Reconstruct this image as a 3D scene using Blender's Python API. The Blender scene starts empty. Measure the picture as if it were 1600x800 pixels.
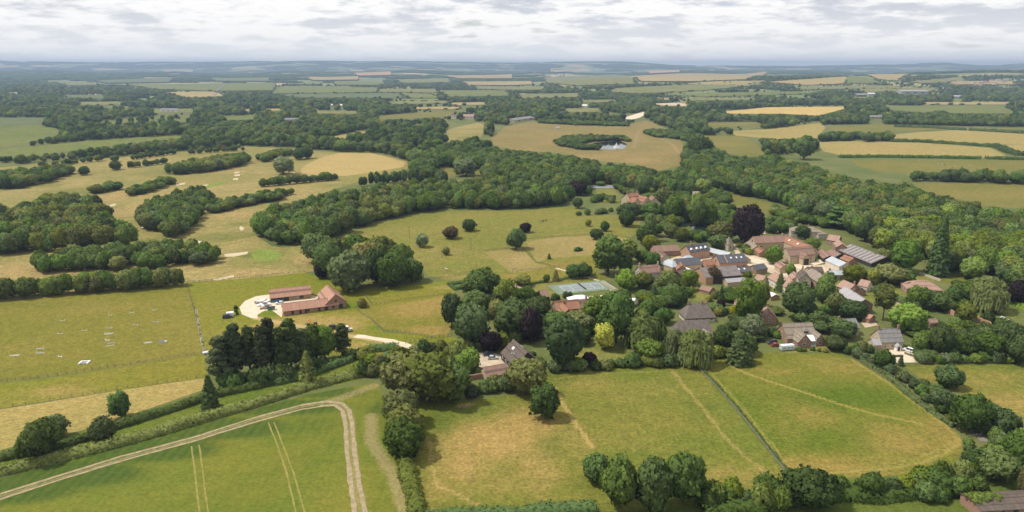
import bpy, bmesh, math, random
import numpy as np
from mathutils import Vector, Matrix, noise as mnoise

# ------------------------------------------------------------------ camera, sky, sun, exposure
scene = bpy.context.scene
COL = scene.collection
CAM_H = 120.0
F = 1100.0                                  # focal length in pixels of the 1600-wide frame
TH = math.atan(296.0 / F)                   # downward tilt
CT, ST = math.cos(TH), math.sin(TH)
cam = bpy.data.cameras.new("camera")
cam.lens = F / 1600.0 * 36.0
cam.sensor_width = 36.0
cam.clip_start = 1.0
cam.clip_end = 60000.0
camo = bpy.data.objects.new("camera", cam)
camo.location = (0, 0, CAM_H)
camo.rotation_euler = (math.pi / 2 - TH, 0, 0)
COL.objects.link(camo)
scene.camera = camo

SUN_EL, SUN_AZ = math.radians(59), math.radians(-90)   # azimuth from +Y towards +X: behind the scene, left
SUN_DIR = Vector((math.sin(SUN_AZ) * math.cos(SUN_EL), math.cos(SUN_AZ) * math.cos(SUN_EL), math.sin(SUN_EL)))
sun = bpy.data.lights.new("sun", 'SUN')
sun.energy = 3.5
sun.angle = math.radians(3.5)
sun.color = (1.0, 0.95, 0.86)
suno = bpy.data.objects.new("sun", sun)
suno.rotation_euler = SUN_DIR.to_track_quat('Z', 'Y').to_euler()
suno.location = (0, 0, 400)
COL.objects.link(suno)

scene.view_settings.view_transform = 'Standard'
scene.view_settings.look = 'None'
scene.view_settings.gamma = 1.0
scene.view_settings.exposure = 0.34
scene.cycles.use_denoising = True
scene.cycles.max_bounces = 5
scene.cycles.diffuse_bounces = 3
scene.cycles.transparent_max_bounces = 8
scene.cycles.volume_bounces = 0

W = bpy.data.worlds.new("World")
scene.world = W
W.use_nodes = True


def N(nt, typ, loc=None, **kw):
    n = nt.nodes.new(typ)
    for k, v in kw.items():
        setattr(n, k, v)
    return n


def setin(node, vals):
    for k, v in vals.items():
        node.inputs[k].default_value = v


def math_n(nt, op, a, b=None, c=None, clamp=False):
    n = N(nt, 'ShaderNodeMath', operation=op)
    n.use_clamp = clamp
    for i, v in enumerate((a, b, c)):
        if v is None:
            continue
        if isinstance(v, (int, float)):
            n.inputs[i].default_value = v
        else:
            nt.links.new(v, n.inputs[i])
    return n.outputs[0]


def mixc(nt, fac, a, b, typ='MIX'):
    n = N(nt, 'ShaderNodeMix', data_type='RGBA', blend_type=typ)
    for sock, v in ((n.inputs['Factor'], fac), (n.inputs['A'], a), (n.inputs['B'], b)):
        pass
    ins = [n.inputs[0], n.inputs[6], n.inputs[7]]
    for sock, v in zip(ins, (fac, a, b)):
        if isinstance(v, (int, float)):
            sock.default_value = v
        elif isinstance(v, (tuple, list)):
            sock.default_value = (*v[:3], 1)
        else:
            nt.links.new(v, sock)
    return n.outputs[2]


def noise_n(nt, vec, scale, detail=4, rough=0.55, dist=0.0):
    n = N(nt, 'ShaderNodeTexNoise')
    setin(n, {'Scale': scale, 'Detail': detail, 'Roughness': rough, 'Distortion': dist})
    if vec is not None:
        nt.links.new(vec, n.inputs['Vector'])
    return n.outputs['Fac']


def ramp(nt, fac, lo, hi):
    n = N(nt, 'ShaderNodeMapRange')
    n.interpolation_type = 'SMOOTHSTEP'
    setin(n, {'From Min': lo, 'From Max': hi, 'To Min': 0.0, 'To Max': 1.0})
    nt.links.new(fac, n.inputs['Value'])
    return n.outputs['Result']


# world: Nishita sky with a broken layer of cloud on a flat ceiling above it
nt = W.node_tree
nt.nodes.clear()
out = N(nt, 'ShaderNodeOutputWorld')
bg = N(nt, 'ShaderNodeBackground')
sky = N(nt, 'ShaderNodeTexSky', sky_type='NISHITA')
sky.sun_disc = False
sky.sun_elevation = SUN_EL
sky.sun_rotation = SUN_AZ
sky.air_density = 1.0
sky.dust_density = 1.5
skys = mixc(nt, 1.0, sky.outputs[0], (0.10, 0.10, 0.10), 'MULTIPLY')
tc = N(nt, 'ShaderNodeTexCoord')
sep = N(nt, 'ShaderNodeSeparateXYZ')
nt.links.new(tc.outputs['Generated'], sep.inputs[0])
zz = math_n(nt, 'ADD', math_n(nt, 'MAXIMUM', sep.outputs[2], 0.0), 0.15)
cx = math_n(nt, 'DIVIDE', sep.outputs[0], zz)
cy = math_n(nt, 'DIVIDE', sep.outputs[1], zz)
cmb = N(nt, 'ShaderNodeCombineXYZ')
nt.links.new(cx, cmb.inputs[0])
nt.links.new(cy, cmb.inputs[1])
n1 = noise_n(nt, cmb.outputs[0], 2.4, 10, 0.64, 0.0)
n2 = noise_n(nt, cmb.outputs[0], 1.1, 3, 0.5, 0.1)
dens = math_n(nt, 'ADD', math_n(nt, 'MULTIPLY', n1, 0.55), math_n(nt, 'MULTIPLY', n2, 0.45))
cover = ramp(nt, dens, 0.35, 0.44)
thick = ramp(nt, dens, 0.465, 0.565)
cloudc = mixc(nt, thick, (0.88, 0.86, 0.84), (0.485, 0.51, 0.565))
skyc = mixc(nt, cover, skys, cloudc)
hz = ramp(nt, sep.outputs[2], -0.02, 0.10)
skyc = mixc(nt, hz, (0.84, 0.83, 0.80), skyc)
nt.links.new(skyc, bg.inputs[0])
bg.inputs[1].default_value = 1.0
nt.links.new(bg.outputs[0], out.inputs[0])

# ------------------------------------------------------------------ projection and terrain
PROF = [(-600, 100), (0, 96.5), (100, 97.5), (200, 98), (300, 98.5), (400, 97.5), (530, 97), (640, 96.5), (700, 98), (800, 99), (850, 98), (970, 98.5),
        (1000, 100), (1050, 103), (1100, 103.5), (1200, 104), (1300, 102.5), (1400, 101.5), (1470, 99.5), (1520, 103),
        (1560, 103), (1600, 101), (2200, 101)]
PU = np.array([p[0] for p in PROF], float)
PH = np.array([(104 - p[1]) / F * 16000 + 118 for p in PROF], float)


def sm(a, b, t):
    t = np.clip((t - a) / (b - a), 0, 1)
    return t * t * (3 - 2 * t)


def terrain(x, y):
    x = np.asarray(x, float)
    y = np.asarray(y, float)
    yc = np.maximum(y, 300.0)
    u = 800 + F * x / (yc * CT + CAM_H * ST)
    far = sm(11500, 16000, y) * np.interp(u, PU, PH)
    rip = 14 * np.sin(u * 0.011 + y * 0.0006) + 9 * np.sin(u * 0.027 - y * 0.0011)
    mid = sm(5500, 9500, y) * (1 - sm(9500, 12500, y)) * (38 + 14 * np.sin(u * 0.0113 + 1.0) + 10 * np.sin(u * 0.031))
    right = sm(2700, 5600, y) * (1 - sm(5600, 8500, y)) * sm(1240, 1560, u) * 78
    cen = sm(2500, 4600, y) * (1 - sm(4600, 7000, y)) * sm(780, 1000, u) * (1 - sm(1330, 1500, u)) * 46
    return far + mid + right + cen + rip * sm(9000, 14000, y) * 0.6


def ray(px, py):
    dx = (px - 800.0) / F
    dy = (400.0 - py) / F
    return np.array([dx, CT + dy * ST, -ST + dy * CT])


def P(px, py, z=0.0):
    """Point of the pixel's ray at height z (z=None: on the terrain)."""
    d = ray(px, py)
    if z is not None:
        t = (z - CAM_H) / d[2]
        p = d * t
        if p[1] < 2400 or z != 0.0:
            return Vector((p[0], p[1], z))
    t = np.geomspace(150, 30000, 900)
    xs, ys, zs = d[0] * t, d[1] * t, CAM_H + d[2] * t
    below = np.nonzero(zs <= terrain(xs, ys))[0]
    if len(below) == 0:
        k = len(t) - 1
    else:
        k = below[0]
    t0, t1 = t[max(k - 1, 0)], t[k]
    for _ in range(18):
        tm = 0.5 * (t0 + t1)
        if CAM_H + d[2] * tm <= terrain(d[0] * tm, d[1] * tm):
            t1 = tm
        else:
            t0 = tm
    return Vector((d[0] * t1, d[1] * t1, float(terrain(d[0] * t1, d[1] * t1))))


def proj(x, y, z):
    dy_, dz_ = y, z - CAM_H
    dep = dy_ * CT - dz_ * ST
    upc = dy_ * ST + dz_ * CT
    return 800 + F * x / dep, 400 - F * upc / dep, dep


def mpp(px, py):
    p = P(px, py)
    return proj(p.x, p.y, p.z)[2] / F


def inpoly(x, y, poly):
    x = np.asarray(x, float)
    y = np.asarray(y, float)
    inside = np.zeros(x.shape, bool)
    n = len(poly)
    for i in range(n):
        x0, y0 = poly[i][0], poly[i][1]
        x1, y1 = poly[(i + 1) % n][0], poly[(i + 1) % n][1]
        c = (y0 > y) != (y1 > y)
        if y1 != y0:
            inside ^= c & (x < (x1 - x0) * (y - y0) / (y1 - y0) + x0)
    return inside


def segdist(x, y, pts, closed=False):
    """distance to a polyline, and the nearest point on it"""
    x = np.asarray(x, float)
    y = np.asarray(y, float)
    best = np.full(x.shape, 1e18)
    bx, by = np.zeros_like(x), np.zeros_like(y)
    n = len(pts)
    for i in range(n if closed else n - 1):
        a, b = pts[i], pts[(i + 1) % n]
        vx, vy = b[0] - a[0], b[1] - a[1]
        L2 = vx * vx + vy * vy + 1e-12
        t = np.clip(((x - a[0]) * vx + (y - a[1]) * vy) / L2, 0, 1)
        qx, qy = a[0] + t * vx, a[1] + t * vy
        d2 = (x - qx) ** 2 + (y - qy) ** 2
        m = d2 < best
        best = np.where(m, d2, best)
        bx, by = np.where(m, qx, bx), np.where(m, qy, by)
    return np.sqrt(best), bx, by


# ------------------------------------------------------------------ materials
def new_mat(name):
    m = bpy.data.materials.new(name)
    m.use_nodes = True
    t = m.node_tree
    t.nodes.clear()
    o = N(t, 'ShaderNodeOutputMaterial')
    b = N(t, 'ShaderNodeBsdfPrincipled')
    b.inputs['Specular IOR Level'].default_value = 0.25
    t.links.new(b.outputs[0], o.inputs[0])
    return m, t, b


def wpos(t):
    return N(t, 'ShaderNodeNewGeometry').outputs['Position']


def mat(name, c, rough=0.8, var=0.25, scale=1.2, c2=None, spec=0.25, metal=0.0, fine=6.0):
    m, t, b = new_mat(name)
    p = wpos(t)
    c2 = c2 or tuple(v * (1 - var) for v in c)
    f = ramp(t, noise_n(t, p, scale, 5, 0.6), 0.34, 0.66)
    k = mixc(t, f, c, c2)
    g = ramp(t, noise_n(t, p, fine, 3, 0.6), 0.25, 0.75)
    k = mixc(t, math_n(t, 'MULTIPLY', g, var * 0.8), k, tuple(v * 0.55 for v in c))
    t.links.new(k, b.inputs['Base Color'])
    b.inputs['Roughness'].default_value = rough
    b.inputs['Specular IOR Level'].default_value = spec
    b.inputs['Metallic'].default_value = metal
    return m


def tile_mat(name, c, c2, moss=(0.10, 0.10, 0.06), mossamt=0.4):
    """roof covering: courses, single odd tiles, weathering"""
    m, t, b = new_mat(name)
    tcn = N(t, 'ShaderNodeTexCoord')
    p = wpos(t)
    br = N(t, 'ShaderNodeTexBrick')
    setin(br, {'Scale': 1.0, 'Mortar Size': 0.03, 'Brick Width': 0.55, 'Row Height': 0.34, 'Bias': 0.0})
    br.inputs['Color1'].default_value = (*c, 1)
    br.inputs['Color2'].default_value = (*c2, 1)
    br.inputs['Mortar'].default_value = (*[v * 0.45 for v in c], 1)
    mp = N(t, 'ShaderNodeMapping')
    mp.inputs['Rotation'].default_value = (math.pi / 2 * 0.6, 0, 0)
    t.links.new(tcn.outputs['Object'], mp.inputs[0])
    t.links.new(mp.outputs[0], br.inputs['Vector'])
    f = ramp(t, noise_n(t, p, 0.45, 5, 0.65), 0.45, 0.72)
    k = mixc(t, math_n(t, 'MULTIPLY', f, mossamt), br.outputs[0], moss)
    g = noise_n(t, p, 2.2, 4, 0.7)
    k = mixc(t, ramp(t, g, 0.3, 0.8), k, mixc(t, 1.0, k, (0.68, 0.66, 0.66), 'MULTIPLY'))
    t.links.new(k, b.inputs['Base Color'])
    b.inputs['Roughness'].default_value = 0.75
    return m


def field_mat(name, c1, c2, dry=(0.30, 0.22, 0.085), wear=(0.42, 0.33, 0.19), lush=(0.07, 0.12, 0.018), big=0.012,
              dryk=0.35, stripe=None, fine=0.9, mid=0.09, grain=1.0, mida=0.5):
    """grassland: broad tone drifts, tussocks, blades; vertex layers dry / wear / lush are the ground's own worn and parched shapes"""
    m, t, b = new_mat(name)
    p = wpos(t)
    f1 = ramp(t, noise_n(t, p, big, 6, 0.66, 0.8), 0.39, 0.61)
    k = mixc(t, f1, c1, c2)
    f2 = ramp(t, noise_n(t, p, mid, 5, 0.68, 0.6), 0.38, 0.66)
    k = mixc(t, math_n(t, 'MULTIPLY', f2, mida), k, mixc(t, 0.5, k, lush))
    at = N(t, 'ShaderNodeAttribute', attribute_name='lay')
    sp = N(t, 'ShaderNodeSeparateXYZ')
    t.links.new(at.outputs['Vector'], sp.inputs[0])
    nmid = noise_n(t, p, mid * 1.7, 6, 0.7, 0.8)
    nfine = noise_n(t, p, fine, 4, 0.7)
    # parched
    d = math_n(t, 'ADD', math_n(t, 'MULTIPLY', nmid, dryk * 1.6), math_n(t, 'MULTIPLY', sp.outputs[0], 0.75))
    d = math_n(t, 'ADD', d, math_n(t, 'MULTIPLY', nfine, 0.25))
    k = mixc(t, math_n(t, 'MULTIPLY', ramp(t, d, 0.42, 0.95), 0.85), k, dry)
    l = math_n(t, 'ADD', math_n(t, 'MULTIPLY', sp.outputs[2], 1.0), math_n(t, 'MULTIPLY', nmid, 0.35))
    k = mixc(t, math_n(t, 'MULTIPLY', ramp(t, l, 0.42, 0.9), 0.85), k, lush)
    if stripe:
        ang, wl, cs, amt = stripe
        mp = N(t, 'ShaderNodeMapping')
        mp.inputs['Rotation'].default_value = (0, 0, ang)
        t.links.new(p, mp.inputs[0])
        wv = N(t, 'ShaderNodeTexWave')
        setin(wv, {'Scale': 2 * math.pi / (20.0 * wl) , 'Distortion': 1.2, 'Detail': 3.0, 'Detail Scale': 0.4})
        t.links.new(mp.outputs[0], wv.inputs[0])
        k = mixc(t, math_n(t, 'MULTIPLY', wv.outputs['Fac'], amt), k, cs)
    k = mixc(t, 1.0, k, mixc(t, ramp(t, nfine, 0.25, 0.75), tuple(1 - grain * v for v in (.34, .33, .36)), tuple(1 + grain * v for v in (.30, .28, .25))), 'MULTIPLY')
    nf2 = noise_n(t, p, fine * 0.33, 5, 0.75)
    k = mixc(t, 1.0, k, mixc(t, ramp(t, nf2, 0.3, 0.7), tuple(1 - grain * v for v in (.20, .18, .22)), tuple(1 + grain * v for v in (.18, .16, .14))), 'MULTIPLY')
    # worn to soil
    w = math_n(t, 'ADD', sp.outputs[1], math_n(t, 'MULTIPLY', math_n(t, 'SUBTRACT', nfine, 0.5), 0.7))
    k = mixc(t, math_n(t, 'MULTIPLY', ramp(t, w, 0.18, 0.75), 0.92), k, wear)
    k = mixc(t, 1.0, k, (0.89, 0.85, 0.73), 'MULTIPLY')
    t.links.new(k, b.inputs['Base Color'])
    b.inputs['Roughness'].default_value = 0.95
    b.inputs['Specular IOR Level'].default_value = 0.08
    return m


def foliage_mat(fixed=None):
    m, t, b = new_mat("foliage")
    p = wpos(t)
    oi = N(t, 'ShaderNodeObjectInfo')
    r = oi.outputs['Random']
    hsv = N(t, 'ShaderNodeHueSaturation')
    if fixed:
        hsv.inputs['Color'].default_value = (*fixed, 1)
    else:
        t.links.new(oi.outputs['Color'], hsv.inputs['Color'])
    t.links.new(math_n(t, 'ADD', math_n(t, 'MULTIPLY', r, 0.028), 0.494), hsv.inputs['Hue'])
    t.links.new(math_n(t, 'ADD', math_n(t, 'MULTIPLY', math_n(t, 'FRACT', math_n(t, 'MULTIPLY', r, 17.3)), 0.75), 0.70), hsv.inputs['Value'])
    t.links.new(math_n(t, 'ADD', math_n(t, 'MULTIPLY', math_n(t, 'FRACT', math_n(t, 'MULTIPLY', r, 7.7)), 0.3), 0.8), hsv.inputs['Saturation'])
    g = ramp(t, noise_n(t, p, 0.8, 6, 0.8), 0.33, 0.67)
    k = mixc(t, 1.0, hsv.outputs[0], mixc(t, g, (0.68, 0.70, 0.68), (1.34, 1.32, 1.2)), 'MULTIPLY')
    t.links.new(k, b.inputs['Base Color'])
    b.inputs['Roughness'].default_value = 0.8
    b.inputs['Specular IOR Level'].default_value = 0.12
    tr = N(t, 'ShaderNodeBsdfTranslucent')
    t.links.new(mixc(t, 1.0, k, (1.1, 1.15, 0.6), 'MULTIPLY'), tr.inputs[0])
    mx = N(t, 'ShaderNodeMixShader')
    mx.inputs[0].default_value = 0.4
    t.links.new(b.outputs[0], mx.inputs[1])
    t.links.new(tr.outputs[0], mx.inputs[2])
    o = [n for n in t.nodes if n.type == 'OUTPUT_MATERIAL'][0]
    t.links.new(mx.outputs[0], o.inputs[0])
    return m


FOL = foliage_mat()
BARK = mat("bark", (0.10, 0.075, 0.05), 0.9, 0.4, 3.0)
M = {
    'redtile': tile_mat("clay_tile", (0.46, 0.255, 0.18), (0.39, 0.21, 0.145), (0.33, 0.24, 0.18), 0.3),
    'orangetile': tile_mat("orange_tile", (0.36, 0.175, 0.105), (0.29, 0.14, 0.085), (0.24, 0.18, 0.12), 0.4),
    'browntile': tile_mat("brown_tile", (0.31, 0.19, 0.145), (0.25, 0.15, 0.115), (0.21, 0.17, 0.125), 0.4),
    'darktile': tile_mat("dark_tile", (0.155, 0.115, 0.095), (0.115, 0.088, 0.075), (0.13, 0.12, 0.08), 0.5),
    'slate': tile_mat("blue_slate", (0.115, 0.12, 0.14), (0.085, 0.09, 0.105), (0.12, 0.12, 0.11), 0.25),
    'greyslate': tile_mat("grey_slate", (0.27, 0.26, 0.26), (0.21, 0.205, 0.205), (0.19, 0.18, 0.13), 0.4),
    'paleslate': tile_mat("pale_slate", (0.42, 0.40, 0.41), (0.36, 0.345, 0.35), (0.30, 0.28, 0.24), 0.3),
    'stonetile': tile_mat("stone_tile", (0.32, 0.265, 0.205), (0.25, 0.21, 0.165), (0.19, 0.17, 0.12), 0.45),
    'pinktile': tile_mat("faded_tile", (0.42, 0.265, 0.205), (0.35, 0.215, 0.165), (0.29, 0.24, 0.18), 0.4),
    'thatch': mat("thatch", (0.185, 0.155, 0.135), 0.95, 0.45, 0.8, (0.12, 0.10, 0.09)),
    'metalroof': mat("sheet_metal_roof", (0.42, 0.45, 0.48), 0.5, 0.2, 0.4),
    'rooflight': mat("translucent_rooflight", (0.36, 0.34, 0.32), 0.6, 0.2, 1.0),
    'cement': mat("cement_sheet_roof", (0.21, 0.18, 0.17), 0.9, 0.35, 0.5, (0.15, 0.13, 0.125)),
    'whiteroof': mat("white_roof", (0.72, 0.69, 0.70), 0.6, 0.08, 1.0),
    'brick': mat("red_brick", (0.34, 0.205, 0.145), 0.9, 0.3, 1.6, (0.28, 0.165, 0.12)),
    'orangebrick': mat("orange_brick", (0.44, 0.26, 0.165), 0.9, 0.25, 1.6, (0.38, 0.22, 0.14)),
    'stone': mat("cotswold_stone", (0.50, 0.40, 0.265), 0.9, 0.3, 1.4, (0.40, 0.315, 0.205)),
    'palestone': mat("pale_stone", (0.48, 0.42, 0.32), 0.9, 0.25, 1.2),
    'render': mat("cream_render", (0.62, 0.56, 0.47), 0.85, 0.12, 0.8),
    'timber': mat("oak_boarding", (0.36, 0.24, 0.12), 0.85, 0.35, 1.5, (0.27, 0.18, 0.09)),
    'darktimber': mat("black_boarding", (0.05, 0.045, 0.042), 0.85, 0.3, 1.5),
    'post': mat("weathered_wood", (0.20, 0.17, 0.13), 0.9, 0.35, 4.0),
    'white': mat("white_paint", (0.78, 0.77, 0.74), 0.55, 0.06, 3.0),
    'glass': mat("window_glass", (0.035, 0.042, 0.05), 0.12, 0.2, 1.0, None, 0.6),
    'lead': mat("lead_grey", (0.24, 0.25, 0.27), 0.6, 0.2, 1.5),
    'gravel': mat("pale_gravel", (0.60, 0.51, 0.38), 0.95, 0.16, 0.35, (0.52, 0.43, 0.31), fine=2.5),
    'drive': mat("sandy_drive", (0.52, 0.42, 0.30), 0.95, 0.22, 0.3, None, fine=2.5),
    'lane': mat("lane_tarmac", (0.24, 0.215, 0.18), 0.95, 0.25, 0.2, None, fine=2.0),
    'sand': mat("bunker_sand", (0.50, 0.41, 0.28), 0.95, 0.12, 0.3, None, fine=2.0),
    'courtgreen': mat("court_surround", (0.19, 0.24, 0.17), 0.9, 0.15, 0.3),
    'courtgrey': mat("court_surface", (0.23, 0.26, 0.26), 0.9, 0.15, 0.3),
    'drystone': mat("dry_stone", (0.20, 0.185, 0.14), 0.95, 0.5, 0.7, (0.11, 0.115, 0.06)),
    'tyre': mat("tyre_rubber", (0.02, 0.02, 0.02), 0.8, 0.2, 3.0),
    'rim': mat("alloy_rim", (0.45, 0.45, 0.46), 0.35, 0.1, 3.0, None, 0.5, 0.6),
    'hide': mat("pale_hide", (0.55, 0.48, 0.38), 0.9, 0.2, 2.0),
    'hidedark': mat("dark_hide", (0.05, 0.04, 0.035), 0.9, 0.3, 2.0),
    'hidebrown': mat("bay_hide", (0.14, 0.07, 0.035), 0.8, 0.3, 2.0),
    'log': mat("cut_logs", (0.34, 0.25, 0.17), 0.9, 0.4, 2.0),
}


# ------------------------------------------------------------------ object helpers
def link(o, parent=None):
    COL.objects.link(o)
    if parent is not None:
        o.parent = parent
    return o


def mesh_obj(name, verts, faces, m=None, parent=None, smooth=False):
    me = bpy.data.meshes.new(name)
    me.from_pydata([tuple(v) for v in verts], [], faces)
    if m is not None:
        me.materials.append(m)
    if smooth:
        me.polygons.foreach_set('use_smooth', [True] * len(me.polygons))
    me.update()
    return link(bpy.data.objects.new(name, me), parent)


def tag(o, label, cat, group=None, kind=None):
    if kind:
        o['kind'] = kind
    else:
        o['label'] = label
        o['category'] = cat
    if group:
        o['group'] = group
    return o


def empty(name, loc, rz, label, cat, group=None):
    o = bpy.data.objects.new(name, None)
    o.location = loc
    o.rotation_euler = (0, 0, rz)
    o.empty_display_size = 0.5
    link(o)
    return tag(o, label, cat, group)


class MB:
    def __init__(self):
        self.v, self.f = [], []

    def add(self, vs, fs):
        k = len(self.v)
        self.v += [tuple(v) for v in vs]
        self.f += [tuple(i + k for i in f) for f in fs]
        return self

    def box(self, x0, y0, z0, x1, y1, z1):
        vs = [(x0, y0, z0), (x1, y0, z0), (x1, y1, z0), (x0, y1, z0), (x0, y0, z1), (x1, y0, z1), (x1, y1, z1), (x0, y1, z1)]
        return self.add(vs, [(0, 3, 2, 1), (4, 5, 6, 7), (0, 1, 5, 4), (1, 2, 6, 5), (2, 3, 7, 6), (3, 0, 4, 7)])

    def bar(self, a, b, r, n=5, r2=None):
        a, b = Vector(a), Vector(b)
        d = (b - a)
        q = d.to_track_quat('Z', 'Y')
        r2 = r if r2 is None else r2
        vs = []
        for k, (c, rr) in enumerate(((a, r), (b, r2))):
            for i in range(n):
                t = 2 * math.pi * i / n
                vs.append(c + q @ Vector((rr * math.cos(t), rr * math.sin(t), 0)))
        fs = [(i, (i + 1) % n, n + (i + 1) % n, n + i) for i in range(n)]
        fs += [tuple(reversed(range(n))), tuple(range(n, 2 * n))]
        return self.add(vs, fs)

    def prism(self, prof, x0, x1):
        """profile in (y,z), counter-clockwise seen from +x, extruded along x"""
        n = len(prof)
        vs = [(x0, y, z) for y, z in prof] + [(x1, y, z) for y, z in prof]
        fs = [(i, (i + 1) % n, n + (i + 1) % n, n + i) for i in range(n)]
        fs += [tuple(reversed(range(n))), tuple(range(n, 2 * n))]
        return self.add(vs, fs)

    def build(self, name, m, parent=None, smooth=False):
        return mesh_obj(name, self.v, self.f, m, parent, smooth)


# ------------------------------------------------------------------ the ground sheet
def ground_mat():
    m, t, b = new_mat("rough_ground")
    p = wpos(t)
    f = ramp(t, noise_n(t, p, 0.02, 5, 0.6), 0.35, 0.65)
    near = mixc(t, f, (0.085, 0.11, 0.030), (0.13, 0.135, 0.045))
    near = mixc(t, ramp(t, noise_n(t, p, 0.25, 5, 0.7), 0.5, 0.75), near, (0.17, 0.155, 0.065))
    # far country: a patchwork of enclosed fields
    vo = N(t, 'ShaderNodeTexVoronoi')
    mp = N(t, 'ShaderNodeMapping')
    mp.inputs['Scale'].default_value = (0.0030, 0.0020, 0.0)
    t.links.new(p, mp.inputs[0])
    t.links.new(mp.outputs[0], vo.inputs['Vector'])
    vo.inputs['Scale'].default_value = 1.0
    vo.inputs['Randomness'].default_value = 0.9
    sc = N(t, 'ShaderNodeSeparateColor')
    t.links.new(vo.outputs['Color'], sc.inputs[0])
    cr = N(t, 'ShaderNodeValToRGB')
    e = cr.color_ramp
    e.interpolation = 'CONSTANT'
    cols = [(0, (0.13, 0.17, 0.055)), (0.2, (0.17, 0.19, 0.06)), (0.36, (0.14, 0.16, 0.06)), (0.5, (0.30, 0.25, 0.12)),
            (0.64, (0.15, 0.18, 0.07)), (0.8, (0.36, 0.28, 0.17)), (0.9, (0.20, 0.20, 0.09))]
    for i, (pos, c) in enumerate(cols):
        el = e.elements[i] if i < 2 else e.elements.new(pos)
        el.position = pos
        el.color = (*c, 1)
    t.links.new(sc.outputs[0], cr.inputs[0])
    s = N(t, 'ShaderNodeSeparateXYZ')
    t.links.new(p, s.inputs[0])
    k = mixc(t, ramp(t, s.outputs[1], 2300, 2900), near, cr.outputs[0])
    t.links.new(k, b.inputs['Base Color'])
    b.inputs['Roughness'].default_value = 0.95
    b.inputs['Specular IOR Level'].default_value = 0.08
    return m


ys = [-1500, -600, -100, 60, 120, 200] + list(np.geomspace(260, 21500, 130))
us = np.linspace(-700, 2300, 170)
gv, gf = [], []
for y in ys:
    base = max(y, 900.0)
    x = (us - 800) / F * base * 1.0
    z = terrain(x, np.full_like(x, y)) - (0.0 if y < 2300 else 0.0)
    gv += [(a, y, c) for a, c in zip(x, z)]
nu = len(us)
for i in range(len(ys) - 1):
    for j in range(nu - 1):
        a = i * nu + j
        gf.append((a, a + 1, a + 1 + nu, a + nu))
g = mesh_obj("ground", gv, gf, ground_mat(), None, True)
tag(g, None, None, kind='structure')

# haze: one even volume of pale air round camera and land, the sky outside it
hb = MB().box(-31500, -1800, -1.0, 31500, 22000, 260)
hzo = hb.build("haze", None)
tag(hzo, None, None, kind='stuff')
hm = bpy.data.materials.new("haze")
hm.use_nodes = True
ht = hm.node_tree
ht.nodes.clear()
ho = N(ht, 'ShaderNodeOutputMaterial')
hv = N(ht, 'ShaderNodeVolumePrincipled')
hv.inputs['Color'].default_value = (0.44, 0.58, 0.82, 1)
hv.inputs['Density'].default_value = 0.000085
hv.inputs['Anisotropy'].default_value = 0.15
ht.links.new(hv.outputs[0], ho.inputs['Volume'])
hzo.data.materials.append(hm)

# ------------------------------------------------------------------ fields
TOPS = []            # pixel outlines of open land seen over tree tops
FIELDS = []          # world polygons of open land, for keeping trees off


def wpoly(pts):
    return [tuple(P(*p)) for p in pts]


def field(name, pts, m, layer=1, wear=(), dry=(), lush=(), res=None, keep=True, smoothpoly=False):
    """A sheet of open ground. wear: (pixel polyline, half width m, strength); dry/lush: (px, py, rx m, ry m, strength)."""
    wp = wpoly(pts)
    xs = np.array([p[0] for p in wp])
    ysn = np.array([p[1] for p in wp])
    dep = float(np.mean(ysn))
    if keep:
        FIELDS.append(wp)
        if max(q[1] for q in pts) < 335 and name != 'golf_course':
            a_ = np.array(pts, float)
            TOPS.append((pts, a_[:, 0].min(), a_[:, 0].max(), a_[:, 1].min(), a_[:, 1].max()))
    ext = max(xs.max() - xs.min(), ysn.max() - ysn.min())
    r = res or max(2.0, ext / 60.0)
    gx = np.arange(xs.min() - r, xs.max() + 2 * r, r)
    gy = np.arange(ysn.min() - r, ysn.max() + 2 * r, r)
    X, Y = np.meshgrid(gx, gy)
    ins = inpoly(X, Y, wp)
    cell = ins[:-1, :-1] | ins[1:, :-1] | ins[:-1, 1:] | ins[1:, 1:]
    used = np.zeros_like(ins)
    used[:-1, :-1] |= cell
    used[1:, :-1] |= cell
    used[:-1, 1:] |= cell
    used[1:, 1:] |= cell
    snap = used & ~ins
    sx, sy = X[snap], Y[snap]
    _, bx, by = segdist(sx, sy, wp, True)
    X[snap], Y[snap] = bx, by
    idx = -np.ones(ins.shape, int)
    idx[used] = np.arange(used.sum())
    vx, vy = X[used], Y[used]
    off = 0.012 * layer + np.where(vy > 1100, ((vy - 1100) / 1000) ** 1.5 * 0.9, 0) * (0.8 + 0.2 * layer)
    vz = terrain(vx, vy) + off
    ii = np.argwhere(cell)
    faces = [(idx[a, b], idx[a, b + 1], idx[a + 1, b + 1], idx[a + 1, b]) for a, b in ii]
    o = mesh_obj(name, np.stack([vx, vy, vz], 1), faces, m)
    lay = np.zeros((len(vx), 3), np.float32)
    for pl, hw, s in wear:
        q = [tuple(P(*p)) for p in pl]
        d, _, _ = segdist(vx, vy, q)
        hw2 = max(hw, r * 0.85)
        lay[:, 1] = np.maximum(lay[:, 1], s * (0.55 + 0.45 * hw / hw2) * np.clip(1.5 - d / hw2, 0, 1))
    for ch, lst in ((0, dry), (2, lush)):
        for px, py, rx, ry, s in lst:
            c = P(px, py)
            q = ((vx - c.x) / rx) ** 2 + ((vy - c.y) / ry) ** 2
            lay[:, ch] = np.maximum(lay[:, ch], s * np.exp(-q * 0.9))
    a = o.data.attributes.new('lay', 'FLOAT_VECTOR', 'POINT')
    a.data.foreach_set('vector', lay.ravel())
    tag(o, None, None, kind='structure')
    return o


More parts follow.
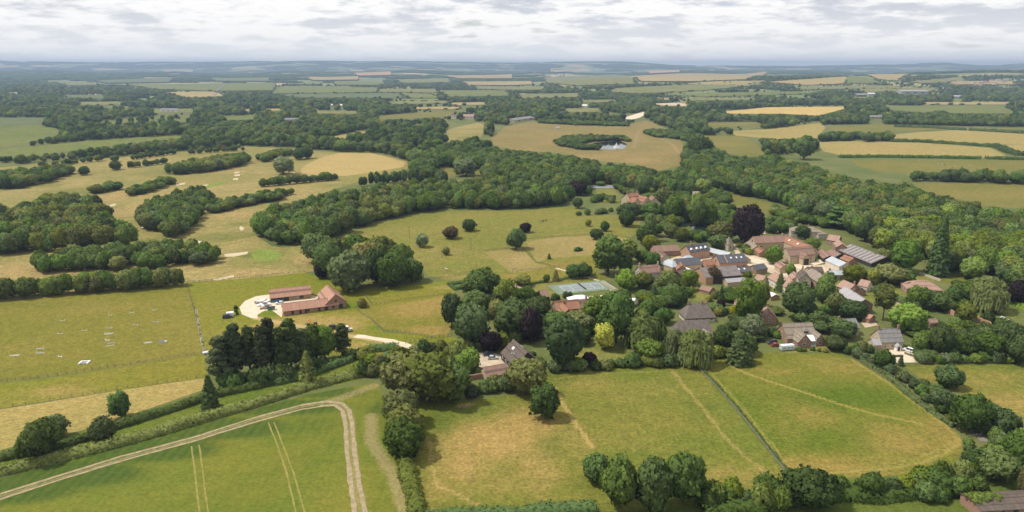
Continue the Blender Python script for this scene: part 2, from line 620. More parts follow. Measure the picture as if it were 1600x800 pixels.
def covers_open(X, Y, Yb):
    """would a tree with its top at pixel (X, Y) and foot at (X, Yb) hide open land that the photograph shows?"""
    for q, x0, x1, y0, y1 in TOPS:
        if x0 < X < x1 and y0 < Yb and Y < y1 - 0.7:
            for f in (0.0, 0.3, 0.6, 0.85):
                yy = Y + (Yb - Y) * f
                if y0 + .5 < yy < y1 - .7 and bool(inpoly(X, yy + 0.7, q)):
                    return True
    return False


def strip(name, pts, width, m, z=0.03, edge=0.25, kind='structure'):
    """a ribbon of track along a pixel polyline, with an uneven edge"""
    w = [P(*p) for p in pts]
    fine = []
    for i in range(len(w) - 1):
        n = max(1, int((w[i + 1] - w[i]).length / 3.0))
        fine += [w[i].lerp(w[i + 1], k / n) for k in range(n)]
    fine.append(w[-1])
    rnd = random.Random(len(pts) * 7 + int(w[0].x))
    vs, fs = [], []
    for i, p in enumerate(fine):
        d = fine[min(i + 1, len(fine) - 1)] - fine[max(i - 1, 0)]
        nrm = Vector((-d.y, d.x, 0)).normalized()
        a = width / 2 * (1 + rnd.uniform(-edge, edge))
        b = width / 2 * (1 + rnd.uniform(-edge, edge))
        zz_ = p.z + z + (0 if p.y < 1100 else ((p.y - 1100) / 1000) ** 1.5 * 1.3)
        vs += [(p.x + nrm.x * a, p.y + nrm.y * a, zz_), (p.x - nrm.x * b, p.y - nrm.y * b, zz_)]
    for i in range(len(fine) - 1):
        fs.append((2 * i + 1, 2 * i + 3, 2 * i + 2, 2 * i))
    o = mesh_obj(name, vs, fs, m)
    if kind:
        tag(o, None, None, kind=kind)
    return o


GR = {
    'crop': field_mat("young_cereal", (0.100, 0.150, 0.021), (0.150, 0.165, 0.027), dry=(0.235, 0.20, 0.045), wear=(0.34, 0.27, 0.16),
                      lush=(0.044, 0.088, 0.018), dryk=0.30, mid=0.035, mida=0.2, grain=0.6, stripe=(math.radians(2), 3.2, (0.19, 0.19, 0.04), 0.15)),
    'meadow': field_mat("rough_meadow", (0.128, 0.158, 0.028), (0.175, 0.172, 0.040), dry=(0.345, 0.24, 0.10), wear=(0.40, 0.29, 0.125),
                        lush=(0.085, 0.122, 0.02), dryk=0.31),
    'green': field_mat("green_meadow", (0.105, 0.145, 0.018), (0.15, 0.16, 0.03), dry=(0.28, 0.205, 0.07), wear=(0.36, 0.29, 0.10),
                       lush=(0.068, 0.122, 0.010), dryk=0.36),
    'farmeadow': field_mat("olive_meadow", (0.155, 0.155, 0.045), (0.19, 0.17, 0.055), dry=(0.27, 0.215, 0.075), wear=(0.38, 0.30, 0.14), dryk=0.28),
    'paddock': field_mat("paddock_turf", (0.165, 0.165, 0.030), (0.20, 0.178, 0.042), dry=(0.27, 0.20, 0.07), wear=(0.42, 0.33, 0.17),
                         lush=(0.115, 0.14, 0.022), dryk=0.34),
    'brightpad': field_mat("bright_turf", (0.165, 0.182, 0.022), (0.195, 0.18, 0.034), dry=(0.31, 0.235, 0.095), wear=(0.40, 0.30, 0.16),
                           lush=(0.105, 0.165, 0.016), dryk=0.34),
    'hay': field_mat("cut_hay", (0.30, 0.25, 0.10), (0.335, 0.265, 0.112), dry=(0.42, 0.30, 0.155), wear=(0.44, 0.35, 0.2),
                     lush=(0.22, 0.22, 0.06), dryk=0.3),
    'golf': field_mat("dry_fairway", (0.225, 0.208, 0.078), (0.31, 0.255, 0.118), dry=(0.34, 0.25, 0.125), wear=(0.48, 0.38, 0.22),
                      lush=(0.125, 0.15, 0.036), big=0.009, dryk=0.36, mid=0.05, fine=0.5),
    'stubble': field_mat("hay_stubble", (0.40, 0.315, 0.15), (0.43, 0.33, 0.16), dry=(0.46, 0.34, 0.18), lush=(0.26, 0.23, 0.08),
                         stripe=(math.radians(62), 9.0, (0.29, 0.235, 0.10), 0.45), mid=0.05),
    'drypark': field_mat("dry_parkland", (0.195, 0.165, 0.068), (0.245, 0.185, 0.085), dry=(0.32, 0.225, 0.115), wear=(0.46, 0.36, 0.2),
                         lush=(0.18, 0.19, 0.055), dryk=0.36, mid=0.03, fine=0.4),
    'tanfield': field_mat("grazed_dry", (0.30, 0.255, 0.10), (0.325, 0.26, 0.115), dry=(0.38, 0.29, 0.15), lush=(0.20, 0.20, 0.06), mid=0.03, fine=0.4),
    'park': field_mat("parkland", (0.165, 0.170, 0.042), (0.20, 0.185, 0.054), dry=(0.30, 0.225, 0.10), wear=(0.42, 0.33, 0.18),
                      lush=(0.14, 0.185, 0.035), dryk=0.30, mid=0.05, fine=0.6),
    'parched': field_mat("parched_paddock", (0.25, 0.21, 0.085), (0.285, 0.225, 0.105), dry=(0.34, 0.255, 0.14), lush=(0.19, 0.185, 0.055), mid=0.06),
    'greenfar': field_mat("green_far", (0.135, 0.165, 0.05), (0.165, 0.18, 0.06), dry=(0.24, 0.21, 0.09), mid=0.012, fine=0.2, big=0.004),
    'bluefar': field_mat("root_crop_far", (0.105, 0.145, 0.075), (0.125, 0.15, 0.075), dry=(0.15, 0.17, 0.09), mid=0.012, fine=0.2, big=0.004),
    'wheat': field_mat("ripe_barley", (0.47, 0.36, 0.15), (0.49, 0.365, 0.16), dry=(0.50, 0.38, 0.19), lush=(0.40, 0.32, 0.13), mid=0.02, fine=0.2),
    'tanfar': field_mat("pale_far", (0.36, 0.285, 0.145), (0.335, 0.265, 0.13), dry=(0.42, 0.31, 0.18), lush=(0.25, 0.22, 0.09), mid=0.01, fine=0.2, big=0.004),
    'pinkfar': field_mat("bare_soil_far", (0.44, 0.285, 0.19), (0.42, 0.27, 0.18), dry=(0.46, 0.31, 0.21), lush=(0.40, 0.27, 0.17), mid=0.01, fine=0.2),
    'hillgreen': field_mat("hill_pasture", (0.175, 0.185, 0.075), (0.20, 0.20, 0.085), dry=(0.26, 0.22, 0.10), mid=0.008, fine=0.1, big=0.004),
    'lawn': field_mat("lawn", (0.165, 0.19, 0.05), (0.20, 0.195, 0.065), dry=(0.30, 0.23, 0.10), dryk=0.34),
    'lanegrass': field_mat("lane_grass", (0.10, 0.15, 0.022), (0.13, 0.16, 0.03), dry=(0.17, 0.17, 0.05), dryk=0.2),
    'rank': field_mat("rank_grass", (0.085, 0.125, 0.028), (0.11, 0.145, 0.032), dry=(0.16, 0.16, 0.05), lush=(0.06, 0.10, 0.02), dryk=0.2, fine=1.4, mid=0.2),
    'putting': field_mat("putting_green", (0.185, 0.25, 0.06), (0.20, 0.255, 0.065), dry=(0.24, 0.25, 0.08), dryk=0.15),
}
# --- near fields
field('crop_field', [(-260, 800), (-120, 772), (0, 748), (130, 714), (320, 661), (480, 617), (560, 602), (592, 600), (604, 640), (612, 700), (632, 730), (640, 800), (660, 900), (-200, 900)],
      GR['crop'], 1, res=1.25,
      wear=[([(518, 630), (540, 637), (549, 655), (549, 690), (556, 750), (566, 800), (580, 880)], 1.9, 0.45),
            ([(-200, 832), (0, 776), (90, 748), (190, 717), (300, 687), (400, 655), (470, 636), (510, 630)], 1.0, 0.5),
            ([(580, 650), (580, 690), (600, 720), (616, 745), (626, 775), (634, 800), (650, 870)], 2.9, 0.5),
            ([(590, 600), (560, 612), (520, 626)], 3.0, 0.45)],
      dry=[(310, 760, 16, 50, 0.3), (180, 790, 30, 25, 0.35), (450, 750, 14, 40, 0.25), (520, 780, 14, 30, 0.45), (230, 730, 30, 9, 0.3),
           (60, 810, 20, 20, 0.3)],
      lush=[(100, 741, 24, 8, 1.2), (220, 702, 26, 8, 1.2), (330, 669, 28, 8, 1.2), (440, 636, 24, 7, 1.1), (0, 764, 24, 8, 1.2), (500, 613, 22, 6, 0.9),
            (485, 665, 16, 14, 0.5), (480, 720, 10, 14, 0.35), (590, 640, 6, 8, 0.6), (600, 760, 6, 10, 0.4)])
RUT = mat('dry_rut', (0.36, 0.285, 0.17), 0.95, 0.35, 0.6)
for ri, (wd, pl) in enumerate(((1.0, [(-200, 828), (0, 772), (90, 744), (190, 713), (300, 684), (400, 652), (470, 633), (500, 628)]),
               (1.0, [(-200, 837), (0, 780), (90, 751), (190, 720), (300, 690), (400, 659), (470, 640), (515, 633)]),
               (1.45, [(470, 633), (510, 627), (535, 630), (546, 642), (551, 665), (553, 700), (562, 760), (570, 800), (588, 880)]),
               (1.45, [(500, 634), (524, 633), (535, 642), (540, 662), (541, 690), (547, 750), (554, 800), (570, 880)]))):
    strip('rut', pl, wd, RUT, 0.035 + .006 * ri, 0.3)
for pl in ([(299, 697), (304, 730), (308, 770), (312, 800), (318, 880)], [(311, 695), (316, 730), (321, 770), (325, 800), (332, 880)],
           [(419, 660), (432, 692), (447, 735), (462, 800), (478, 880)], [(428, 660), (444, 700), (459, 740), (476, 800), (495, 880)]):
    strip('tramline', pl, 0.5, mat('flattened_crop', (0.27, 0.235, 0.06), 0.95, 0.35, 0.5), 0.03, 0.35)

field('meadow', [(640, 640), (660, 628), (735, 626), (835, 612), (850, 584), (930, 577), (1000, 570), (1089, 570), (1140, 624), (1191, 688), (1240, 749),
                 (1225, 765), (1100, 790), (940, 800), (660, 812), (650, 740)], GR['meadow'], 1, res=1.35,
      wear=[([(866, 605), (885, 640), (905, 670), (925, 698)], 0.6, 0.75), ([(1052, 580), (1075, 610), (1100, 640), (1130, 680), (1165, 715), (1185, 728), (1205, 750)], 0.55, 0.62),
            ([(672, 690), (674, 725), (683, 760), (705, 768), (730, 780), (750, 792)], 0.6, 0.62), ([(868, 592), (900, 587), (960, 583), (1030, 580), (1052, 584)], 0.9, 0.40),
            ([(718, 634), (735, 632)], 1.8, 0.55)],
      dry=[(765, 690, 20, 16, 0.8), (820, 665, 16, 16, 0.65), (725, 720, 12, 16, 0.62), (840, 720, 10, 20, 0.55), (900, 690, 10, 22, 0.35), (980, 680, 28, 20, 0.22),
           (1010, 610, 32, 14, 0.28), (920, 600, 14, 10, 0.35), (780, 760, 20, 8, 0.35), (1150, 745, 20, 8, 0.4), (690, 760, 8, 10, 0.4)],
      lush=[(690, 660, 10, 14, 0.6), (860, 700, 8, 16, 0.5), (740, 640, 25, 8, 0.5), (1100, 640, 12, 20, 0.45), (930, 745, 14, 9, 0.35), (1060, 680, 20, 24, 0.3), (870, 590, 14, 10, 0.55)])
field('pasture', [(1088, 572), (1110, 566), (1160, 553), (1215, 550), (1260, 553), (1306, 551), (1335, 562), (1400, 603), (1455, 645), (1500, 680), (1504, 700), (1490, 730),
                  (1440, 741), (1300, 748), (1239, 750), (1190, 692), (1139, 627)], GR['green'], 1.4, res=1.35,
      wear=[([(1140, 570), (1165, 583), (1200, 595), (1250, 611), (1310, 631), (1370, 648), (1440, 662)], 0.55, 0.72),
            ([(1330, 562), (1380, 593), (1430, 630), (1478, 665), (1500, 690), (1478, 708), (1440, 724), (1380, 733), (1310, 738), (1250, 736)], 0.75, 0.55),
            ([(1486, 690), (1465, 703), (1430, 717), (1370, 728)], 0.7, 0.42),
            ([(1108, 580), (1150, 625), (1200, 688), (1240, 738)], 0.9, 0.48), ([(1320, 552), (1360, 580)], 1.5, 0.35)],
      dry=[(1405, 690, 16, 12, 0.55), (1260, 645, 10, 14, 0.4), (1280, 728, 26, 8, 0.55), (1220, 660, 8, 20, 0.3), (1480, 680, 10, 14, 0.55), (1310, 572, 16, 10, 0.42),
           (1360, 740, 40, 5, 0.4), (1210, 580, 20, 6, 0.3), (1390, 718, 8, 4, 0.45)],
      lush=[(1330, 620, 40, 16, 0.65), (1230, 615, 16, 12, 0.4), (1300, 690, 35, 14, 0.45), (1200, 640, 12, 22, 0.4), (1420, 712, 14, 6, 0.35)])
field('pasture', [(1408, 570), (1470, 568), (1600, 566), (1760, 566), (1800, 665), (1640, 662), (1560, 642), (1500, 612), (1440, 592)], GR['meadow'], 1, res=2.0,
      dry=[(1540, 590, 50, 12, 0.3), (1590, 630, 30, 12, 0.45)], lush=[(1430, 578, 14, 8, 0.5)])
field('rough_grass', [(940, 800), (1100, 788), (1240, 752), (1440, 745), (1500, 735), (1560, 700), (1640, 690), (1800, 760), (1800, 900), (900, 900)], GR['rank'], 0.5, res=2.5, keep=False)
field('paddock', [(-120, 482), (0, 471), (130, 458), (294, 443), (306, 480), (321, 553), (230, 567), (100, 586), (0, 598), (-200, 620)], GR['paddock'], 1, res=2.2,
      wear=[([(50, 505), (150, 490), (250, 480), (300, 470)], 1.0, 0.12)],
      dry=[(120, 480, 35, 14, 0.32), (40, 545, 25, 16, 0.25), (250, 500, 25, 14, 0.18), (160, 530, 22, 12, 0.2)], lush=[(60, 478, 40, 12, 0.5), (200, 455, 40, 9, 0.5), (260, 540, 25, 8, 0.35)])
field('paddock', [(-200, 622), (0, 600), (100, 588), (230, 568), (321, 554), (325, 589), (200, 607), (0, 638), (-220, 668)], GR['brightpad'], 1, res=2.0,
      dry=[(90, 612, 16, 7, 0.5), (20, 625, 16, 6, 0.3)], wear=[([(130, 590), (90, 610), (60, 625)], 1.6, 0.2)])
field('hay_strip', [(-220, 670), (0, 640), (200, 608), (325, 590), (327, 606), (240, 636), (130, 672), (0, 703), (-240, 770)], GR['hay'], 1, res=2.0,
      lush=[(150, 662, 30, 5, 0.4), (300, 612, 14, 5, 0.3)])
field('lane_grass', [(-250, 775), (0, 706), (130, 675), (240, 639), (325, 610), (420, 590), (560, 545), (610, 548), (600, 585), (480, 612), (320, 655), (130, 708), (0, 742), (-250, 830)],
      GR['lanegrass'], 0.6, res=2.5)
field('grass_plot', [(292, 443), (400, 434), (476, 426), (520, 440), (560, 452), (640, 446), (700, 438), (712, 460), (706, 470), (570, 487), (600, 520), (690, 524), (720, 530),
                     (655, 547), (600, 556), (540, 552), (480, 560), (319, 553), (303, 482)], GR['brightpad'], 0.7, res=1.6,
      wear=[([(400, 497), (430, 503), (470, 510), (520, 520), (555, 526), (600, 533), (655, 546)], 1.9, 0.95), ([(340, 480), (350, 492), (375, 506)], 0.9, 0.4),
            ([(330, 465), (340, 480)], 0.9, 0.35), ([(420, 545), (480, 540), (540, 535)], 3.5, 0.4)],
      dry=[(475, 504, 17, 10, 1.1), (520, 508, 14, 13, 0.95), (430, 512, 16, 8, 0.8), (420, 530, 18, 12, 0.5), (565, 498, 8, 10, 0.4), (560, 540, 16, 6, 0.6), (620, 540, 14, 5, 0.4), (370, 520, 16, 8, 0.25), (700, 449, 12, 4, 0.6)],
      lush=[(545, 478, 9, 7, 0.95), (590, 512, 8, 5, 0.7), (350, 478, 14, 6, 0.35), (422, 490, 7, 3, 0.8), (505, 450, 20, 5, 0.3)])
field('paddock', [(568, 485), (640, 472), (702, 461), (708, 500), (700, 525), (650, 522), (600, 516)], GR['paddock'], 2, res=1.6,
      dry=[(655, 480, 15, 15, 0.9), (690, 469, 10, 10, 0.8), (680, 516, 14, 6, 1.0), (630, 490, 14, 8, 0.25)], lush=[(605, 500, 9, 6, 0.5)])
field('garden_lawn', [(860, 562), (890, 540), (900, 532), (950, 536), (985, 548), (980, 566), (900, 574)], GR['lawn'], 2, res=1.6, keep=False, dry=[(930, 555, 12, 6, 0.3)])
field('garden_lawn', [(1515, 486), (1580, 482), (1590, 496), (1555, 505), (1525, 498)], GR['lawn'], 2, res=1.6, lush=[(1550, 492, 10, 5, 0.6)])
field('garden_lawn', [(1145, 553), (1280, 545), (1300, 548), (1215, 549)], GR['lawn'], 2, res=1.6, keep=False)
field('garden_lawn', [(1220, 541), (1285, 534), (1310, 540), (1300, 549), (1225, 552)], GR['lawn'], 3, res=1.4, dry=[(1275, 540, 8, 4, 0.5)])
field('garden_lawn', [(825, 456), (860, 440), (872, 450), (880, 470), (855, 468), (835, 462)], GR['lawn'], 4, res=1.6)
field('garden_lawn', [(1065, 455), (1110, 448), (1130, 460), (1100, 472), (1070, 466)], GR['lawn'], 2, res=1.6)
field('garden_lawn', [(1180, 440), (1215, 436), (1240, 447), (1200, 455)], GR['lawn'], 2, res=1.6, keep=False)
field('garden_lawn', [(1290, 430), (1460, 430), (1460, 470), (1300, 470)], GR['lawn'], 1, res=2.5, keep=False)
field('garden_lawn', [(1455, 428), (1530, 426), (1540, 440), (1470, 442)], GR['green'], 2, res=2.5, keep=False)

# --- golf course and middle ground
field('golf_course', [(-140, 272), (0, 262), (60, 256), (150, 249), (230, 243), (300, 236), (380, 229), (450, 232), (520, 238), (560, 240), (600, 242), (636, 252), (640, 262), (620, 270),
                      (560, 284), (500, 303), (450, 318), (410, 328), (396, 345), (400, 368), (430, 388), (474, 384), (488, 405), (510, 420), (476, 426), (400, 434), (293, 442),
                      (130, 457), (0, 470), (-140, 482)], GR['golf'], 1, res=4.5,
      dry=[(185, 305, 22, 45, 0.6), (335, 262, 40, 60, 0.5), (25, 425, 40, 25, 0.6), (230, 400, 40, 14, 0.6), (440, 300, 30, 30, 0.5), (60, 280, 60, 30, 0.3), (300, 285, 40, 30, 0.3), (210, 330, 25, 25, 0.5), (370, 335, 22, 22, 0.6), (400, 425, 22, 10, 0.62), (480, 405, 12, 16, 0.5), (100, 415, 60, 12, 0.35),
           (420, 300, 25, 20, 0.3), (340, 260, 40, 20, 0.2)],
      lush=[(120, 298, 60, 40, 0.6), (262, 270, 60, 60, 0.55), (425, 340, 20, 40, 0.6), (90, 440, 40, 20, 0.5), (540, 290, 50, 25, 0.55), (200, 285, 25, 50, 0.45), (410, 398, 17, 10, 0.95), (372, 350, 16, 10, 0.6), (240, 375, 16, 14, 0.55), (420, 410, 20, 10, 0.55), (30, 298, 35, 16, 0.5), (350, 300, 35, 16, 0.4), (60, 258, 60, 12, 0.3),
            (330, 385, 14, 14, 0.5), (470, 285, 25, 14, 0.35), (300, 440, 20, 6, 0.5), (180, 462, 40, 6, 0.4)],
      wear=[([(362, 282), (366, 272), (371, 262)], 1.5, 0.2), ([(0, 322), (60, 298), (120, 280), (190, 268), (240, 258)], 4, 0.26), ([(432, 262), (400, 280), (365, 300), (352, 318)], 4, 0.24),
            ([(205, 340), (238, 305), (290, 288), (350, 276)], 4, 0.22), ([(0, 430), (90, 400), (200, 392)], 3, 0.26), ([(395, 430), (340, 440), (300, 441)], 3, 0.3), ([(440, 312), (520, 292), (620, 272)], 4, 0.22),
            ([(240, 380), (300, 390), (390, 380)], 3, 0.2)])
field('putting_green', [(392, 397), (402, 390), (425, 390), (440, 396), (436, 405), (415, 409), (398, 406)], GR['putting'], 2, res=2.5, keep=False)
field('putting_green', [(315, 291), (350, 283), (352, 287), (325, 294)], GR['putting'], 2, res=4, keep=False)
field('stubble_field', [(470, 264), (484, 254), (500, 247), (530, 239), (580, 239), (634, 253), (630, 261), (590, 268), (540, 275), (500, 274), (471, 270)], GR['stubble'], 2, res=4)
field('fairway', [(0, 300), (40, 290), (110, 274), (180, 262), (190, 268), (120, 284), (60, 300), (0, 318)], GR['golf'], 2, res=4, keep=False, lush=[(60, 290, 80, 30, 0.55)])
field('fairway', [(250, 388), (300, 372), (380, 352), (398, 356), (400, 368), (330, 384), (280, 395)], GR['golf'], 2, res=4, keep=False, lush=[(330, 372, 60, 30, 0.6)])
field('parkland', [(508, 384), (560, 358), (640, 336), (700, 329), (820, 329), (900, 322), (910, 335), (1000, 338), (1000, 352), (985, 372), (960, 382), (930, 395), (925, 425), (880, 432), (800, 440),
                   (700, 438), (668, 430), (655, 408), (600, 398), (560, 388)], GR['park'], 1, res=2.6,
      wear=[([(560, 380), (620, 368), (680, 365), (760, 350), (830, 345), (900, 345)], 0.8, 0.25), ([(640, 408), (700, 398), (750, 393), (800, 390)], 0.9, 0.4), ([(655, 418), (690, 418), (720, 425)], 1.4, 0.35)],
      dry=[(690, 390, 30, 18, 0.35), (770, 400, 20, 12, 0.4), (850, 385, 30, 16, 0.3), (680, 360, 30, 14, 0.25), (720, 432, 14, 5, 0.5)],
      lush=[(710, 414, 8, 4, 1.0), (640, 378, 22, 14, 0.5), (780, 345, 30, 14, 0.5), (880, 340, 30, 14, 0.4), (930, 365, 18, 14, 0.45), (700, 340, 40, 10, 0.3)])
field('parched_paddock', [(822, 377), (870, 371), (940, 368), (990, 374), (960, 382), (935, 392), (925, 398), (860, 404), (838, 410)], GR['parched'], 2, res=2.4)
field('parched_paddock', [(756, 394), (815, 387), (836, 411), (862, 416), (820, 425), (800, 426), (780, 412)], GR['parched'], 3, res=2.4, dry=[(820, 405, 14, 14, 0.5)])
field('paddock', [(838, 411), (926, 400), (940, 420), (925, 428), (868, 418)], GR['paddock'], 3, res=2.4, dry=[(880, 415, 20, 10, 0.4)])
field('paddock', [(780, 428), (868, 419), (900, 422), (945, 428), (960, 438), (870, 445), (840, 448), (790, 440)], GR['paddock'], 2, res=2.4, dry=[(800, 432, 16, 6, 0.5)])
field('meadow_strip', [(1104, 297), (1140, 302), (1180, 311), (1222, 325), (1240, 338), (1205, 337), (1165, 325), (1120, 308)], GR['farmeadow'], 1, res=4, lush=[(1170, 315, 40, 30, 0.4)])
field('garden_lawn', [(930, 292), (955, 288), (968, 305), (950, 312), (934, 308)], GR['lawn'], 1, res=4)
field('dry_parkland', [(766, 218), (790, 198), (830, 190), (870, 191), (985, 194), (1010, 188), (1050, 205), (1066, 222), (1070, 240), (1066, 258), (1030, 266), (985, 256), (940, 252), (880, 240),
                       (800, 234), (775, 228)], GR['drypark'], 1, res=6,
      wear=[([(866, 215), (856, 222), (866, 229), (900, 235), (960, 238), (1000, 235)], 2.2, 0.35), ([(998, 205), (994, 220), (990, 232)], 2.2, 0.45), ([(1030, 215), (1050, 225), (1062, 240)], 3, 0.45),
            ([(1000, 196), (1020, 192), (1035, 200)], 2.5, 0.4)],
      dry=[(900, 245, 80, 40, 0.35), (1000, 250, 40, 40, 0.4)], lush=[(900, 202, 110, 40, 0.5), (800, 215, 40, 60, 0.25)])
field('golf_course', [(694, 213), (700, 202), (748, 191), (765, 199), (742, 224), (720, 229), (700, 222)], GR['golf'], 1, res=8, lush=[(730, 215, 30, 40, 0.6)])
field('golf_course', [(522, 213), (560, 205), (640, 197), (690, 192), (692, 197), (640, 203), (600, 207), (572, 214), (532, 225), (492, 220)], GR['golf'], 1, res=8)
field('golf_course', [(485, 222), (520, 215), (530, 220), (500, 228)], GR['golf'], 1, res=8)
field('clearing', [(672, 268), (690, 259), (722, 262), (768, 266), (745, 274), (700, 275)], GR['farmeadow'], 1, res=5)
field('clearing', [(590, 181), (660, 176), (715, 176), (700, 182), (640, 186), (590, 187)], GR['farmeadow'], 1, res=10)
field('dry_pasture', [(1096, 212), (1160, 212), (1180, 225), (1200, 240), (1180, 247), (1140, 240), (1110, 226)], GR['farmeadow'], 1, res=8, dry=[(1140, 225, 60, 60, 0.4)])
field('dry_pasture', [(1140, 205), (1200, 202), (1282, 192), (1290, 200), (1276, 216), (1210, 217), (1150, 212)], GR['tanfield'], 1, res=10, lush=[(1180, 208, 60, 60, 0.5)])
field('dry_pasture', [(1278, 222), (1385, 219), (1480, 226), (1548, 231), (1572, 243), (1530, 246), (1320, 244), (1285, 236)], GR['tanfield'], 1, res=8)
field('dry_pasture', [(1380, 212), (1430, 207), (1500, 203), (1720, 212), (1720, 226), (1560, 225), (1480, 222), (1395, 216)], GR['tanfield'], 1, res=10)
field('dry_pasture', [(1290, 199), (1360, 194), (1480, 196), (1590, 203), (1500, 202), (1400, 205), (1370, 210), (1310, 206)], GR['farmeadow'], 1, res=10)
field('dry_pasture', [(1326, 249), (1540, 250), (1720, 252), (1720, 272), (1600, 269), (1420, 270), (1370, 268), (1340, 258)], GR['farmeadow'], 1, res=8, dry=[(1450, 258, 120, 40, 0.3)])
field('dry_pasture', [(1572, 226), (1720, 224), (1720, 243), (1590, 238)], GR['tanfield'], 1, res=10)
field('dry_pasture', [(1425, 285), (1600, 289), (1720, 290), (1720, 330), (1600, 326), (1540, 322), (1480, 308), (1440, 297)], GR['farmeadow'], 1, res=6, dry=[(1560, 305, 100, 40, 0.4)])
field('dry_pasture', [(1100, 192), (1180, 190), (1190, 196), (1110, 200)], GR['farmeadow'], 1, res=12)
# --- far fields
FAR = [
    ('bluefar', [(-60, 184), (72, 184), (70, 193), (0, 198), (-60, 200)]), ('greenfar', [(-60, 203), (62, 197), (100, 205), (88, 212), (30, 225), (-60, 238)]),
    ('greenfar', [(-60, 240), (60, 228), (150, 219), (292, 211), (292, 215), (180, 226), (100, 237), (-60, 250)]), ('bluefar', [(150, 127), (270, 123), (265, 130), (165, 131)]),
    ('greenfar', [(195, 133), (430, 131), (430, 142), (330, 143), (245, 140)]), ('tanfar', [(255, 145), (335, 144), (355, 151), (290, 153)]),
    ('bluefar', [(95, 149), (165, 149), (165, 155), (100, 153)]), ('greenfar', [(350, 182), (400, 180), (400, 187), (350, 188)]),
    ('greenfar', [(432, 137), (475, 135), (592, 138), (588, 145), (424, 147)]), ('bluefar', [(430, 149), (585, 146), (625, 147), (640, 154), (470, 153)]),
    ('hillgreen', [(592, 140), (680, 140), (688, 146), (592, 145)]), ('greenfar', [(626, 148), (672, 147), (690, 154), (630, 154)]),
    ('greenfar', [(684, 142), (790, 142), (798, 150), (700, 152)]), ('pinkfar', [(552, 116), (610, 114), (612, 119), (560, 120)]),
    ('tanfar', [(700, 120), (800, 118), (800, 124), (715, 124)]), ('hillgreen', [(850, 123), (960, 119), (985, 121), (990, 132), (900, 135), (855, 131)]),
    ('tanfar', [(982, 121), (1060, 117), (1160, 118), (1200, 114), (1165, 125), (1090, 128), (1000, 128)]), ('hillgreen', [(960, 139), (1080, 133), (1180, 127), (1190, 133), (1100, 142), (1000, 147), (950, 144)]),
    ('tanfar', [(1062, 132), (1130, 128), (1200, 127), (1165, 134)]), ('tanfar', [(1200, 129), (1300, 122), (1322, 121), (1322, 131), (1260, 134)]),
    ('greenfar', [(1322, 121), (1345, 121), (1380, 131), (1322, 132)]), ('tanfar', [(1310, 118), (1420, 117), (1400, 128), (1370, 124)]),
    ('hillgreen', [(1240, 137), (1410, 135), (1405, 140), (1250, 141)]), ('greenfar', [(1020, 148), (1200, 144), (1300, 143), (1250, 148), (1100, 152)]),
    ('wheat', [(1128, 175), (1200, 168), (1325, 167), (1318, 171), (1278, 181), (1220, 178), (1140, 178)]), ('greenfar', [(1380, 166), (1560, 165), (1590, 178), (1450, 177), (1390, 172)]),
    ('tanfar', [(1480, 128), (1580, 128), (1585, 133), (1490, 133)]), ('tanfar', [(1020, 162), (1075, 161), (1078, 167), (1025, 166)]), ('hillgreen', [(880, 170), (935, 169), (938, 175), (890, 176)]),
    ('hillgreen', [(236, 171), (300, 170), (304, 176), (242, 177)]), ('hillgreen', [(492, 173), (560, 174), (562, 178), (495, 178)]), ('tanfar', [(700, 161), (760, 160), (762, 164), (706, 165)]), ('hillgreen', [(120, 160), (190, 159), (195, 164), (125, 165)]),
    ('hillgreen', [(1340, 140), (1460, 138), (1470, 143), (1350, 145)]), ('hillgreen', [(1420, 128), (1500, 121), (1510, 127), (1440, 131)]), ('tanfar', [(1440, 160), (1590, 160), (1590, 164), (1445, 164)]),
    ('hillgreen', [(1060, 154), (1180, 153), (1185, 157), (1070, 158)]), ('tanfar', [(480, 123), (560, 121), (560, 126), (490, 127)]), ('hillgreen', [(620, 126), (700, 124), (705, 130), (630, 131)]),
    ('tanfar', [(722, 129), (830, 128), (832, 133), (730, 134)]), ('hillgreen', [(742, 135), (850, 136), (850, 141), (745, 140)]), ('greenfar', [(330, 124), (420, 123), (420, 128), (335, 128)]),
    ('tanfar', [(0, 106), (30, 105), (32, 108), (0, 109)]), ('tanfar', [(48, 105), (80, 105), (82, 108), (50, 108)]), ('tanfar', [(258, 112), (302, 112), (302, 115), (260, 115)]), ('pinkfar', [(1010, 114), (1060, 112), (1062, 115), (1015, 117)]),
    ('hillgreen', [(905, 157), (960, 156), (965, 160), (910, 161)]), ('hillgreen', [(600, 159), (700, 158), (705, 162), (610, 163)]), ('tanfar', [(640, 168), (720, 167), (720, 171), (650, 171)]),
    ('tanfar', [(860, 112), (905, 111), (908, 115), (866, 116)]), ('hillgreen', [(100, 131), (150, 130), (152, 134), (104, 135)]), ('greenfar', [(520, 128), (600, 129), (600, 134), (525, 134)]),
    ('hillgreen', [(810, 148), (905, 146), (905, 152), (812, 154)]), ('tanfar', [(380, 171), (440, 170), (440, 173), (385, 174)]),
]
for k, pl in FAR:
    field('far_field', pl, GR[k], 1, res=None)

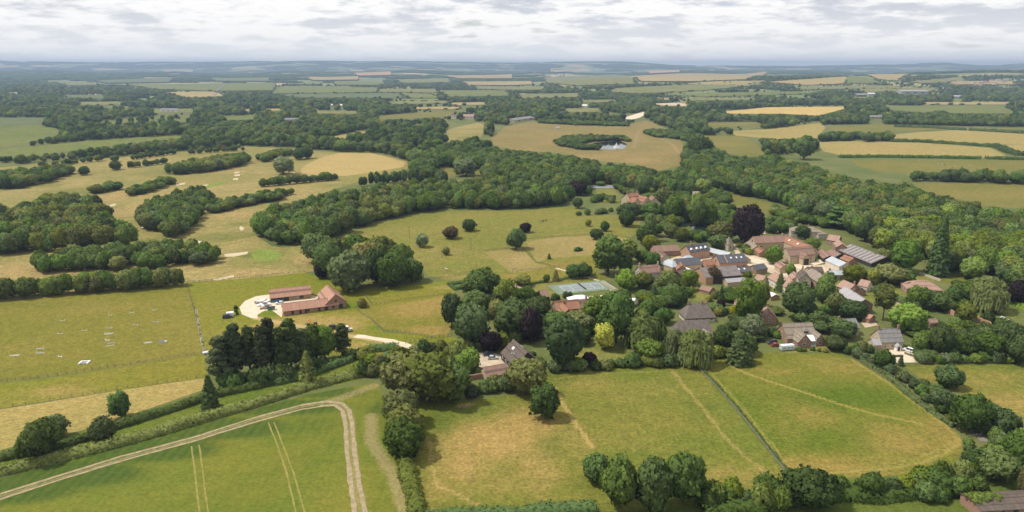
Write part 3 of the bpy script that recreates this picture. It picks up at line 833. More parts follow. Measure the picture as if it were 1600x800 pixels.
# --- roads, yards, bunkers
field('gravel_yard', [(423, 460), (400, 463), (383, 470), (374, 480), (378, 491), (392, 497), (403, 498), (402, 492), (412, 486), (424, 484), (440, 496), (443, 482), (456, 472), (492, 469), (500, 464), (486, 461), (424, 470)],
      M['gravel'], 3, res=1.0)
field('gravel_drive', [(740, 560), (748, 551), (770, 551), (787, 557), (790, 568), (757, 576), (746, 572)], M['drive'], 3, res=1.0)
field('gravel_drive', [(1383, 546), (1412, 545), (1424, 551), (1450, 566), (1386, 567), (1362, 560), (1384, 556)], M['gravel'], 3, res=1.0)
field('gravel_drive', [(970, 478), (992, 475), (990, 485), (985, 494), (979, 500), (974, 490)], M['gravel'], 3, res=1.0)
field('gravel_drive', [(920, 463), (944, 461), (955, 467), (926, 470)], M['gravel'], 3, res=1.0)
field('stone_yard', [(1036, 408), (1060, 400), (1110, 397), (1135, 396), (1175, 398), (1215, 410), (1250, 416), (1262, 424), (1236, 436), (1205, 426), (1180, 428), (1166, 436), (1140, 440), (1085, 436), (1050, 426)], M['drive'], 1.5, res=1.5, keep=False)
field('stone_yard', [(1245, 418), (1300, 412), (1330, 414), (1320, 420), (1290, 426), (1262, 424)], M['drive'], 1.6, res=1.5, keep=False)
field('stone_yard', [(1095, 420), (1100, 412), (1112, 412), (1170, 412), (1178, 414), (1150, 420), (1160, 428), (1120, 432)], M['gravel'], 2, res=1.5, keep=False)
field('stone_yard', [(1138, 402), (1176, 402), (1215, 413), (1268, 411), (1292, 401), (1302, 398), (1296, 408), (1262, 418), (1225, 421), (1235, 430), (1225, 431), (1205, 418), (1170, 408)],
      M['gravel'], 3, res=1.5, keep=False)
field('stone_yard', [(1136, 437), (1160, 434), (1166, 445), (1140, 448)], M['gravel'], 3, res=1.5, keep=False)
field('stone_yard', [(1176, 352), (1215, 348), (1232, 355), (1215, 362), (1190, 366)], M['drive'], 2, res=2, keep=False)
field('gravel_drive', [(1344, 503), (1365, 500), (1372, 508), (1352, 512)], M['drive'], 3, res=1.5, keep=False)
strip('track', [(555, 525), (600, 531), (630, 538), (658, 547)], 4.2, M['gravel'], 0.05)
strip('village_lane', [(1150, 389), (1143, 380), (1146, 372)], 3.2, M['drive'], 0.05)
strip('village_lane', [(1168, 404), (1154, 398), (1150, 390)], 3.2, M['drive'], 0.05)
strip('lane', [(1320, 548), (1370, 572), (1402, 590), (1430, 605), (1460, 622), (1490, 640), (1540, 690)], 3.2, M['lane'], 0.05, 0.1)
strip('footpath', [(868, 419), (900, 428), (940, 440), (975, 470)], 2.0, M['drive'], 0.06)
strip('footpath', [(1040, 350), (1032, 335), (1030, 322)], 3.0, M['drive'], 0.05)
strip('cart_track', [(0, 440), (30, 439), (60, 436)], 3.0, M['sand'], 0.05)
for pl in ([(163, 321), (172, 320), (182, 318), (180, 321), (168, 324)], [(220, 355), (228, 353), (232, 356), (224, 359)], [(297, 379), (307, 376), (321, 377), (320, 380), (305, 381)],
           [(350, 397), (370, 395), (388, 393), (386, 397), (366, 401), (352, 401)], [(375, 353), (382, 356), (378, 361), (374, 358)], [(366, 269), (374, 268), (374, 270), (366, 271)],
           [(366, 273), (376, 272), (374, 275), (366, 275)], [(364, 279), (372, 278), (372, 281), (364, 281)], [(274, 288), (290, 285), (288, 288), (276, 290)], [(316, 289), (326, 288), (322, 291)],
           [(0, 437), (20, 438), (31, 436), (28, 440), (0, 443)], [(332, 437), (365, 430), (366, 433), (340, 438)], [(455, 270), (461, 269), (461, 271)]):
    field('bunker', pl, M['sand'], 3, res=0.8 if pl[0][1] > 330 else 1.6, keep=False)
field('car_park', [(970, 186), (985, 181), (1004, 175), (1012, 177), (1000, 184), (988, 187)], M['gravel'], 2, res=8)
field('car_park', [(1020, 163), (1060, 161), (1078, 166), (1040, 165)], M['drive'], 2, res=10, keep=False)
strip('road', [(335, 150), (340, 142), (352, 133)], 9, M['lane'], 0.05, 0.05)

# water: pond with fountain, dark village pond
def water_mat():
    m, t, b = new_mat('pond_water')
    b.inputs['Base Color'].default_value = (0.012, 0.018, 0.018, 1)
    b.inputs['Roughness'].default_value = 0.06
    b.inputs['Specular IOR Level'].default_value = 0.5
    bp = N(t, 'ShaderNodeBump')
    bp.inputs['Strength'].default_value = 0.08
    t.links.new(noise_n(t, wpos(t), 1.2, 3), bp.inputs['Height'])
    t.links.new(bp.outputs[0], b.inputs['Normal'])
    return m


WAT = water_mat()
field('pond_water', [(915, 228), (930, 223), (968, 220), (980, 225), (976, 232), (955, 234), (930, 232)], WAT, 3, res=6)
field('pond_water', [(1076, 352), (1090, 350), (1108, 354), (1116, 362), (1100, 364), (1084, 359)], WAT, 2, res=2)
# ------------------------------------------------------------------ foliage
class Leafy:
    """collects leaf clumps (bent leaf-spray faces) and a knobbly inner mass"""

    def __init__(self, seed):
        self.rng = np.random.default_rng(seed)
        self.v, self.f, self.n = [], [], []
        self.k = 0

    def cards(self, c, nrm, size, sn, stretch=None):
        """c centres, nrm facing, size per card, sn shading normals; stretch: length of hanging strands"""
        r = self.rng
        m = len(c)
        nrm = nrm / (np.linalg.norm(nrm, axis=1, keepdims=True) + 1e-9)
        up = np.where(np.abs(nrm[:, 2:3]) > 0.9, np.array([[1.0, 0, 0]]), np.array([[0, 0, 1.0]]))
        t = np.cross(up, nrm)
        t /= np.linalg.norm(t, axis=1, keepdims=True) + 1e-9
        b = np.cross(nrm, t)
        if stretch is None:
            a = r.uniform(0, 2 * np.pi, m)[:, None]
            t, b = t * np.cos(a) + b * np.sin(a), b * np.cos(a) - t * np.sin(a)
            l = np.ones(m)
        else:
            l = stretch
        q = []
        for sx, sy in ((-1, -1), (1, -1), (1, 1), (-1, 1)):
            jx = sx * (0.5 + r.uniform(-0.22, 0.22, m)) * size
            jy = sy * (0.5 + r.uniform(-0.22, 0.22, m)) * size * l
            jz = r.uniform(-0.18, 0.18, m) * size
            q.append(c + t * jx[:, None] + b * jy[:, None] + nrm * jz[:, None])
        vs = np.stack(q, 1).reshape(-1, 3)
        self.v.append(vs)
        self.n.append(np.repeat(sn, 4, 0))
        idx = np.arange(m * 4).reshape(-1, 4) + self.k
        self.f += [tuple(i) for i in idx.tolist()]
        self.k += m * 4

    def blob(self, c, rad, sn_c, sub=2, bump=0.18):
        bm = bmesh.new()
        bmesh.ops.create_icosphere(bm, subdivisions=sub, radius=1.0)
        o = self.rng.uniform(-50, 50, 3)
        vs = []
        for v in bm.verts:
            s = 1 + bump * mnoise.noise(Vector(v.co * 2.2) + Vector(o))
            vs.append([c[i] + v.co[i] * rad[i] * s for i in range(3)])
        vs = np.array(vs)
        fs = [tuple(v.index + self.k for v in f.verts) for f in bm.faces]
        bm.free()
        n = vs - np.asarray(sn_c)
        n /= np.linalg.norm(n, axis=1, keepdims=True) + 1e-9
        self.v.append(vs)
        self.n.append(n)
        self.f += fs
        self.k += len(vs)

    def mesh(self, name):
        v = np.concatenate(self.v)
        n = np.concatenate(self.n)
        n /= np.linalg.norm(n, axis=1, keepdims=True) + 1e-9
        me = bpy.data.meshes.new(name)
        me.from_pydata(v.tolist(), [], self.f)
        me.polygons.foreach_set('use_smooth', [True] * len(me.polygons))
        me.materials.append(FOL)
        me.update()
        me.normals_split_custom_set_from_vertices(n.tolist())
        return me


def sphere_dirs(r, n, zmin=-1.0):
    z = r.uniform(zmin, 1, n)
    a = r.uniform(0, 2 * np.pi, n)
    s = np.sqrt(np.maximum(0, 1 - z * z))
    return np.stack([s * np.cos(a), s * np.sin(a), z], 1)


def lobes_crown(seed, H, Wd, zb, K=30, per=64, lobe=0.34, card=0.15, top=1.0, zmin=-0.55, ragged=0.12, flat=1.0, shell=0.66):
    L = Leafy(seed)
    r = L.rng
    R = Wd / 2
    Rz = (H - zb) / 2
    C = np.array([0, 0, zb + Rz])
    D = sphere_dirs(r, K, zmin)
    # spread the lobes out a little
    for _ in range(8):
        d = D[:, None] - D[None]
        q = (d ** 2).sum(-1) + np.eye(K)
        D = D + 0.02 * (d / q[..., None] ** 1.2).sum(1)
        D /= np.linalg.norm(D, axis=1, keepdims=True)
        D[:, 2] = np.maximum(D[:, 2], zmin)
    L.blob(C, (R * 0.66, R * 0.66, Rz * 0.66), C, 2, 0.3)
    for i in range(K):
        s = shell * r.uniform(1 - ragged * 1.4, 1 + ragged)
        c = C + D[i] * np.array([R, R, Rz]) * s
        lr = lobe * R * r.uniform(0.72, 1.25) * (1.0 if D[i, 2] < 0.75 else 0.9)
        lrz = lr * flat * (Rz / R) ** 0.35
        L.blob(c, (lr * 0.84, lr * 0.84, lrz * 0.84), c * 0.6 + C * 0.4, 1, 0.2)
        d = sphere_dirs(r, per)
        d = d[(d @ D[i]) > -0.35]
        pos = c + d * np.array([lr, lr, lrz]) * r.uniform(0.82, 1.14, (len(d), 1))
        out = d + 0.55 * r.normal(size=d.shape)
        sn = d * 0.6 + (pos - C) / np.array([R, R, Rz]) * 0.6 + 0.26 * r.normal(size=d.shape)
        L.cards(pos, out, card * R * r.uniform(0.6, 1.35, len(d)), sn)
    return L


def trunk_mesh(seed, H, zb, rad, limbs=5, spread=0.3, W=8):
    r = random.Random(seed)
    mb = MB()
    pts = [Vector((0, 0, -0.3)), Vector((r.uniform(-.1, .1), r.uniform(-.1, .1), zb * 0.6)), Vector((r.uniform(-.3, .3), r.uniform(-.3, .3), zb + (H - zb) * 0.35)),
           Vector((r.uniform(-.5, .5), r.uniform(-.5, .5), zb + (H - zb) * 0.7))]
    rr = [rad * 1.3, rad, rad * 0.7, rad * 0.3]
    for i in range(3):
        mb.bar(pts[i], pts[i + 1], rr[i], 6, rr[i + 1])
    for k in range(limbs):
        a = 2 * math.pi * k / limbs + r.uniform(-.4, .4)
        z0 = zb * r.uniform(0.75, 1.0) + (H - zb) * r.uniform(0, 0.2)
        e = Vector((math.cos(a) * W * spread, math.sin(a) * W * spread, z0 + (H - zb) * r.uniform(0.15, 0.4)))
        mb.bar((0, 0, z0), e, rad * 0.45, 5, rad * 0.15)
    me = bpy.data.meshes.new("trunk")
    me.from_pydata(mb.v, [], mb.f)
    me.materials.append(BARK)
    me.update()
    return me


def cone_crown(seed, H, Wd, zb, tiers=14, per=60, card=0.11, droop=0.35, power=1.0, ragged=0.15):
    L = Leafy(seed)
    r = L.rng
    R = Wd / 2
    for i in range(6):
        t = i / 6
        L.blob((0, 0, zb + (H - zb) * (t + 0.05)), (R * 0.62 * (1 - t) ** power, R * 0.62 * (1 - t) ** power, (H - zb) * 0.13), (0, 0, zb + (H - zb) * (t - .05)), 1, 0.25)
    for i in range(tiers):
        t = (i + r.uniform(0, 0.7)) / tiers
        rr = R * (1 - t) ** power * r.uniform(1 - ragged, 1 + ragged) + 0.25
        z = zb + (H - zb) * t * 0.97
        n = int(per * (0.35 + 0.65 * (1 - t)))
        a = r.uniform(0, 2 * np.pi, n)
        q = np.sqrt(r.uniform(0.25, 1, n)) * rr * (1 + 0.2 * np.sin(a * 5 + i * 2.1))
        pos = np.stack([q * np.cos(a), q * np.sin(a), z - droop * q * 0.8 + r.normal(size=n) * 0.2], 1)
        out = np.stack([np.cos(a), np.sin(a), 0.6 + 0 * a], 1) + 0.4 * r.normal(size=(n, 3))
        sn = np.stack([np.cos(a), np.sin(a), 0.45 + 0 * a], 1) + 0.2 * r.normal(size=(n, 3))
        L.cards(pos, out, card * Wd * r.uniform(0.6, 1.3, n), sn)
    return L


def pine_crown(seed, H, Wd, zb):
    L = Leafy(seed)
    r = L.rng
    R = Wd / 2
    K = 26
    for i in range(K):
        t = (i + 0.5) / K
        z = zb + (H - zb) * t
        w = R * (0.95 - 0.62 * t ** 1.6) * r.uniform(0.55, 1.0)
        a = i * 2.4 + r.uniform(-.5, .5)
        rad = w * r.uniform(0.3, 0.62) if t < 0.93 else 0
        c = np.array([rad * math.cos(a), rad * math.sin(a), z])
        lr = R * r.uniform(0.30, 0.46) * (1.05 - 0.35 * t)
        L.blob(c, (lr * 0.8, lr * 0.8, lr * 0.6), c - np.array([0, 0, lr * 0.2]), 1, 0.3)
        d = sphere_dirs(r, 90, -0.7)
        pos = c + d * np.array([lr, lr, lr * 0.72]) * r.uniform(0.8, 1.2, (len(d), 1))
        sn = d + np.array([math.cos(a), math.sin(a), 0.3]) * 0.4 + 0.25 * r.normal(size=d.shape)
        L.cards(pos, d + 0.7 * r.normal(size=d.shape), 0.115 * R * r.uniform(0.6, 1.3, len(d)), sn)
    return L


def willow_crown(seed, H, Wd):
    L = Leafy(seed)
    r = L.rng
    R = Wd / 2
    C = np.array([0, 0, H * 0.45])
    L.blob((0, 0, H * 0.52), (R * 0.72, R * 0.72, H * 0.4), C, 2, 0.25)
    K = 34
    D = sphere_dirs(r, K, 0.05)
    for i in range(K):
        s = r.uniform(0.75, 1.0)
        top = np.array([D[i, 0] * R * 0.86 * s, D[i, 1] * R * 0.86 * s, H * (0.42 + 0.53 * D[i, 2] * s)])
        lr = R * r.uniform(0.2, 0.32)
        L.blob(top - np.array([0, 0, lr * 0.5]), (lr * .75, lr * .75, lr * 1.2), C, 1, 0.2)
        n = 52
        d = sphere_dirs(r, n, -0.1)
        pos = top + d * lr * np.array([1, 1, 0.8])
        L.cards(pos, d + 0.5 * r.normal(size=d.shape), 0.12 * R * r.uniform(0.6, 1.2, n), d + (top - C) / R * 0.5 + 0.2 * r.normal(size=d.shape))
        # hanging strands
        n = 46
        a = r.uniform(0, 2 * np.pi, n)
        q = lr * np.sqrt(r.uniform(0.2, 1, n)) * 1.1
        zt = top[2] - r.uniform(0.0, 0.85, n) * (top[2] - 0.06 * H)
        pos = np.stack([top[0] * (1 + 0.05 * (1 - zt / H)) + q * np.cos(a), top[1] * (1 + 0.05 * (1 - zt / H)) + q * np.sin(a), zt], 1)
        out = np.stack([top[0] / R + 0.5 * np.cos(a), top[1] / R + 0.5 * np.sin(a), 0.15 + 0 * a], 1) + 0.2 * r.normal(size=(n, 3))
        L.cards(pos, out, 0.055 * R * r.uniform(0.7, 1.5, n), out + np.array([0, 0, 0.35]), stretch=r.uniform(3, 7, n))
    return L


def cedar_crown(seed, H, Wd, zb):
    L = Leafy(seed)
    r = L.rng
    R = Wd / 2
    for k in range(13):
        t = k / 12
        z = zb + (H - zb) * t
        a0 = k * 2.4
        rr = R * (1 - 0.6 * t ** 1.5) * r.uniform(0.45, 0.62)
        c = np.array([math.cos(a0) * rr, math.sin(a0) * rr, z])
        lr = R * 0.5 * (1.1 - 0.4 * t)
        L.blob(c, (lr * .85, lr * .85, lr * 0.16), c - np.array([0, 0, lr * .5]), 2, 0.3)
        d = sphere_dirs(r, 190, -0.3)
        pos = c + d * np.array([lr, lr, lr * 0.2]) * r.uniform(0.85, 1.12, (len(d), 1))
        L.cards(pos, d * np.array([.5, .5, 1]) + 0.4 * r.normal(size=d.shape), 0.12 * R * r.uniform(0.6, 1.2, len(d)), d + np.array([0, 0, .5]) + 0.2 * r.normal(size=d.shape))
    return L


KINDS = {}


def reg(kind, H, Wd, crowns, trunk):
    ms = [c.mesh("crown_" + kind) for c in crowns]
    co = np.concatenate(crowns[0].v)
    KINDS[kind] = dict(H=float(np.percentile(co[:, 2], 99.5)), W=2 * float(np.percentile(np.hypot(co[:, 0], co[:, 1]), 96)), crowns=ms, trunk=trunk)


reg('oak', 13, 14, [lobes_crown(s, 13, 14, 0.5, 44, 70, 0.30, 0.115, zmin=-0.8, ragged=0.2) for s in (1, 2, 3)], trunk_mesh(1, 13, 2.6, 0.45, 5, 0.3, 14))
reg('ash', 17, 12, [lobes_crown(s, 17, 12, 0.8, 44, 70, 0.37, 0.125, ragged=0.16, zmin=-0.8) for s in (4, 5, 6)], trunk_mesh(2, 17, 4.0, 0.38, 5, 0.28, 12))
reg('round', 8, 8, [lobes_crown(s, 8, 8, 0.35, 32, 66, 0.36, 0.135, ragged=0.09, zmin=-0.8) for s in (7, 8)], trunk_mesh(3, 8, 1.6, 0.18, 4, 0.25, 8))
reg('ragged', 9, 8, [lobes_crown(s, 9, 8, 0.4, 32, 66, 0.33, 0.13, ragged=0.26, zmin=-0.8) for s in (9, 10)], trunk_mesh(4, 9, 2.0, 0.2, 5, 0.3, 8))
reg('poplar', 20, 8, [lobes_crown(s, 20, 8, 0.8, 44, 60, 0.42, 0.17, ragged=0.14, zmin=-0.85) for s in (11, 12)], trunk_mesh(5, 20, 3.0, 0.35, 3, 0.2, 8))
reg('birch', 15, 7, [lobes_crown(s, 15, 7, 2.4, 34, 42, 0.36, 0.17, ragged=0.28, shell=0.6) for s in (13,)], trunk_mesh(6, 15, 3.5, 0.2, 4, 0.2, 7))
reg('pine', 18, 9, [pine_crown(s, 18, 9, 4.6) for s in (14, 15, 16)], trunk_mesh(7, 18, 6.0, 0.32, 6, 0.3, 9))
reg('cone', 14, 7, [cone_crown(s, 14, 7, 0.6, 22, 70, 0.11, 0.35, 0.8) for s in (17, 18)], trunk_mesh(8, 14, 1.0, 0.25, 0))
reg('sequoia', 30, 11, [cone_crown(s, 30, 11, 0.8, 44, 90, 0.10, 0.3, 0.62, 0.22) for s in (19,)], trunk_mesh(9, 30, 2.0, 0.8, 0))
reg('willow', 12, 13, [willow_crown(s, 12, 13) for s in (20, 21)], trunk_mesh(10, 12, 3.0, 0.4, 5, 0.25, 13))
reg('cedar', 16, 18, [cedar_crown(s, 16, 18, 3.5) for s in (22,)], trunk_mesh(11, 16, 3.5, 0.6, 6, 0.3, 18))
reg('bush', 3.2, 4.4, [lobes_crown(s, 3.2, 4.4, -0.4, 20, 52, 0.4, 0.2, zmin=-0.2, ragged=0.16) for s in (23, 24, 25)], None)

TONE = {
    'mid': (.053, .080, .021), 'dark': (.034, .054, .017), 'olive': (.076, .088, .026), 'light': (.092, .118, .026), 'lime': (.145, .165, .032),
    'yellow': (.33, .31, .025), 'willow': (.165, .19, .058), 'grey': (.064, .082, .034), 'pale': (.105, .125, .06), 'purple': (.038, .024, .027),
    'copper': (.045, .032, .022), 'pine': (.034, .046, .020), 'cream': (.25, .24, .10), 'bright': (.080, .112, .023), 'rust': (.085, .078, .026),
}
TONE = {k: tuple(x * (1.0 if k in ('yellow', 'cream') else 1.2 if k in ('willow', 'lime') else 0.85 if k in ('purple',) else 2.8 if k == 'pine' else 2.55 if k == 'dark' else 1.85 if k == 'light' else 2.2) for x in c) for k, c in TONE.items()}
TONE = {k: (c[0] * 1.06, c[1] * 1.0, c[2] * .85) if k not in ('purple', 'cream', 'pale', 'grey', 'yellow', 'willow') else c for k, c in TONE.items()}
TREES = []           # (pixel size, dict)
KEEP = []            # pixel boxes of buildings: (x0, y0, x1, y1)


def tree(kind, px, py, wpx, hpx, tone, label, group=None, edge=True):
    """a tree whose visible crown is wpx wide and hpx tall with its foot at pixel (px, py)"""
    s = mpp(px, py)
    dep = -ray(px, py)[2] / np.linalg.norm(ray(px, py))
    if edge:
        py = py - 0.22 * wpx * dep
        s = mpp(px, py)
    b = P(px, py)
    w = wpx * s
    ca = math.sqrt(1 - dep * dep)
    h = max((hpx * s - 0.18 * w * dep) / ca, 0.45 * w if kind != 'bush' else 0.4 * w)
    TREES.append(dict(kind=kind, x=b.x, y=b.y, z=b.z, w=w, h=h, tone=tone, label=label, group=group, px=hpx * wpx, hand=True))


def wood(pts, spacing, hts, mix, phrase, group, seed, wk=0.75, keepclear=True, top=True, row_=False):
    """trees of a wood over a pixel polygon; mix: list of (kind, tone, weight)"""
    wp = [tuple(P(*p)) for p in pts]
    r = random.Random(seed)
    xs, ys_ = [p[0] for p in wp], [p[1] for p in wp]
    y = min(ys_)
    row = 0
    wts = [m[2] for m in mix]
    while y < max(ys_):
        x = min(xs) + (row % 2) * spacing / 2
        while x < max(xs):
            qx, qy = x + r.uniform(-.38, .38) * spacing, y + r.uniform(-.38, .38) * spacing
            if bool(inpoly(qx, qy, wp)):
                kd, tn, _ = r.choices(mix, wts)[0]
                # drifts of one kind
                nv = mnoise.noise(Vector((qx * 0.02, qy * 0.02, seed * 3.1)))
                if nv > 0.25:
                    kd, tn, _ = mix[0]
                elif nv < -0.3 and len(mix) > 1:
                    kd, tn, _ = mix[1]
                h = r.uniform(*hts)
                w = h * wk * r.uniform(0.85, 1.15) if row_ else min(max(spacing * r.uniform(0.85, 1.6), h * wk * r.uniform(0.85, 1.2)), spacing * 2.0)
                z = float(terrain(qx, qy))
                X, Y, dpt = proj(qx, qy, z)
                hp, wpp = h * F / dpt, w * F / dpt
                ok = not (top and covers_open(X, Y - hp, Y))
                if keepclear and ok:
                    for (a, b_, c, d_) in KEEP:
                        if X + wpp * .42 > a and X - wpp * .42 < c and Y - hp * 0.95 < d_ and Y > b_ + (d_ - b_) * 0.4:
                            ok = False
                            break
                if ok:
                    TREES.append(dict(kind=kd, x=qx, y=qy, z=z, w=w, h=h, tone=tn, label=phrase, group=group, px=hp * wpp, hand=False))
            x += spacing
        y += spacing * 0.87
        row += 1


def tree_row(pts, gap, hts, wk, mix, phrase, group, seed):
    """a planted row along a pixel polyline"""
    q = [P(*p) for p in pts]
    r = random.Random(seed)
    for i in range(len(q) - 1):
        n = max(1, round((q[i + 1] - q[i]).length / gap))
        for k in range(n):
            c = q[i].lerp(q[i + 1], (k + r.uniform(.1, .9)) / n)
            kd, tn, _ = r.choices(mix, [m[2] for m in mix])[0]
            h = r.uniform(*hts)
            w = h * wk * r.uniform(.85, 1.2)
            x, y = c.x + r.uniform(-.15, .15) * gap, c.y + r.uniform(-.3, .3) * gap
            X, Y, dpt = proj(x, y, c.z)
            TREES.append(dict(kind=kd, x=x, y=y, z=c.z, w=w, h=h, tone=tn, label=phrase, group=group, px=h * w * (F / dpt) ** 2, hand=False))


KWORD = {'oak': 'broad', 'ash': 'tall', 'round': 'rounded', 'ragged': 'loose', 'poplar': 'narrow', 'birch': 'slender', 'pine': 'dark pine', 'cone': 'conical', 'willow': 'weeping', 'cedar': 'flat tiered',
         'sequoia': 'towering', 'bush': 'bushy'}
TWORD = {'mid': 'mid green', 'dark': 'dark green', 'olive': 'olive green', 'light': 'light green', 'lime': 'yellow green', 'yellow': 'golden yellow', 'willow': 'pale yellow green', 'grey': 'grey green',
         'pale': 'pale silvery green', 'purple': 'dark purple', 'copper': 'coppery brown', 'pine': 'blackish green', 'cream': 'cream flowered', 'bright': 'bright green', 'rust': 'rusty green'}
_tc = [0]
TRNG = random.Random(5)


def build_tree(t):
    K = KINDS[t['kind']]
    col = TONE[t['tone']]
    v = TRNG.uniform(0.85, 1.18)
    col = tuple(c * v for c in col)
    cm = TRNG.choice(K['crowns'])
    sc = (t['w'] / K['W'] * TRNG.uniform(.97, 1.05), t['w'] / K['W'] * TRNG.uniform(.97, 1.05), t['h'] / K['H'])
    if t['kind'] == 'bush':
        o = bpy.data.objects.new('shrub', cm)
        o.location = (t['x'], t['y'], t['z'])
        o.rotation_euler = (0, 0, TRNG.uniform(0, 6.28))
        o.scale = sc
        o.color = (*col, 1)
        link(o)
        tag(o, t['label'], 'shrub', t['group'])
        return
    nm = {'pine': 'pine_tree', 'cone': 'conifer_tree', 'willow': 'willow_tree', 'cedar': 'cedar_tree', 'sequoia': 'conifer_tree', 'birch': 'birch_tree'}.get(t['kind'], 'broadleaf_tree')
    e = empty(nm, (t['x'], t['y'], t['z']), TRNG.uniform(0, 6.28), t['label'], 'tree', t['group'])
    e.scale = sc
    o = link(bpy.data.objects.new('crown', cm), e)
    o.color = (*col, 1)
    link(bpy.data.objects.new('trunk', K['trunk']), e)


def hedge(pts, w, h, tone, label, group=None, seed=1, dens=3.0, card=0.55, gaps=0.0, name='hedge', ragged=0.3, world=False):
    """a hedge along a pixel polyline: knobbly inner mass under leaf sprays, one mesh"""
    q = [Vector(p) for p in pts] if world else [P(*p) for p in pts]
    fine = []
    step = max(1.0, w * 0.45)
    for i in range(len(q) - 1):
        n = max(1, int((q[i + 1] - q[i]).length / step))
        fine += [q[i].lerp(q[i + 1], k / n) for k in range(n)]
    fine.append(q[-1])
    o3 = fine[len(fine) // 2].copy()
    L = Leafy(seed)
    r = L.rng
    prof = [(-0.5, 0), (-0.52, 0.45), (-0.42, 0.82), (-0.18, 1.0), (0.18, 1.0), (0.42, 0.82), (0.52, 0.45), (0.5, 0)]
    vs, fs, ns = [], [], []
    npf = len(prof)
    for i, p in enumerate(fine):
        d = fine[min(i + 1, len(fine) - 1)] - fine[max(i - 1, 0)]
        nrm = Vector((-d.y, d.x, 0)).normalized()
        hh = h * (1 + ragged * mnoise.noise(Vector((i * 0.31, seed * 7.7, 0))) * 1.3)
        ww = w * (1 + ragged * mnoise.noise(Vector((i * 0.23, seed * 3.3, 5))) * 1.1)
        for a, b in prof:
            j = 1 + 0.10 * r.normal()
            vs.append((p.x - o3.x + nrm.x * a * ww * 0.9 * j, p.y - o3.y + nrm.y * a * ww * 0.9 * j, p.z - o3.z + b * hh * 0.92 * j))
            n = nrm * a + Vector((0, 0, 0.15 + b * 0.6))
            ns.append(tuple(n.normalized()))
        n = int(dens * step * (w * 0.8 + h * 1.6))
        k = r.integers(0, npf - 1, n)
        f = r.uniform(0, 1, n)
        pa = np.array(prof)
        ab = pa[k] * (1 - f[:, None]) + pa[k + 1] * f[:, None]
        al = r.uniform(-.6, .6, n) * step
        dn = d.normalized()
        jit = r.uniform(0.88, 1.18, n)
        pos = np.stack([p.x - o3.x + nrm.x * ab[:, 0] * ww * jit + dn.x * al, p.y - o3.y + nrm.y * ab[:, 0] * ww * jit + dn.y * al, p.z - o3.z + ab[:, 1] * hh * jit], 1)
        out = np.stack([nrm.x * ab[:, 0], nrm.y * ab[:, 0], 0.12 + ab[:, 1] * 0.5], 1)
        out /= np.linalg.norm(out, axis=1, keepdims=True)
        L.cards(pos, out + 0.55 * r.normal(size=out.shape), card * r.uniform(0.55, 1.35, n), out + 0.28 * r.normal(size=out.shape))
    m = len(fine)
    k0 = L.k
    for i in range(m - 1):
        for j in range(npf - 1):
            a = k0 + i * npf + j
            fs.append((a, a + npf, a + npf + 1, a + 1))
    fs.append(tuple(k0 + j for j in range(npf)))
    fs.append(tuple(k0 + (m - 1) * npf + j for j in reversed(range(npf))))
    L.v.append(np.array(vs))
    L.n.append(np.array(ns))
    L.f += fs
    L.k += len(vs)
    o = bpy.data.objects.new(name, L.mesh(name))
    o.location = o3
    o.color = (*TONE[tone], 1)
    link(o)
    tag(o, label, 'hedge', group)
    return o
# ------------------------------------------------------------------ buildings
_win = {}


def window_meshes(w, h, framec):
    key = (round(w, 2), round(h, 2), framec)
    if key not in _win:
        mb = MB()
        t = 0.09
        mb.box(-w / 2, -0.06, 0, -w / 2 + t, 0.05, h).box(w / 2 - t, -0.06, 0, w / 2, 0.05, h)
        mb.box(-w / 2 + t, -0.06, 0, w / 2 - t, 0.05, t).box(-w / 2 + t, -0.06, h - t, w / 2 - t, 0.05, h)
        mb.box(-0.03, -0.05, t, 0.03, 0.04, h - t)
        f = bpy.data.meshes.new('window')
        f.from_pydata(mb.v, [], mb.f)
        f.materials.append(M[framec])
        p = MB().box(-w / 2 + t, -0.04, t, w / 2 - t, 0.02, h - t)
        g = bpy.data.meshes.new('pane')
        g.from_pydata(p.v, [], p.f)
        g.materials.append(M['glass'])
        _win[key] = (f, g)
    return _win[key]


def add_window(parent, x, y, z, rz, w=1.1, h=1.15, framec='white', name='window'):
    """x, y, z: middle of the sill in the parent's frame; rz turns local -y to the outside"""
    f, g = window_meshes(w, h, framec)
    o = link(bpy.data.objects.new(name, f), parent)
    o.location = (x, y, z)
    o.rotation_euler = (0, 0, rz)
    link(bpy.data.objects.new('pane', g), o)
    return o


def add_door(parent, x, y, rz, w=1.0, h=2.05, m='darktimber', name='door'):
    mb = MB().box(-w / 2 - .08, -0.05, 0.02, w / 2 + .08, 0.04, h + .08)
    d = MB().box(-w / 2, -0.08, 0.02, w / 2, -0.052, h)
    o = mb.build(name, M[m], parent)
    o.location = (x, y, 0)
    o.rotation_euler = (0, 0, rz)
    d.build('door_leaf', M['darktimber' if m != 'darktimber' else 'lead'], o)
    return o


def chimney(parent, x, y, z0, h, m, w=0.75):
    mb = MB().box(-w / 2, -w / 2, 0, w / 2, w / 2, h).box(-w / 2 - .08, -w / 2 - .08, h - 0.3, w / 2 + .08, w / 2 + .08, h - 0.12)
    c = mb.build('chimney', M[m], parent)
    c.location = (x, y, z0)
    p = MB().bar((-.15, 0, h - .02), (-.15, 0, h + .35), .12, 7).bar((.18, 0, h - .02), (.18, 0, h + .32), .12, 7)
    po = p.build('chimney_pot', M['redtile'], parent)
    po.location = (x, y, z0)
    return c


def frame_of(r0, r1, zr):
    a, b = P(*r0, zr), P(*r1, zr)
    c = (a + b) / 2
    d = b - a
    return Vector((c.x, c.y, 0)), math.atan2(d.y, d.x), math.hypot(d.x, d.y)


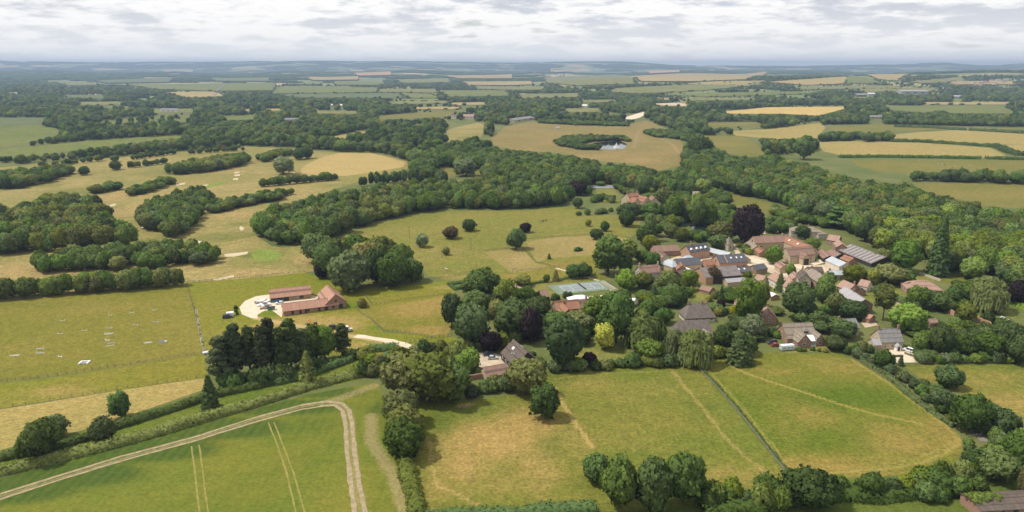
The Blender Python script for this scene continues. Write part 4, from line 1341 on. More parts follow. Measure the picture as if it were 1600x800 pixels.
def gable_shell(parent, L, w, ze, zr, wall, roof, hip=0.0, t=0.16, over=0.3, x0=None, wallname='wall', roofname='roof', thick_eave=0.0):
    """walls and roof of a simple building centred on the parent's origin, ridge along x"""
    hw, hl = w / 2, L / 2
    s = (zr - ze) / hw
    zt = ze - t - 0.01
    za = zr - t - 0.02
    wm = MB()
    if hip < 0.99:
        hz_ = 0
        wm.prism([(-hw, -0.2), (hw, -0.2), (hw, zt), (0, za), (-hw, zt)], -hl, hl)
        if hip > 0:
            wm = MB().box(-hl, -hw, -0.2, hl, hw, zt)
    else:
        wm.box(-hl, -hw, -0.2, hl, hw, zt)
    wo = wm.build(wallname, wall, parent)
    rm = MB()
    e = hw + over
    zz0 = ze - over * s
    if hip <= 0:
        rm.prism([(-e, zz0 - t), (0, zr - t), (e, zz0 - t), (e, zz0), (0, zr), (-e, zz0)][::1], -hl - over, hl + over)
    else:
        rx = max(hl + over - hip * (hw + over), 0.05)
        X = hl + over
        vs = [(-X, -e, zz0 - t), (X, -e, zz0 - t), (X, e, zz0 - t), (-X, e, zz0 - t),
              (-X, -e, zz0), (X, -e, zz0), (X, e, zz0), (-X, e, zz0), (-rx, 0, zr), (rx, 0, zr)]
        rm.add(vs, [(0, 3, 2, 1), (0, 1, 5, 4), (1, 2, 6, 5), (2, 3, 7, 6), (3, 0, 4, 7), (4, 5, 9, 8), (6, 7, 8, 9), (5, 6, 9), (7, 4, 8)])
    ro = rm.build(roofname, roof, parent)
    if hip <= 0:
        rc = MB().prism([(-0.16, zr - 0.05), (0.16, zr - 0.05), (0.0, zr + 0.1)], -hl - over + 0.05, hl + over - 0.05)
        rc.build('ridge_tiles', roof, ro)
    return wo, ro


def building(label, r0, r1, zr, ze, w, wall, roof, name='house', cat='house', hip=0.0, chim=(), chimm='brick', rows=1, win=True, winw=1.1, winh=1.15,
             framec='white', door=True, bay=3.6, gwin=True, group=None, over=0.3, t=0.16, ext=0.0, keep=True, doorm='darktimber', pad=(0, 0)):
    c, rz, L = frame_of(r0, r1, zr)
    if hip > 0:
        L += hip * w * 1.0
    L += ext
    e = empty(name, c, rz, label, cat, group)
    wo, ro = gable_shell(e, L, w, ze, zr, M[wall], M[roof], hip, t, over)
    R = Matrix.Rotation(rz, 3, 'Z')
    cv = Vector((0, 0, 0))
    zt = ze - t
    facing = []
    for nrm, ang, dist, span in ((Vector((0, -1, 0)), 0, w / 2, L), (Vector((0, 1, 0)), math.pi, w / 2, L), (Vector((-1, 0, 0)), -math.pi / 2, L / 2, w), (Vector((1, 0, 0)), math.pi / 2, L / 2, w)):
        wn = R @ nrm
        tocam = Vector((0, 0, 0)) - (c + wn * dist)
        if wn.x * tocam.x + wn.y * tocam.y > -60:
            facing.append((nrm, ang, dist, span))
    if win:
        rr = random.Random(int(c.x * 13 + c.y))
        for nrm, ang, dist, span in facing:
            gab = abs(nrm.x) > 0.5
            if gab and not gwin:
                continue
            n = max(1, int(round((span - 1.2) / bay)))
            for row in range(rows):
                z = 0.95 + row * 2.5
                if z + winh > zt - 0.1:
                    continue
                for k in range(n):
                    o = (k + 0.5) / n * span - span / 2
                    if door and row == 0 and not gab and k == n // 2 and (nrm, ang, dist, span) == facing[0]:
                        if nrm.y:
                            add_door(e, o * -1 * nrm.y, nrm.y * (dist + .01), ang, 1.0, min(2.05, zt - 0.2), doorm)
                        continue
                    if gab:
                        add_window(e, nrm.x * (dist + .01), o, z, ang, winw, winh, framec)
                    else:
                        add_window(e, o, nrm.y * (dist + .01), z, ang, winw, winh, framec)
            if gab and hip <= 0 and zr - ze > 1.9:
                add_window(e, nrm.x * (dist + .01), 0, ze - 0.35, ang, winw * .9, min(winh, (zr - ze) * 0.45), framec)
    for fx in chim:
        x = fx[0] * L / 2
        y = fx[1] if len(fx) > 1 else 0
        hh = fx[2] if len(fx) > 2 else 1.5
        zc = zr - abs(y) * (zr - ze) / (w / 2) - 0.4
        chimney(ro, x, y, zc, hh + .4, chimm)
    if keep:
        keepbox(c, rz, L, w, zr, pad)
    e['_dims'] = (L, w, ze, zr)
    return e


def keepbox(c, rz, L, w, zr, pad=(0, 0)):
    xs, ys_ = [], []
    for sx in (-1, 1):
        for sy in (-1, 1):
            p = c + Matrix.Rotation(rz, 3, 'Z') @ Vector((sx * L / 2, sy * w / 2, 0))
            for z in (0, zr if abs(sy) < 0 else zr * 0.8):
                X, Y, _ = proj(p.x, p.y, z)
                xs.append(X)
                ys_.append(Y)
    KEEP.append((min(xs) - pad[0], min(ys_) - 1, max(xs) + pad[0], max(ys_) + pad[1]))


def wing(e, x, y, rz, L, w, ze, zr, wall, roof, hip=0.0, name='wing', gwin=True, gside=1, framec='white', keep=False, t=0.16):
    """a lower range of the same house: a part with its own wall and roof"""
    o = bpy.data.objects.new(name, None)
    o.empty_display_size = .3
    link(o, e)
    o.location = (x, y, 0)
    o.rotation_euler = (0, 0, rz)
    gable_shell(o, L, w, ze, zr, M[wall], M[roof], hip, t)
    if gwin:
        nx = gside
        ang = math.pi / 2 if nx > 0 else -math.pi / 2
        add_window(o, nx * (L / 2 + .01), 0, 0.95, ang, 1.5, 1.15, framec)
        if zr > 4.6:
            add_window(o, nx * (L / 2 + .01), 0, 3.1, ang, 1.1, 1.0, framec)
    return o


def dormer(ro, x, y, z, rz, w=1.5, h=1.3, depth=2.2, m='white', roof='slate', name='dormer'):
    """box dormer on the slope; local -y looks out"""
    o = MB().prism([(-w / 2, 0), (w / 2, 0), (w / 2, h), (0, h + w * 0.42), (-w / 2, h)], 0, 1).v
    mb = MB()
    vs = [(a, -0.0 if x_ == 0 else depth, b) for (x_, a, b) in o]
    mb.add(vs, [(0, 1, 6, 5), (1, 2, 7, 6), (2, 3, 8, 7), (3, 4, 9, 8), (4, 0, 5, 9), (0, 4, 3, 2, 1), (5, 6, 7, 8, 9)])
    d = mb.build(name, M[m], ro)
    d.location = (x, y, z)
    d.rotation_euler = (0, 0, rz)
    r = MB()
    a = w / 2 + .15
    r.add([(-a, -.2, h - .1), (0, -.2, h + w * .42 + .06), (a, -.2, h - .1), (-a, depth, h - .1), (0, depth, h + w * .42 + .06), (a, depth, h - .1),
           (-a, -.2, h), (0, -.2, h + w * .42 + .16), (a, -.2, h), (-a, depth, h), (0, depth, h + w * .42 + .16), (a, depth, h)],
          [(6, 7, 10, 9), (7, 8, 11, 10), (0, 3, 4, 1), (1, 4, 5, 2), (0, 1, 7, 6), (1, 2, 8, 7), (3, 9, 10, 4), (4, 10, 11, 5), (0, 6, 9, 3), (2, 5, 11, 8)])
    r.build('dormer_roof', M[roof], d)
    p = MB().box(-w / 2 + .2, -.03, .2, w / 2 - .2, -.004, h - .1)
    p.build('dormer_window', M['glass'], d)
    return d


def rooflight(e, ro, fx, fy, side=-1, w=0.9, h=1.2, m='white', n='skylight'):
    """a window lying on the roof slope: fx along ridge -1..1, fy down the slope 0..1"""
    L, wd, ze, zr = e['_dims']
    s = (zr - ze) / (wd / 2)
    x = fx * L / 2
    y0 = fy * wd / 2
    vs = []
    ln = math.sqrt(1 + s * s)
    dy = h / ln
    mb = MB()
    q = [(x - w / 2, y0), (x + w / 2, y0), (x + w / 2, y0 + dy), (x - w / 2, y0 + dy)]
    lo = [(a, side * b, zr - b * s + 0.02) for a, b in q]
    hi = [(a, side * b + side * 0.05 * s, zr - b * s + 0.12) for a, b in q]
    fs = [(4, 5, 6, 7), (0, 1, 5, 4), (1, 2, 6, 5), (2, 3, 7, 6), (3, 0, 4, 7), (3, 2, 1, 0)]
    mb.add(lo + hi, fs)
    return mb.build(n, M[m], ro)


def roof_of(e):
    return [c for c in e.children if c.name.split('.')[0] == 'roof'][0]


# --- the new barns on the left
b1 = building("long open fronted barn with oak boarded wall behind the yard of parked cars", (421, 452.5), (484, 446), 6.0, 2.7, 8.4, 'timber', 'redtile', 'barn', 'barn', win=False, door=False, pad=(2, 6))
L_, w_, ze_, zr_ = b1['_dims']
for k in (-.42, -.27, -.12):
    MB().box(k * L_ - 1.45, -w_ / 2 - .03, 0.02, k * L_ + 1.45, -w_ / 2 - .012, 2.3).build('shaded_bay_panel', M['darktimber'], b1)  # black panel on the solid wall paints the shade of an open bay
for k in (-.345, -.195, -.045):
    MB().box(k * L_ - .12, -w_ / 2 - .14, 0, k * L_ + .12, -w_ / 2 - .04, 2.5).build('oak_post', M['timber'], b1)
add_door(b1, .08 * L_, -w_ / 2, 0, 1.2, 2.1)
add_window(b1, .26 * L_, -w_ / 2 - .01, .5, 0, 2.2, 1.8, 'timber')
b2 = building("long low red brick barn with hipped tile roof in front of the yard", (449, 473.5), (519, 465), 5.4, 2.7, 7.2, 'brick', 'redtile', 'barn', 'barn', hip=0.0, win=False, door=False, ext=5, pad=(2, 2))
L_, w_, ze_, zr_ = b2['_dims']
for k in (-.34, -.10, -.06, .14, .27, .40):
    add_window(b2, k * L_, -w_ / 2 - .01, .3 if k not in (-.06, .40) else .9, 0, 1.3 if k != .27 else 2.0, 2.0 if k not in (-.06, .40) else 1.2, 'darktimber')
add_door(b2, -.2 * L_, -w_ / 2, 0, 1.1, 2.1, 'timber')
b3 = building("short tall red tiled brick barn with its gable to the right of the yard", (511, 445), (524, 459.5), 8.0, 3.6, 10.5, 'brick', 'redtile', 'barn', 'barn', win=False, door=False, pad=(2, 6))
L_, w_, ze_, zr_ = b3['_dims']
add_window(b3, L_ / 2 + .01, 0, 3.7, math.pi / 2, 0.9, 1.3, 'darktimber')
add_window(b3, L_ / 2 + .01, 2.2, 0.2, math.pi / 2, 2.4, 2.2, 'darktimber')
add_window(b3, L_ / 2 + .01, -2.0, 0.9, math.pi / 2, 1.2, 1.2, 'darktimber')

# --- house by the parked cars
h1 = building("house with one great brown tiled roof beside the gravel parking", (802.5, 530), (824, 550), 8.2, 3.0, 11.5, 'darktimber', 'darktile', 'house', 'house', rows=1, chim=(), door=True, pad=(2, 4))
ro = roof_of(h1)
for a, b_, w_, h_ in ((-.35, .28, 1.6, 1.3), (.1, .5, .8, .9), (-.1, .55, .8, .9)):
    rooflight(h1, ro, a, b_, -1, w_, h_, 'lead' if w_ < 1 else 'white')
    rooflight(h1, ro, a, b_, 1, w_, h_, 'lead' if w_ < 1 else 'white')
building("small brown tiled garage in front of the gravel parking", (755.5, 573.5), (791, 567.5), 4.9, 2.4, 7.6, 'stone', 'browntile', 'garage', 'garage', win=False, pad=(1, 0))
# --- the house by the tennis court
h2 = building("red tiled farmhouse with orange roof just below the tennis court", (866, 470.5), (903, 467.5), 7.6, 4.4, 8.0, 'brick', 'orangetile', rows=2, chim=((-.25, -1.2), ), pad=(2, 2))
wing(h2, -2.6, -6.6, -math.pi / 2, 9.5, 7.0, 4.0, 7.0, 'brick', 'orangetile', gside=1)
h2b = building("dark red roofed brick wing with one white dormer beside the orange farmhouse", (903, 468), (921, 466.5), 7.2, 4.3, 7.6, 'brick', 'browntile', rows=2, chim=((.4, 0),), pad=(1, 2))
L_, w_, ze_, zr_ = h2b['_dims']
dormer(roof_of(h2b), -.3 * L_ / 2, -w_ / 2 + .9, ze_ - .2, 0, 1.5, 1.2, 2.4, 'white', 'browntile')
building("pale hipped outbuilding with whitish roof behind the orange farmhouse", (900, 461), (910, 460.3), 4.6, 2.4, 7.5, 'render', 'whiteroof', 'outbuilding', 'outbuilding', hip=1.0, win=False, door=False)
building("weathered purple tiled barn left of the tennis court", (801, 444), (822, 451.5), 5.6, 2.6, 8.5, 'darktimber', 'pinktile', 'barn', 'barn', win=False, pad=(0, 0))
building("small brown tiled barn with dark front between the purple barn and the tennis court", (843, 453.5), (854, 452.2), 5.2, 2.6, 7.0, 'darktimber', 'browntile', 'barn', 'barn', win=False)
building("small terracotta roofed cottage behind round bushes near the white canopy", (1014, 473), (1024, 481), 5.6, 2.8, 7, 'render', 'orangetile', 'cottage', 'cottage', win=True)
building("white canvas canopy beside the gravel drive", (979, 463.5), (992, 466), 4.2, 2.4, 7.5, 'white', 'whiteroof', 'canopy', 'canopy', win=False, door=False, over=.5)

# --- north side of the village
building("long brown tiled cottage at the edge of the meadow", (1020, 384), (1059, 382.3), 6.4, 3.6, 8.0, 'brick', 'browntile', 'cottage', 'cottage', rows=1, pad=(1, 2))
building("low cottage with pale parapet gable below the long brown cottage", (1031, 391), (1041, 397.5), 5.0, 2.8, 6.5, 'palestone', 'browntile', 'cottage', 'cottage', win=False)
h3 = building("brick house with four white dormers in a slate roof", (1072, 383.5), (1103, 379), 9.0, 5.4, 8.4, 'orangebrick', 'slate', rows=2, chim=((-.55, 0, 2.2),), pad=(1, 3))
L_, w_, ze_, zr_ = h3['_dims']
for k in (-.72, -.18, .25, .7):
    dormer(roof_of(h3), k * L_ / 2, -w_ / 2 + 1.0, ze_ - .3, 0, 2.0, 1.5, 2.6, 'white', 'whiteroof')
building("long low cart shed with pale metal roof behind the brick barn", (1109, 387), (1141, 394.5), 4.2, 2.4, 6.5, 'timber', 'metalroof', 'cart_shed', 'shed', win=False, door=False)
building("stone house with dark tiled roof and three chimneys at the village edge", (998, 415.5), (1029, 412.7), 8.6, 5.0, 8.2, 'palestone', 'browntile', rows=2, chim=((-.93, 0, 1.8), (.93, 0, 1.6), (.85, -3.0, 2.0)), chimm='stone', pad=(2, 4))
h4 = building("slate roofed brick range with pale hipped end in the middle of the village", (1057, 404.3), (1089, 402), 6.8, 3.8, 9.0, 'stone', 'slate', 'barn', 'barn', rows=1, door=False, ext=2, pad=(0, 2))
L_, w_, ze_, zr_ = h4['_dims']
wing(h4, -L_ / 2 - 2.2, 1.2, math.pi / 2 + .3, 11, 7.5, 3.4, 6.2, 'stone', 'metalroof', hip=1.0, gwin=False)
wing(h4, -L_ / 2 + 1.0, -6.5, -math.pi / 2 - .35, 8.0, 6.0, 3.0, 5.6, 'brick', 'orangetile', gside=1)
building("small pale grey hipped outhouse between the slate range and the brick house", (1073, 399), (1078, 398.4), 5.2, 3.2, 5.5, 'render', 'metalroof', 'outhouse', 'outbuilding', hip=1.0, win=False, door=False)
building("little white roofed lean-to below the slate range", (1068, 416.5), (1078, 420), 3.6, 2.6, 5, 'render', 'whiteroof', 'outhouse', 'outbuilding', win=False, door=False)
building("black boarded shed below the slate range", (1058, 423.5), (1066, 421.5), 4.0, 2.6, 6.0, 'darktimber', 'darktile', 'shed', 'shed', win=False, door=False)
h5 = building("large orange brick barn under a blue slate roof with a raised party wall", (1119, 398.7), (1162, 396), 8.2, 4.6, 10.0, 'orangebrick', 'slate', 'barn', 'barn', rows=1, bay=4.4, framec='darktimber', pad=(1, 2))
L_, w_, ze_, zr_ = h5['_dims']
for sy in (-1, 1):
    s_ = (zr_ - ze_) / (w_ / 2)
    MB().add([(-.46 * L_ / 2 + a, sy * b, zr_ - b * s_ + c) for a, b, c in ((-.25, 0, -.1), (.25, 0, -.1), (.25, w_ / 2 + .4, -.1), (-.25, w_ / 2 + .4, -.1), (-.25, 0, .35), (.25, 0, .35), (.25, w_ / 2 + .4, .35), (-.25, w_ / 2 + .4, .35))],
             [(0, 3, 2, 1), (4, 5, 6, 7), (0, 1, 5, 4), (1, 2, 6, 5), (2, 3, 7, 6), (3, 0, 4, 7)]).build('parapet', M['orangebrick'], roof_of(h5))
for a in (-.05, .35, .7):
    rooflight(h5, roof_of(h5), a, .35, -1)
h6 = building("low tan walled cottage with slate roof and skylights, front left of the large brick barn", (1145, 417.3), (1168, 415.2), 5.0, 2.8, 7.2, 'stone', 'slate', 'cottage', 'cottage', bay=4)
for a in (-.4, .35):
    rooflight(h6, roof_of(h6), a, .35, -1)
building("low ochre walled cottage with plain slate roof next to the skylight cottage", (1176, 414.3), (1193, 411.5), 5.2, 2.9, 7.0, 'timber', 'slate', 'cottage', 'cottage', bay=4, pad=(2, 1))
h7 = building("wide grey sheeted barn with orange brick gable in the village centre", (1094, 418.3), (1149, 414.5), 8.0, 4.4, 15.0, 'orangebrick', 'cement', 'barn', 'barn', win=False, door=False, pad=(0, 0))
L_, w_, ze_, zr_ = h7['_dims']
MB().box(-.30 * L_, -w_ / 2 - .05, .1, L_ / 2 - .3, -w_ / 2 - .012, ze_ - .3).build('dark_cladding', M['darktimber'], h7)
wing(h7, L_ * .22, -w_ / 2 - 3.2, 0, 12, 6, 2.6, 3.8, 'stone', 'paleslate', gwin=False)
# dovecote with pyramid roof
c_ = P(1137.5, 390)
d_ = empty('dovecote', c_, .5, "small square stone dovecote with pointed tiled roof", 'dovecote')
MB().box(-2.2, -2.2, -.2, 2.2, 2.2, 4.2).build('wall', M['palestone'], d_)
MB().add([(-2.6, -2.6, 4.1), (2.6, -2.6, 4.1), (2.6, 2.6, 4.1), (-2.6, 2.6, 4.1), (0, 0, 9.2)], [(0, 1, 4), (1, 2, 4), (2, 3, 4), (3, 0, 4), (3, 2, 1, 0)]).build('roof', M['stonetile'], d_)
add_window(d_, 0, -2.21, 1.4, 0, .9, 1.3, 'darktimber')
KEEP.append((1130, 370, 1147, 394))

# --- the great barn court
h8 = building("long stone barn with dark brown roof at the back of the great barn court", (1176, 369.5), (1230, 367.2), 8.6, 5.2, 9.0, 'stone', 'browntile', 'barn', 'barn', rows=1, bay=7, winw=1.3, winh=1.8, framec='darktimber', chim=((.72, 0, 1.4),), chimm='palestone', pad=(2, 6))
building("low tiled outshot with lean roof at the left end of the stone court barn", (1170, 376), (1183, 384), 4.8, 2.6, 6.5, 'stone', 'stonetile', 'outhouse', 'outbuilding', win=False, door=False, pad=(0, 2))
building("red tiled stable beside the leaning outshot of the court", (1184, 383), (1194, 391), 4.6, 2.6, 6.0, 'brick', 'orangetile', 'stable', 'stable', win=False, door=False)
h9 = building("orange tiled stone range running down the right side of the barn court", (1231, 368.5), (1270, 384.5), 8.4, 5.4, 9.0, 'stone', 'orangetile', 'barn', 'barn', win=False, door=False, pad=(0, 2))
rooflight(h9, roof_of(h9), -.6, .4, -1, 1.2, 1.3)
rooflight(h9, roof_of(h9), .1, .4, -1, 1.2, 1.3)
h10 = building("great stone tithe barn with brown roof and tall dark porch doors", (1228, 387), (1267, 384.3), 9.4, 5.0, 10.5, 'stone', 'browntile', 'barn', 'barn', win=False, door=False, pad=(2, 4))
L_, w_, ze_, zr_ = h10['_dims']
wg = wing(h10, -.02 * L_, -w_ / 2 - 1.6, -math.pi / 2, 5.5, 5.2, 4.6, 7.0, 'stone', 'browntile', gwin=False, name='porch')
MB().box(2.76, -1.7, .05, 2.82, 1.7, 4.1).build('barn_doors', M['darktimber'], wg)
for k in (-.4, .36, .22):
    MB().box(k * L_ - .45, -w_ / 2 - .5, 0, k * L_ + .45, -w_ / 2 - .01, 3.6).build('buttress', M['palestone'], h10)
building("pale stone manor with hipped stone tiled roof behind the barn court", (1247, 353), (1269, 354), 8.4, 5.6, 10.0, 'palestone', 'stonetile', 'manor_house', 'house', hip=1.0, rows=2, chim=((-.3, 0, 1.6), (.25, 1.0, 1.8)), pad=(2, 3))
building("small stone wing with flat hipped roof right of the stone tiled manor", (1272, 356.5), (1282, 360), 6.4, 4.6, 7.0, 'palestone', 'stonetile', 'house', 'house', hip=1.0, rows=1)
building("brown roofed farm cottage above the long metal barn", (1296, 366), (1313, 368.5), 6.6, 3.6, 8.0, 'brick', 'pinktile', 'cottage', 'cottage', rows=1, win=True)
building("brick gabled end house joining the long metal barn", (1311, 374.5), (1316, 381), 7.0, 4.4, 7.5, 'brick', 'pinktile', 'cottage', 'cottage', win=True)
building("dark tiled open cattle shed left of the long metal barn", (1285, 389), (1297, 399), 4.6, 2.6, 7.5, 'darktimber', 'browntile', 'shed', 'shed', win=False, door=False)
building("second dark tiled cattle shed touching the long metal barn", (1299, 389.5), (1314, 396.5), 4.4, 2.6, 7.5, 'darktimber', 'browntile', 'shed', 'shed', win=False, door=False)
h11 = building("very long grey sheet metal barn with pale rooflight stripes", (1330, 381), (1384, 401.5), 6.2, 2.6, 19.0, 'darktimber', 'cement', 'barn', 'barn', win=False, door=False, pad=(0, 2))
for k in range(9):
    rooflight(h11, roof_of(h11), -.9 + k * .225, .10, -1, 1.1, 8.6, 'rooflight', 'rooflight_strip')
building("blue grey metal roofed workshop below the tithe barn court", (1300, 400.5), (1322, 410.5), 5.0, 2.8, 8.0, 'render', 'metalroof', 'workshop', 'workshop', win=False, door=False)

# --- middle of the village
h12 = building("faded pink tiled cottage row with white gable wall", (1211, 424.5), (1240, 439.5), 7.2, 4.2, 8.6, 'render', 'pinktile', 'cottage', 'cottage', rows=2, chim=((.95, 0, 1.4),), pad=(1, 3))
building("small tiled stone barn beside the village yard", (1219, 407.5), (1228, 413.5), 5.4, 3.2, 6.5, 'stone', 'pinktile', 'barn', 'barn', win=False, door=False, pad=(0, 1))
h13 = building("tall stone house with steep slate roof and pale gable", (1254, 419.5), (1259, 428), 8.6, 5.4, 6.4, 'palestone', 'darktile', rows=2, chim=((-.9, 0, 1.5),), pad=(0, 2))
building("long grey brown roofed house with brick gable to the right", (1268, 419), (1293, 433), 8.2, 5.2, 8.4, 'brick', 'stonetile', rows=2, chim=((-.95, 0, 1.4),), pad=(0, 3))
building("dark slated cottage range behind the grey brown roofed house", (1262, 417), (1284, 417), 7.0, 4.6, 7.0, 'stone', 'darktile', 'cottage', 'cottage', rows=1)
building("low cottage with pale blue grey roof and brick end stack", (1296, 422.2), (1317, 422.2), 5.2, 3.4, 6.0, 'stone', 'metalroof', 'cottage', 'cottage', rows=1, chim=((.96, 0, 2.0), (-.96, 0, 1.2)), pad=(0, 1))
h14 = building("terrace of cottages under one long pale slate roof with brick gable", (1322, 447.5), (1352, 467), 8.0, 5.2, 8.4, 'brick', 'paleslate', 'terrace_house', 'house', rows=2, chim=((-.15, 0, 1.6),), bay=4, pad=(0, 5))
building("brown tiled cottage behind the pale slate terrace", (1318, 437.5), (1336, 444.5), 6.8, 4.0, 8.0, 'brick', 'pinktile', 'cottage', 'cottage', rows=1, chim=((.9, 0, 1.6),))
building("dark slate outhouse right of the pale slate terrace", (1338, 446), (1346, 450), 4.6, 3.0, 6.0, 'brick', 'slate', 'outhouse', 'outbuilding', win=False, door=False)
building("small clay tiled store at the brick end of the pale slate terrace", (1353, 489), (1364, 492.5), 3.8, 2.4, 5.0, 'brick', 'redtile', 'store', 'outbuilding', win=False, door=False)
h15 = building("wide bungalow with faded hipped roof below the dark conifer", (1432, 437.5), (1450, 438.5), 6.6, 3.2, 12.0, 'brick', 'pinktile', 'bungalow', 'house', hip=1.0, rows=1, pad=(0, 0))
building("small slate wing left of the wide hipped bungalow", (1421, 441), (1431, 439.5), 5.2, 3.0, 7, 'brick', 'darktile', 'outhouse', 'outbuilding', win=False, door=False)
building("old thatched cottage with chimney on its ridge, the upper of two", (1078, 474.5), (1103, 473.5), 8.2, 3.0, 9.5, 'render', 'thatch', 'thatched_cottage', 'cottage', hip=.7, rows=1, chim=((-.62, 0, 1.6), (.28, 0, 1.4), (.62, 0, 1.5)), t=.5, over=.5, pad=(0, 3))
h16 = building("long thatched cottage with dark roof and tiled front wing, the lower of two", (1062, 500.8), (1104, 499.3), 8.4, 3.2, 9.5, 'render', 'thatch', 'thatched_cottage', 'cottage', hip=.5, rows=1, t=.5, over=.5, pad=(0, 5))
L_, w_, ze_, zr_ = h16['_dims']
wing(h16, L_ / 2 - 3.6, -7.6, -math.pi / 2 + .25, 9, 5.5, 2.8, 5.4, 'stone', 'stonetile', gside=1)
building("small pink gabled cottage nearly hidden by garden trees", (1199, 477.5), (1204, 487), 6.4, 3.6, 6.0, 'brick', 'pinktile', 'cottage', 'cottage', chim=((-.6, 0, 1.6),), pad=(0, 2))
building("garden shed with whitish roof in the shade of a big tree", (1202, 455), (1212, 459.5), 3.4, 2.3, 5.5, 'timber', 'whiteroof', 'shed', 'shed', win=False, door=False, pad=(0, 2))
building("cream cottage with dark slate roof half behind bushes", (1310, 499), (1336, 497), 7.0, 4.0, 8.0, 'palestone', 'greyslate', 'cottage', 'cottage', rows=1, chim=((-.95, 0, 1.4),), pad=(0, 2))
building("brown roofed garden store between bushes right of the slate cottage", (1449, 498), (1462, 497.5), 3.6, 2.4, 5, 'brick', 'browntile', 'shed', 'shed', win=False, door=False)
building("small blue grey roofed summerhouse by the walled lawn", (1566, 494), (1577, 499), 4.0, 2.4, 6.0, 'timber', 'metalroof', 'summerhouse', 'summerhouse', win=False, door=False)

for lb_, a_, b_, zr_, w_, wl_, rf_ in (
        ("low brown roofed garden outbuilding above the upper thatched cottage", (1098, 445), (1113, 449), 3.8, 5.5, 'brick', 'browntile'),
        ("little pale roofed garden shed left of the faded pink cottage row", (1186, 447), (1193, 449), 3.2, 4.0, 'timber', 'paleslate'),
        ("small clay roofed cottage between the ochre cottage and pink cottage row", (1184, 428), (1196, 431), 5.4, 6.0, 'palestone', 'pinktile'),
        ("small cream gabled cottage left of the tall stone house", (1240, 424), (1247, 429), 5.6, 5.5, 'render', 'pinktile'),
        ("red tiled low barn behind the blue grey metal workshop", (1320, 398), (1334, 403), 4.4, 6.5, 'brick', 'orangetile'),
        ("pink roofed cottage behind the wide olive tree", (1346, 436), (1360, 439), 5.8, 7.0, 'render', 'pinktile'),
        ("clay roofed garden house among trees right of the slate terrace", (1392, 470), (1405, 473), 4.8, 6.0, 'stone', 'pinktile'),
        ("pale walled cottage with tiled roof left of the small pink gable", (1150, 466), (1164, 468), 5.4, 6.5, 'render', 'pinktile'),
        ("orange roofed lean cottage behind the wide grey sheeted barn", (1100, 406), (1112, 405), 5.4, 6.0, 'orangebrick', 'orangetile'),
        ("small stone barn with clay roof left of the great brown court barn", (1160, 396), (1167, 401), 4.6, 5.5, 'stone', 'pinktile')):
    building(lb_, a_, b_, zr_, zr_ * .56, w_, wl_, rf_, 'cottage' if zr_ > 5 else 'outbuilding', 'cottage' if zr_ > 5 else 'outbuilding', win=zr_ > 5, door=False, keep=True)
# --- brick house with conservatory
h17 = building("brick house with two front gables and a white conservatory", (1223.5, 505.5), (1268, 503.8), 7.8, 3.0, 11.0, 'brick', 'stonetile', rows=1, door=False, pad=(4, 12))
L_, w_, ze_, zr_ = h17['_dims']
wing(h17, -.10 * L_, -w_ / 2 - .6, -math.pi / 2, 8.4, 6.2, 2.9, 6.4, 'brick', 'stonetile', gside=1)
wing(h17, .48 * L_, -w_ / 2 + .2, -math.pi / 2, 7.6, 4.6, 2.9, 5.6, 'brick', 'stonetile', gside=1)
dormer(roof_of(h17), .18 * L_, -w_ / 2 + 1.6, ze_ + 1.0, 0, 2.4, 1.3, 2.6, 'render', 'greyslate')
cv_ = MB().box(.12 * L_ - .0, -w_ / 2 - 3.8, .05, .34 * L_, -w_ / 2 - .03, .6).build('conservatory', M['white'], h17)
mb = MB()
for k in range(7):
    x = .12 * L_ + .08 + k * (.22 * L_ - .16) / 6
    mb.box(x - .07, -w_ / 2 - 3.8, .6, x + .07, -w_ / 2 - 3.66, 2.4)
for k in range(4):
    y = -w_ / 2 - 3.5 + k * .95
    mb.box(.12 * L_, y, .6, .12 * L_ + .12, y + .12, 2.4).box(.34 * L_ - .12, y, .6, .34 * L_, y + .12, 2.4)
mb.box(.12 * L_, -w_ / 2 - 3.82, 2.4, .34 * L_, -w_ / 2 - 3.6, 2.6)
mb.build('conservatory_frame', M['white'], cv_)
MB().box(.12 * L_ + .14, -w_ / 2 - 3.64, .6, .34 * L_ - .14, -w_ / 2 - .1, 2.39).build('conservatory_glass', M['glass'], cv_)
MB().prism([(-w_ / 2 - 4.0, 2.62), (-w_ / 2 - .05, 4.0), (-w_ / 2 - .05, 4.12), (-w_ / 2 - 4.0, 2.74)], .12 * L_ - .15, .34 * L_ + .15).build('conservatory_roof', M['whiteroof'], cv_)

# --- stone cottage with gravel drive
h18 = building("stone cottage with grey slate roof above the gravel drive", (1371.5, 514), (1404.5, 513.3), 8.0, 3.5, 9.0, 'stone', 'greyslate', rows=1, chim=((-.93, 0, 1.7), (.93, 0, 1.7)), chimm='brick', bay=3.0, door=False, pad=(4, 5))
L_, w_, ze_, zr_ = h18['_dims']
wing(h18, -L_ / 2 - 1.6, -1.6, 0, 3.2, 5.5, 2.4, 4.3, 'stone', 'paleslate', gwin=False)
pw = wing(h18, .2 * L_, -w_ / 2 - .9, -math.pi / 2, 2.2, 2.2, 2.3, 3.3, 'white', 'paleslate', gwin=False, name='porch')
MB().box(1.11, -.5, .02, 1.15, .5, 2.0).build('door', M['darktimber'], pw)

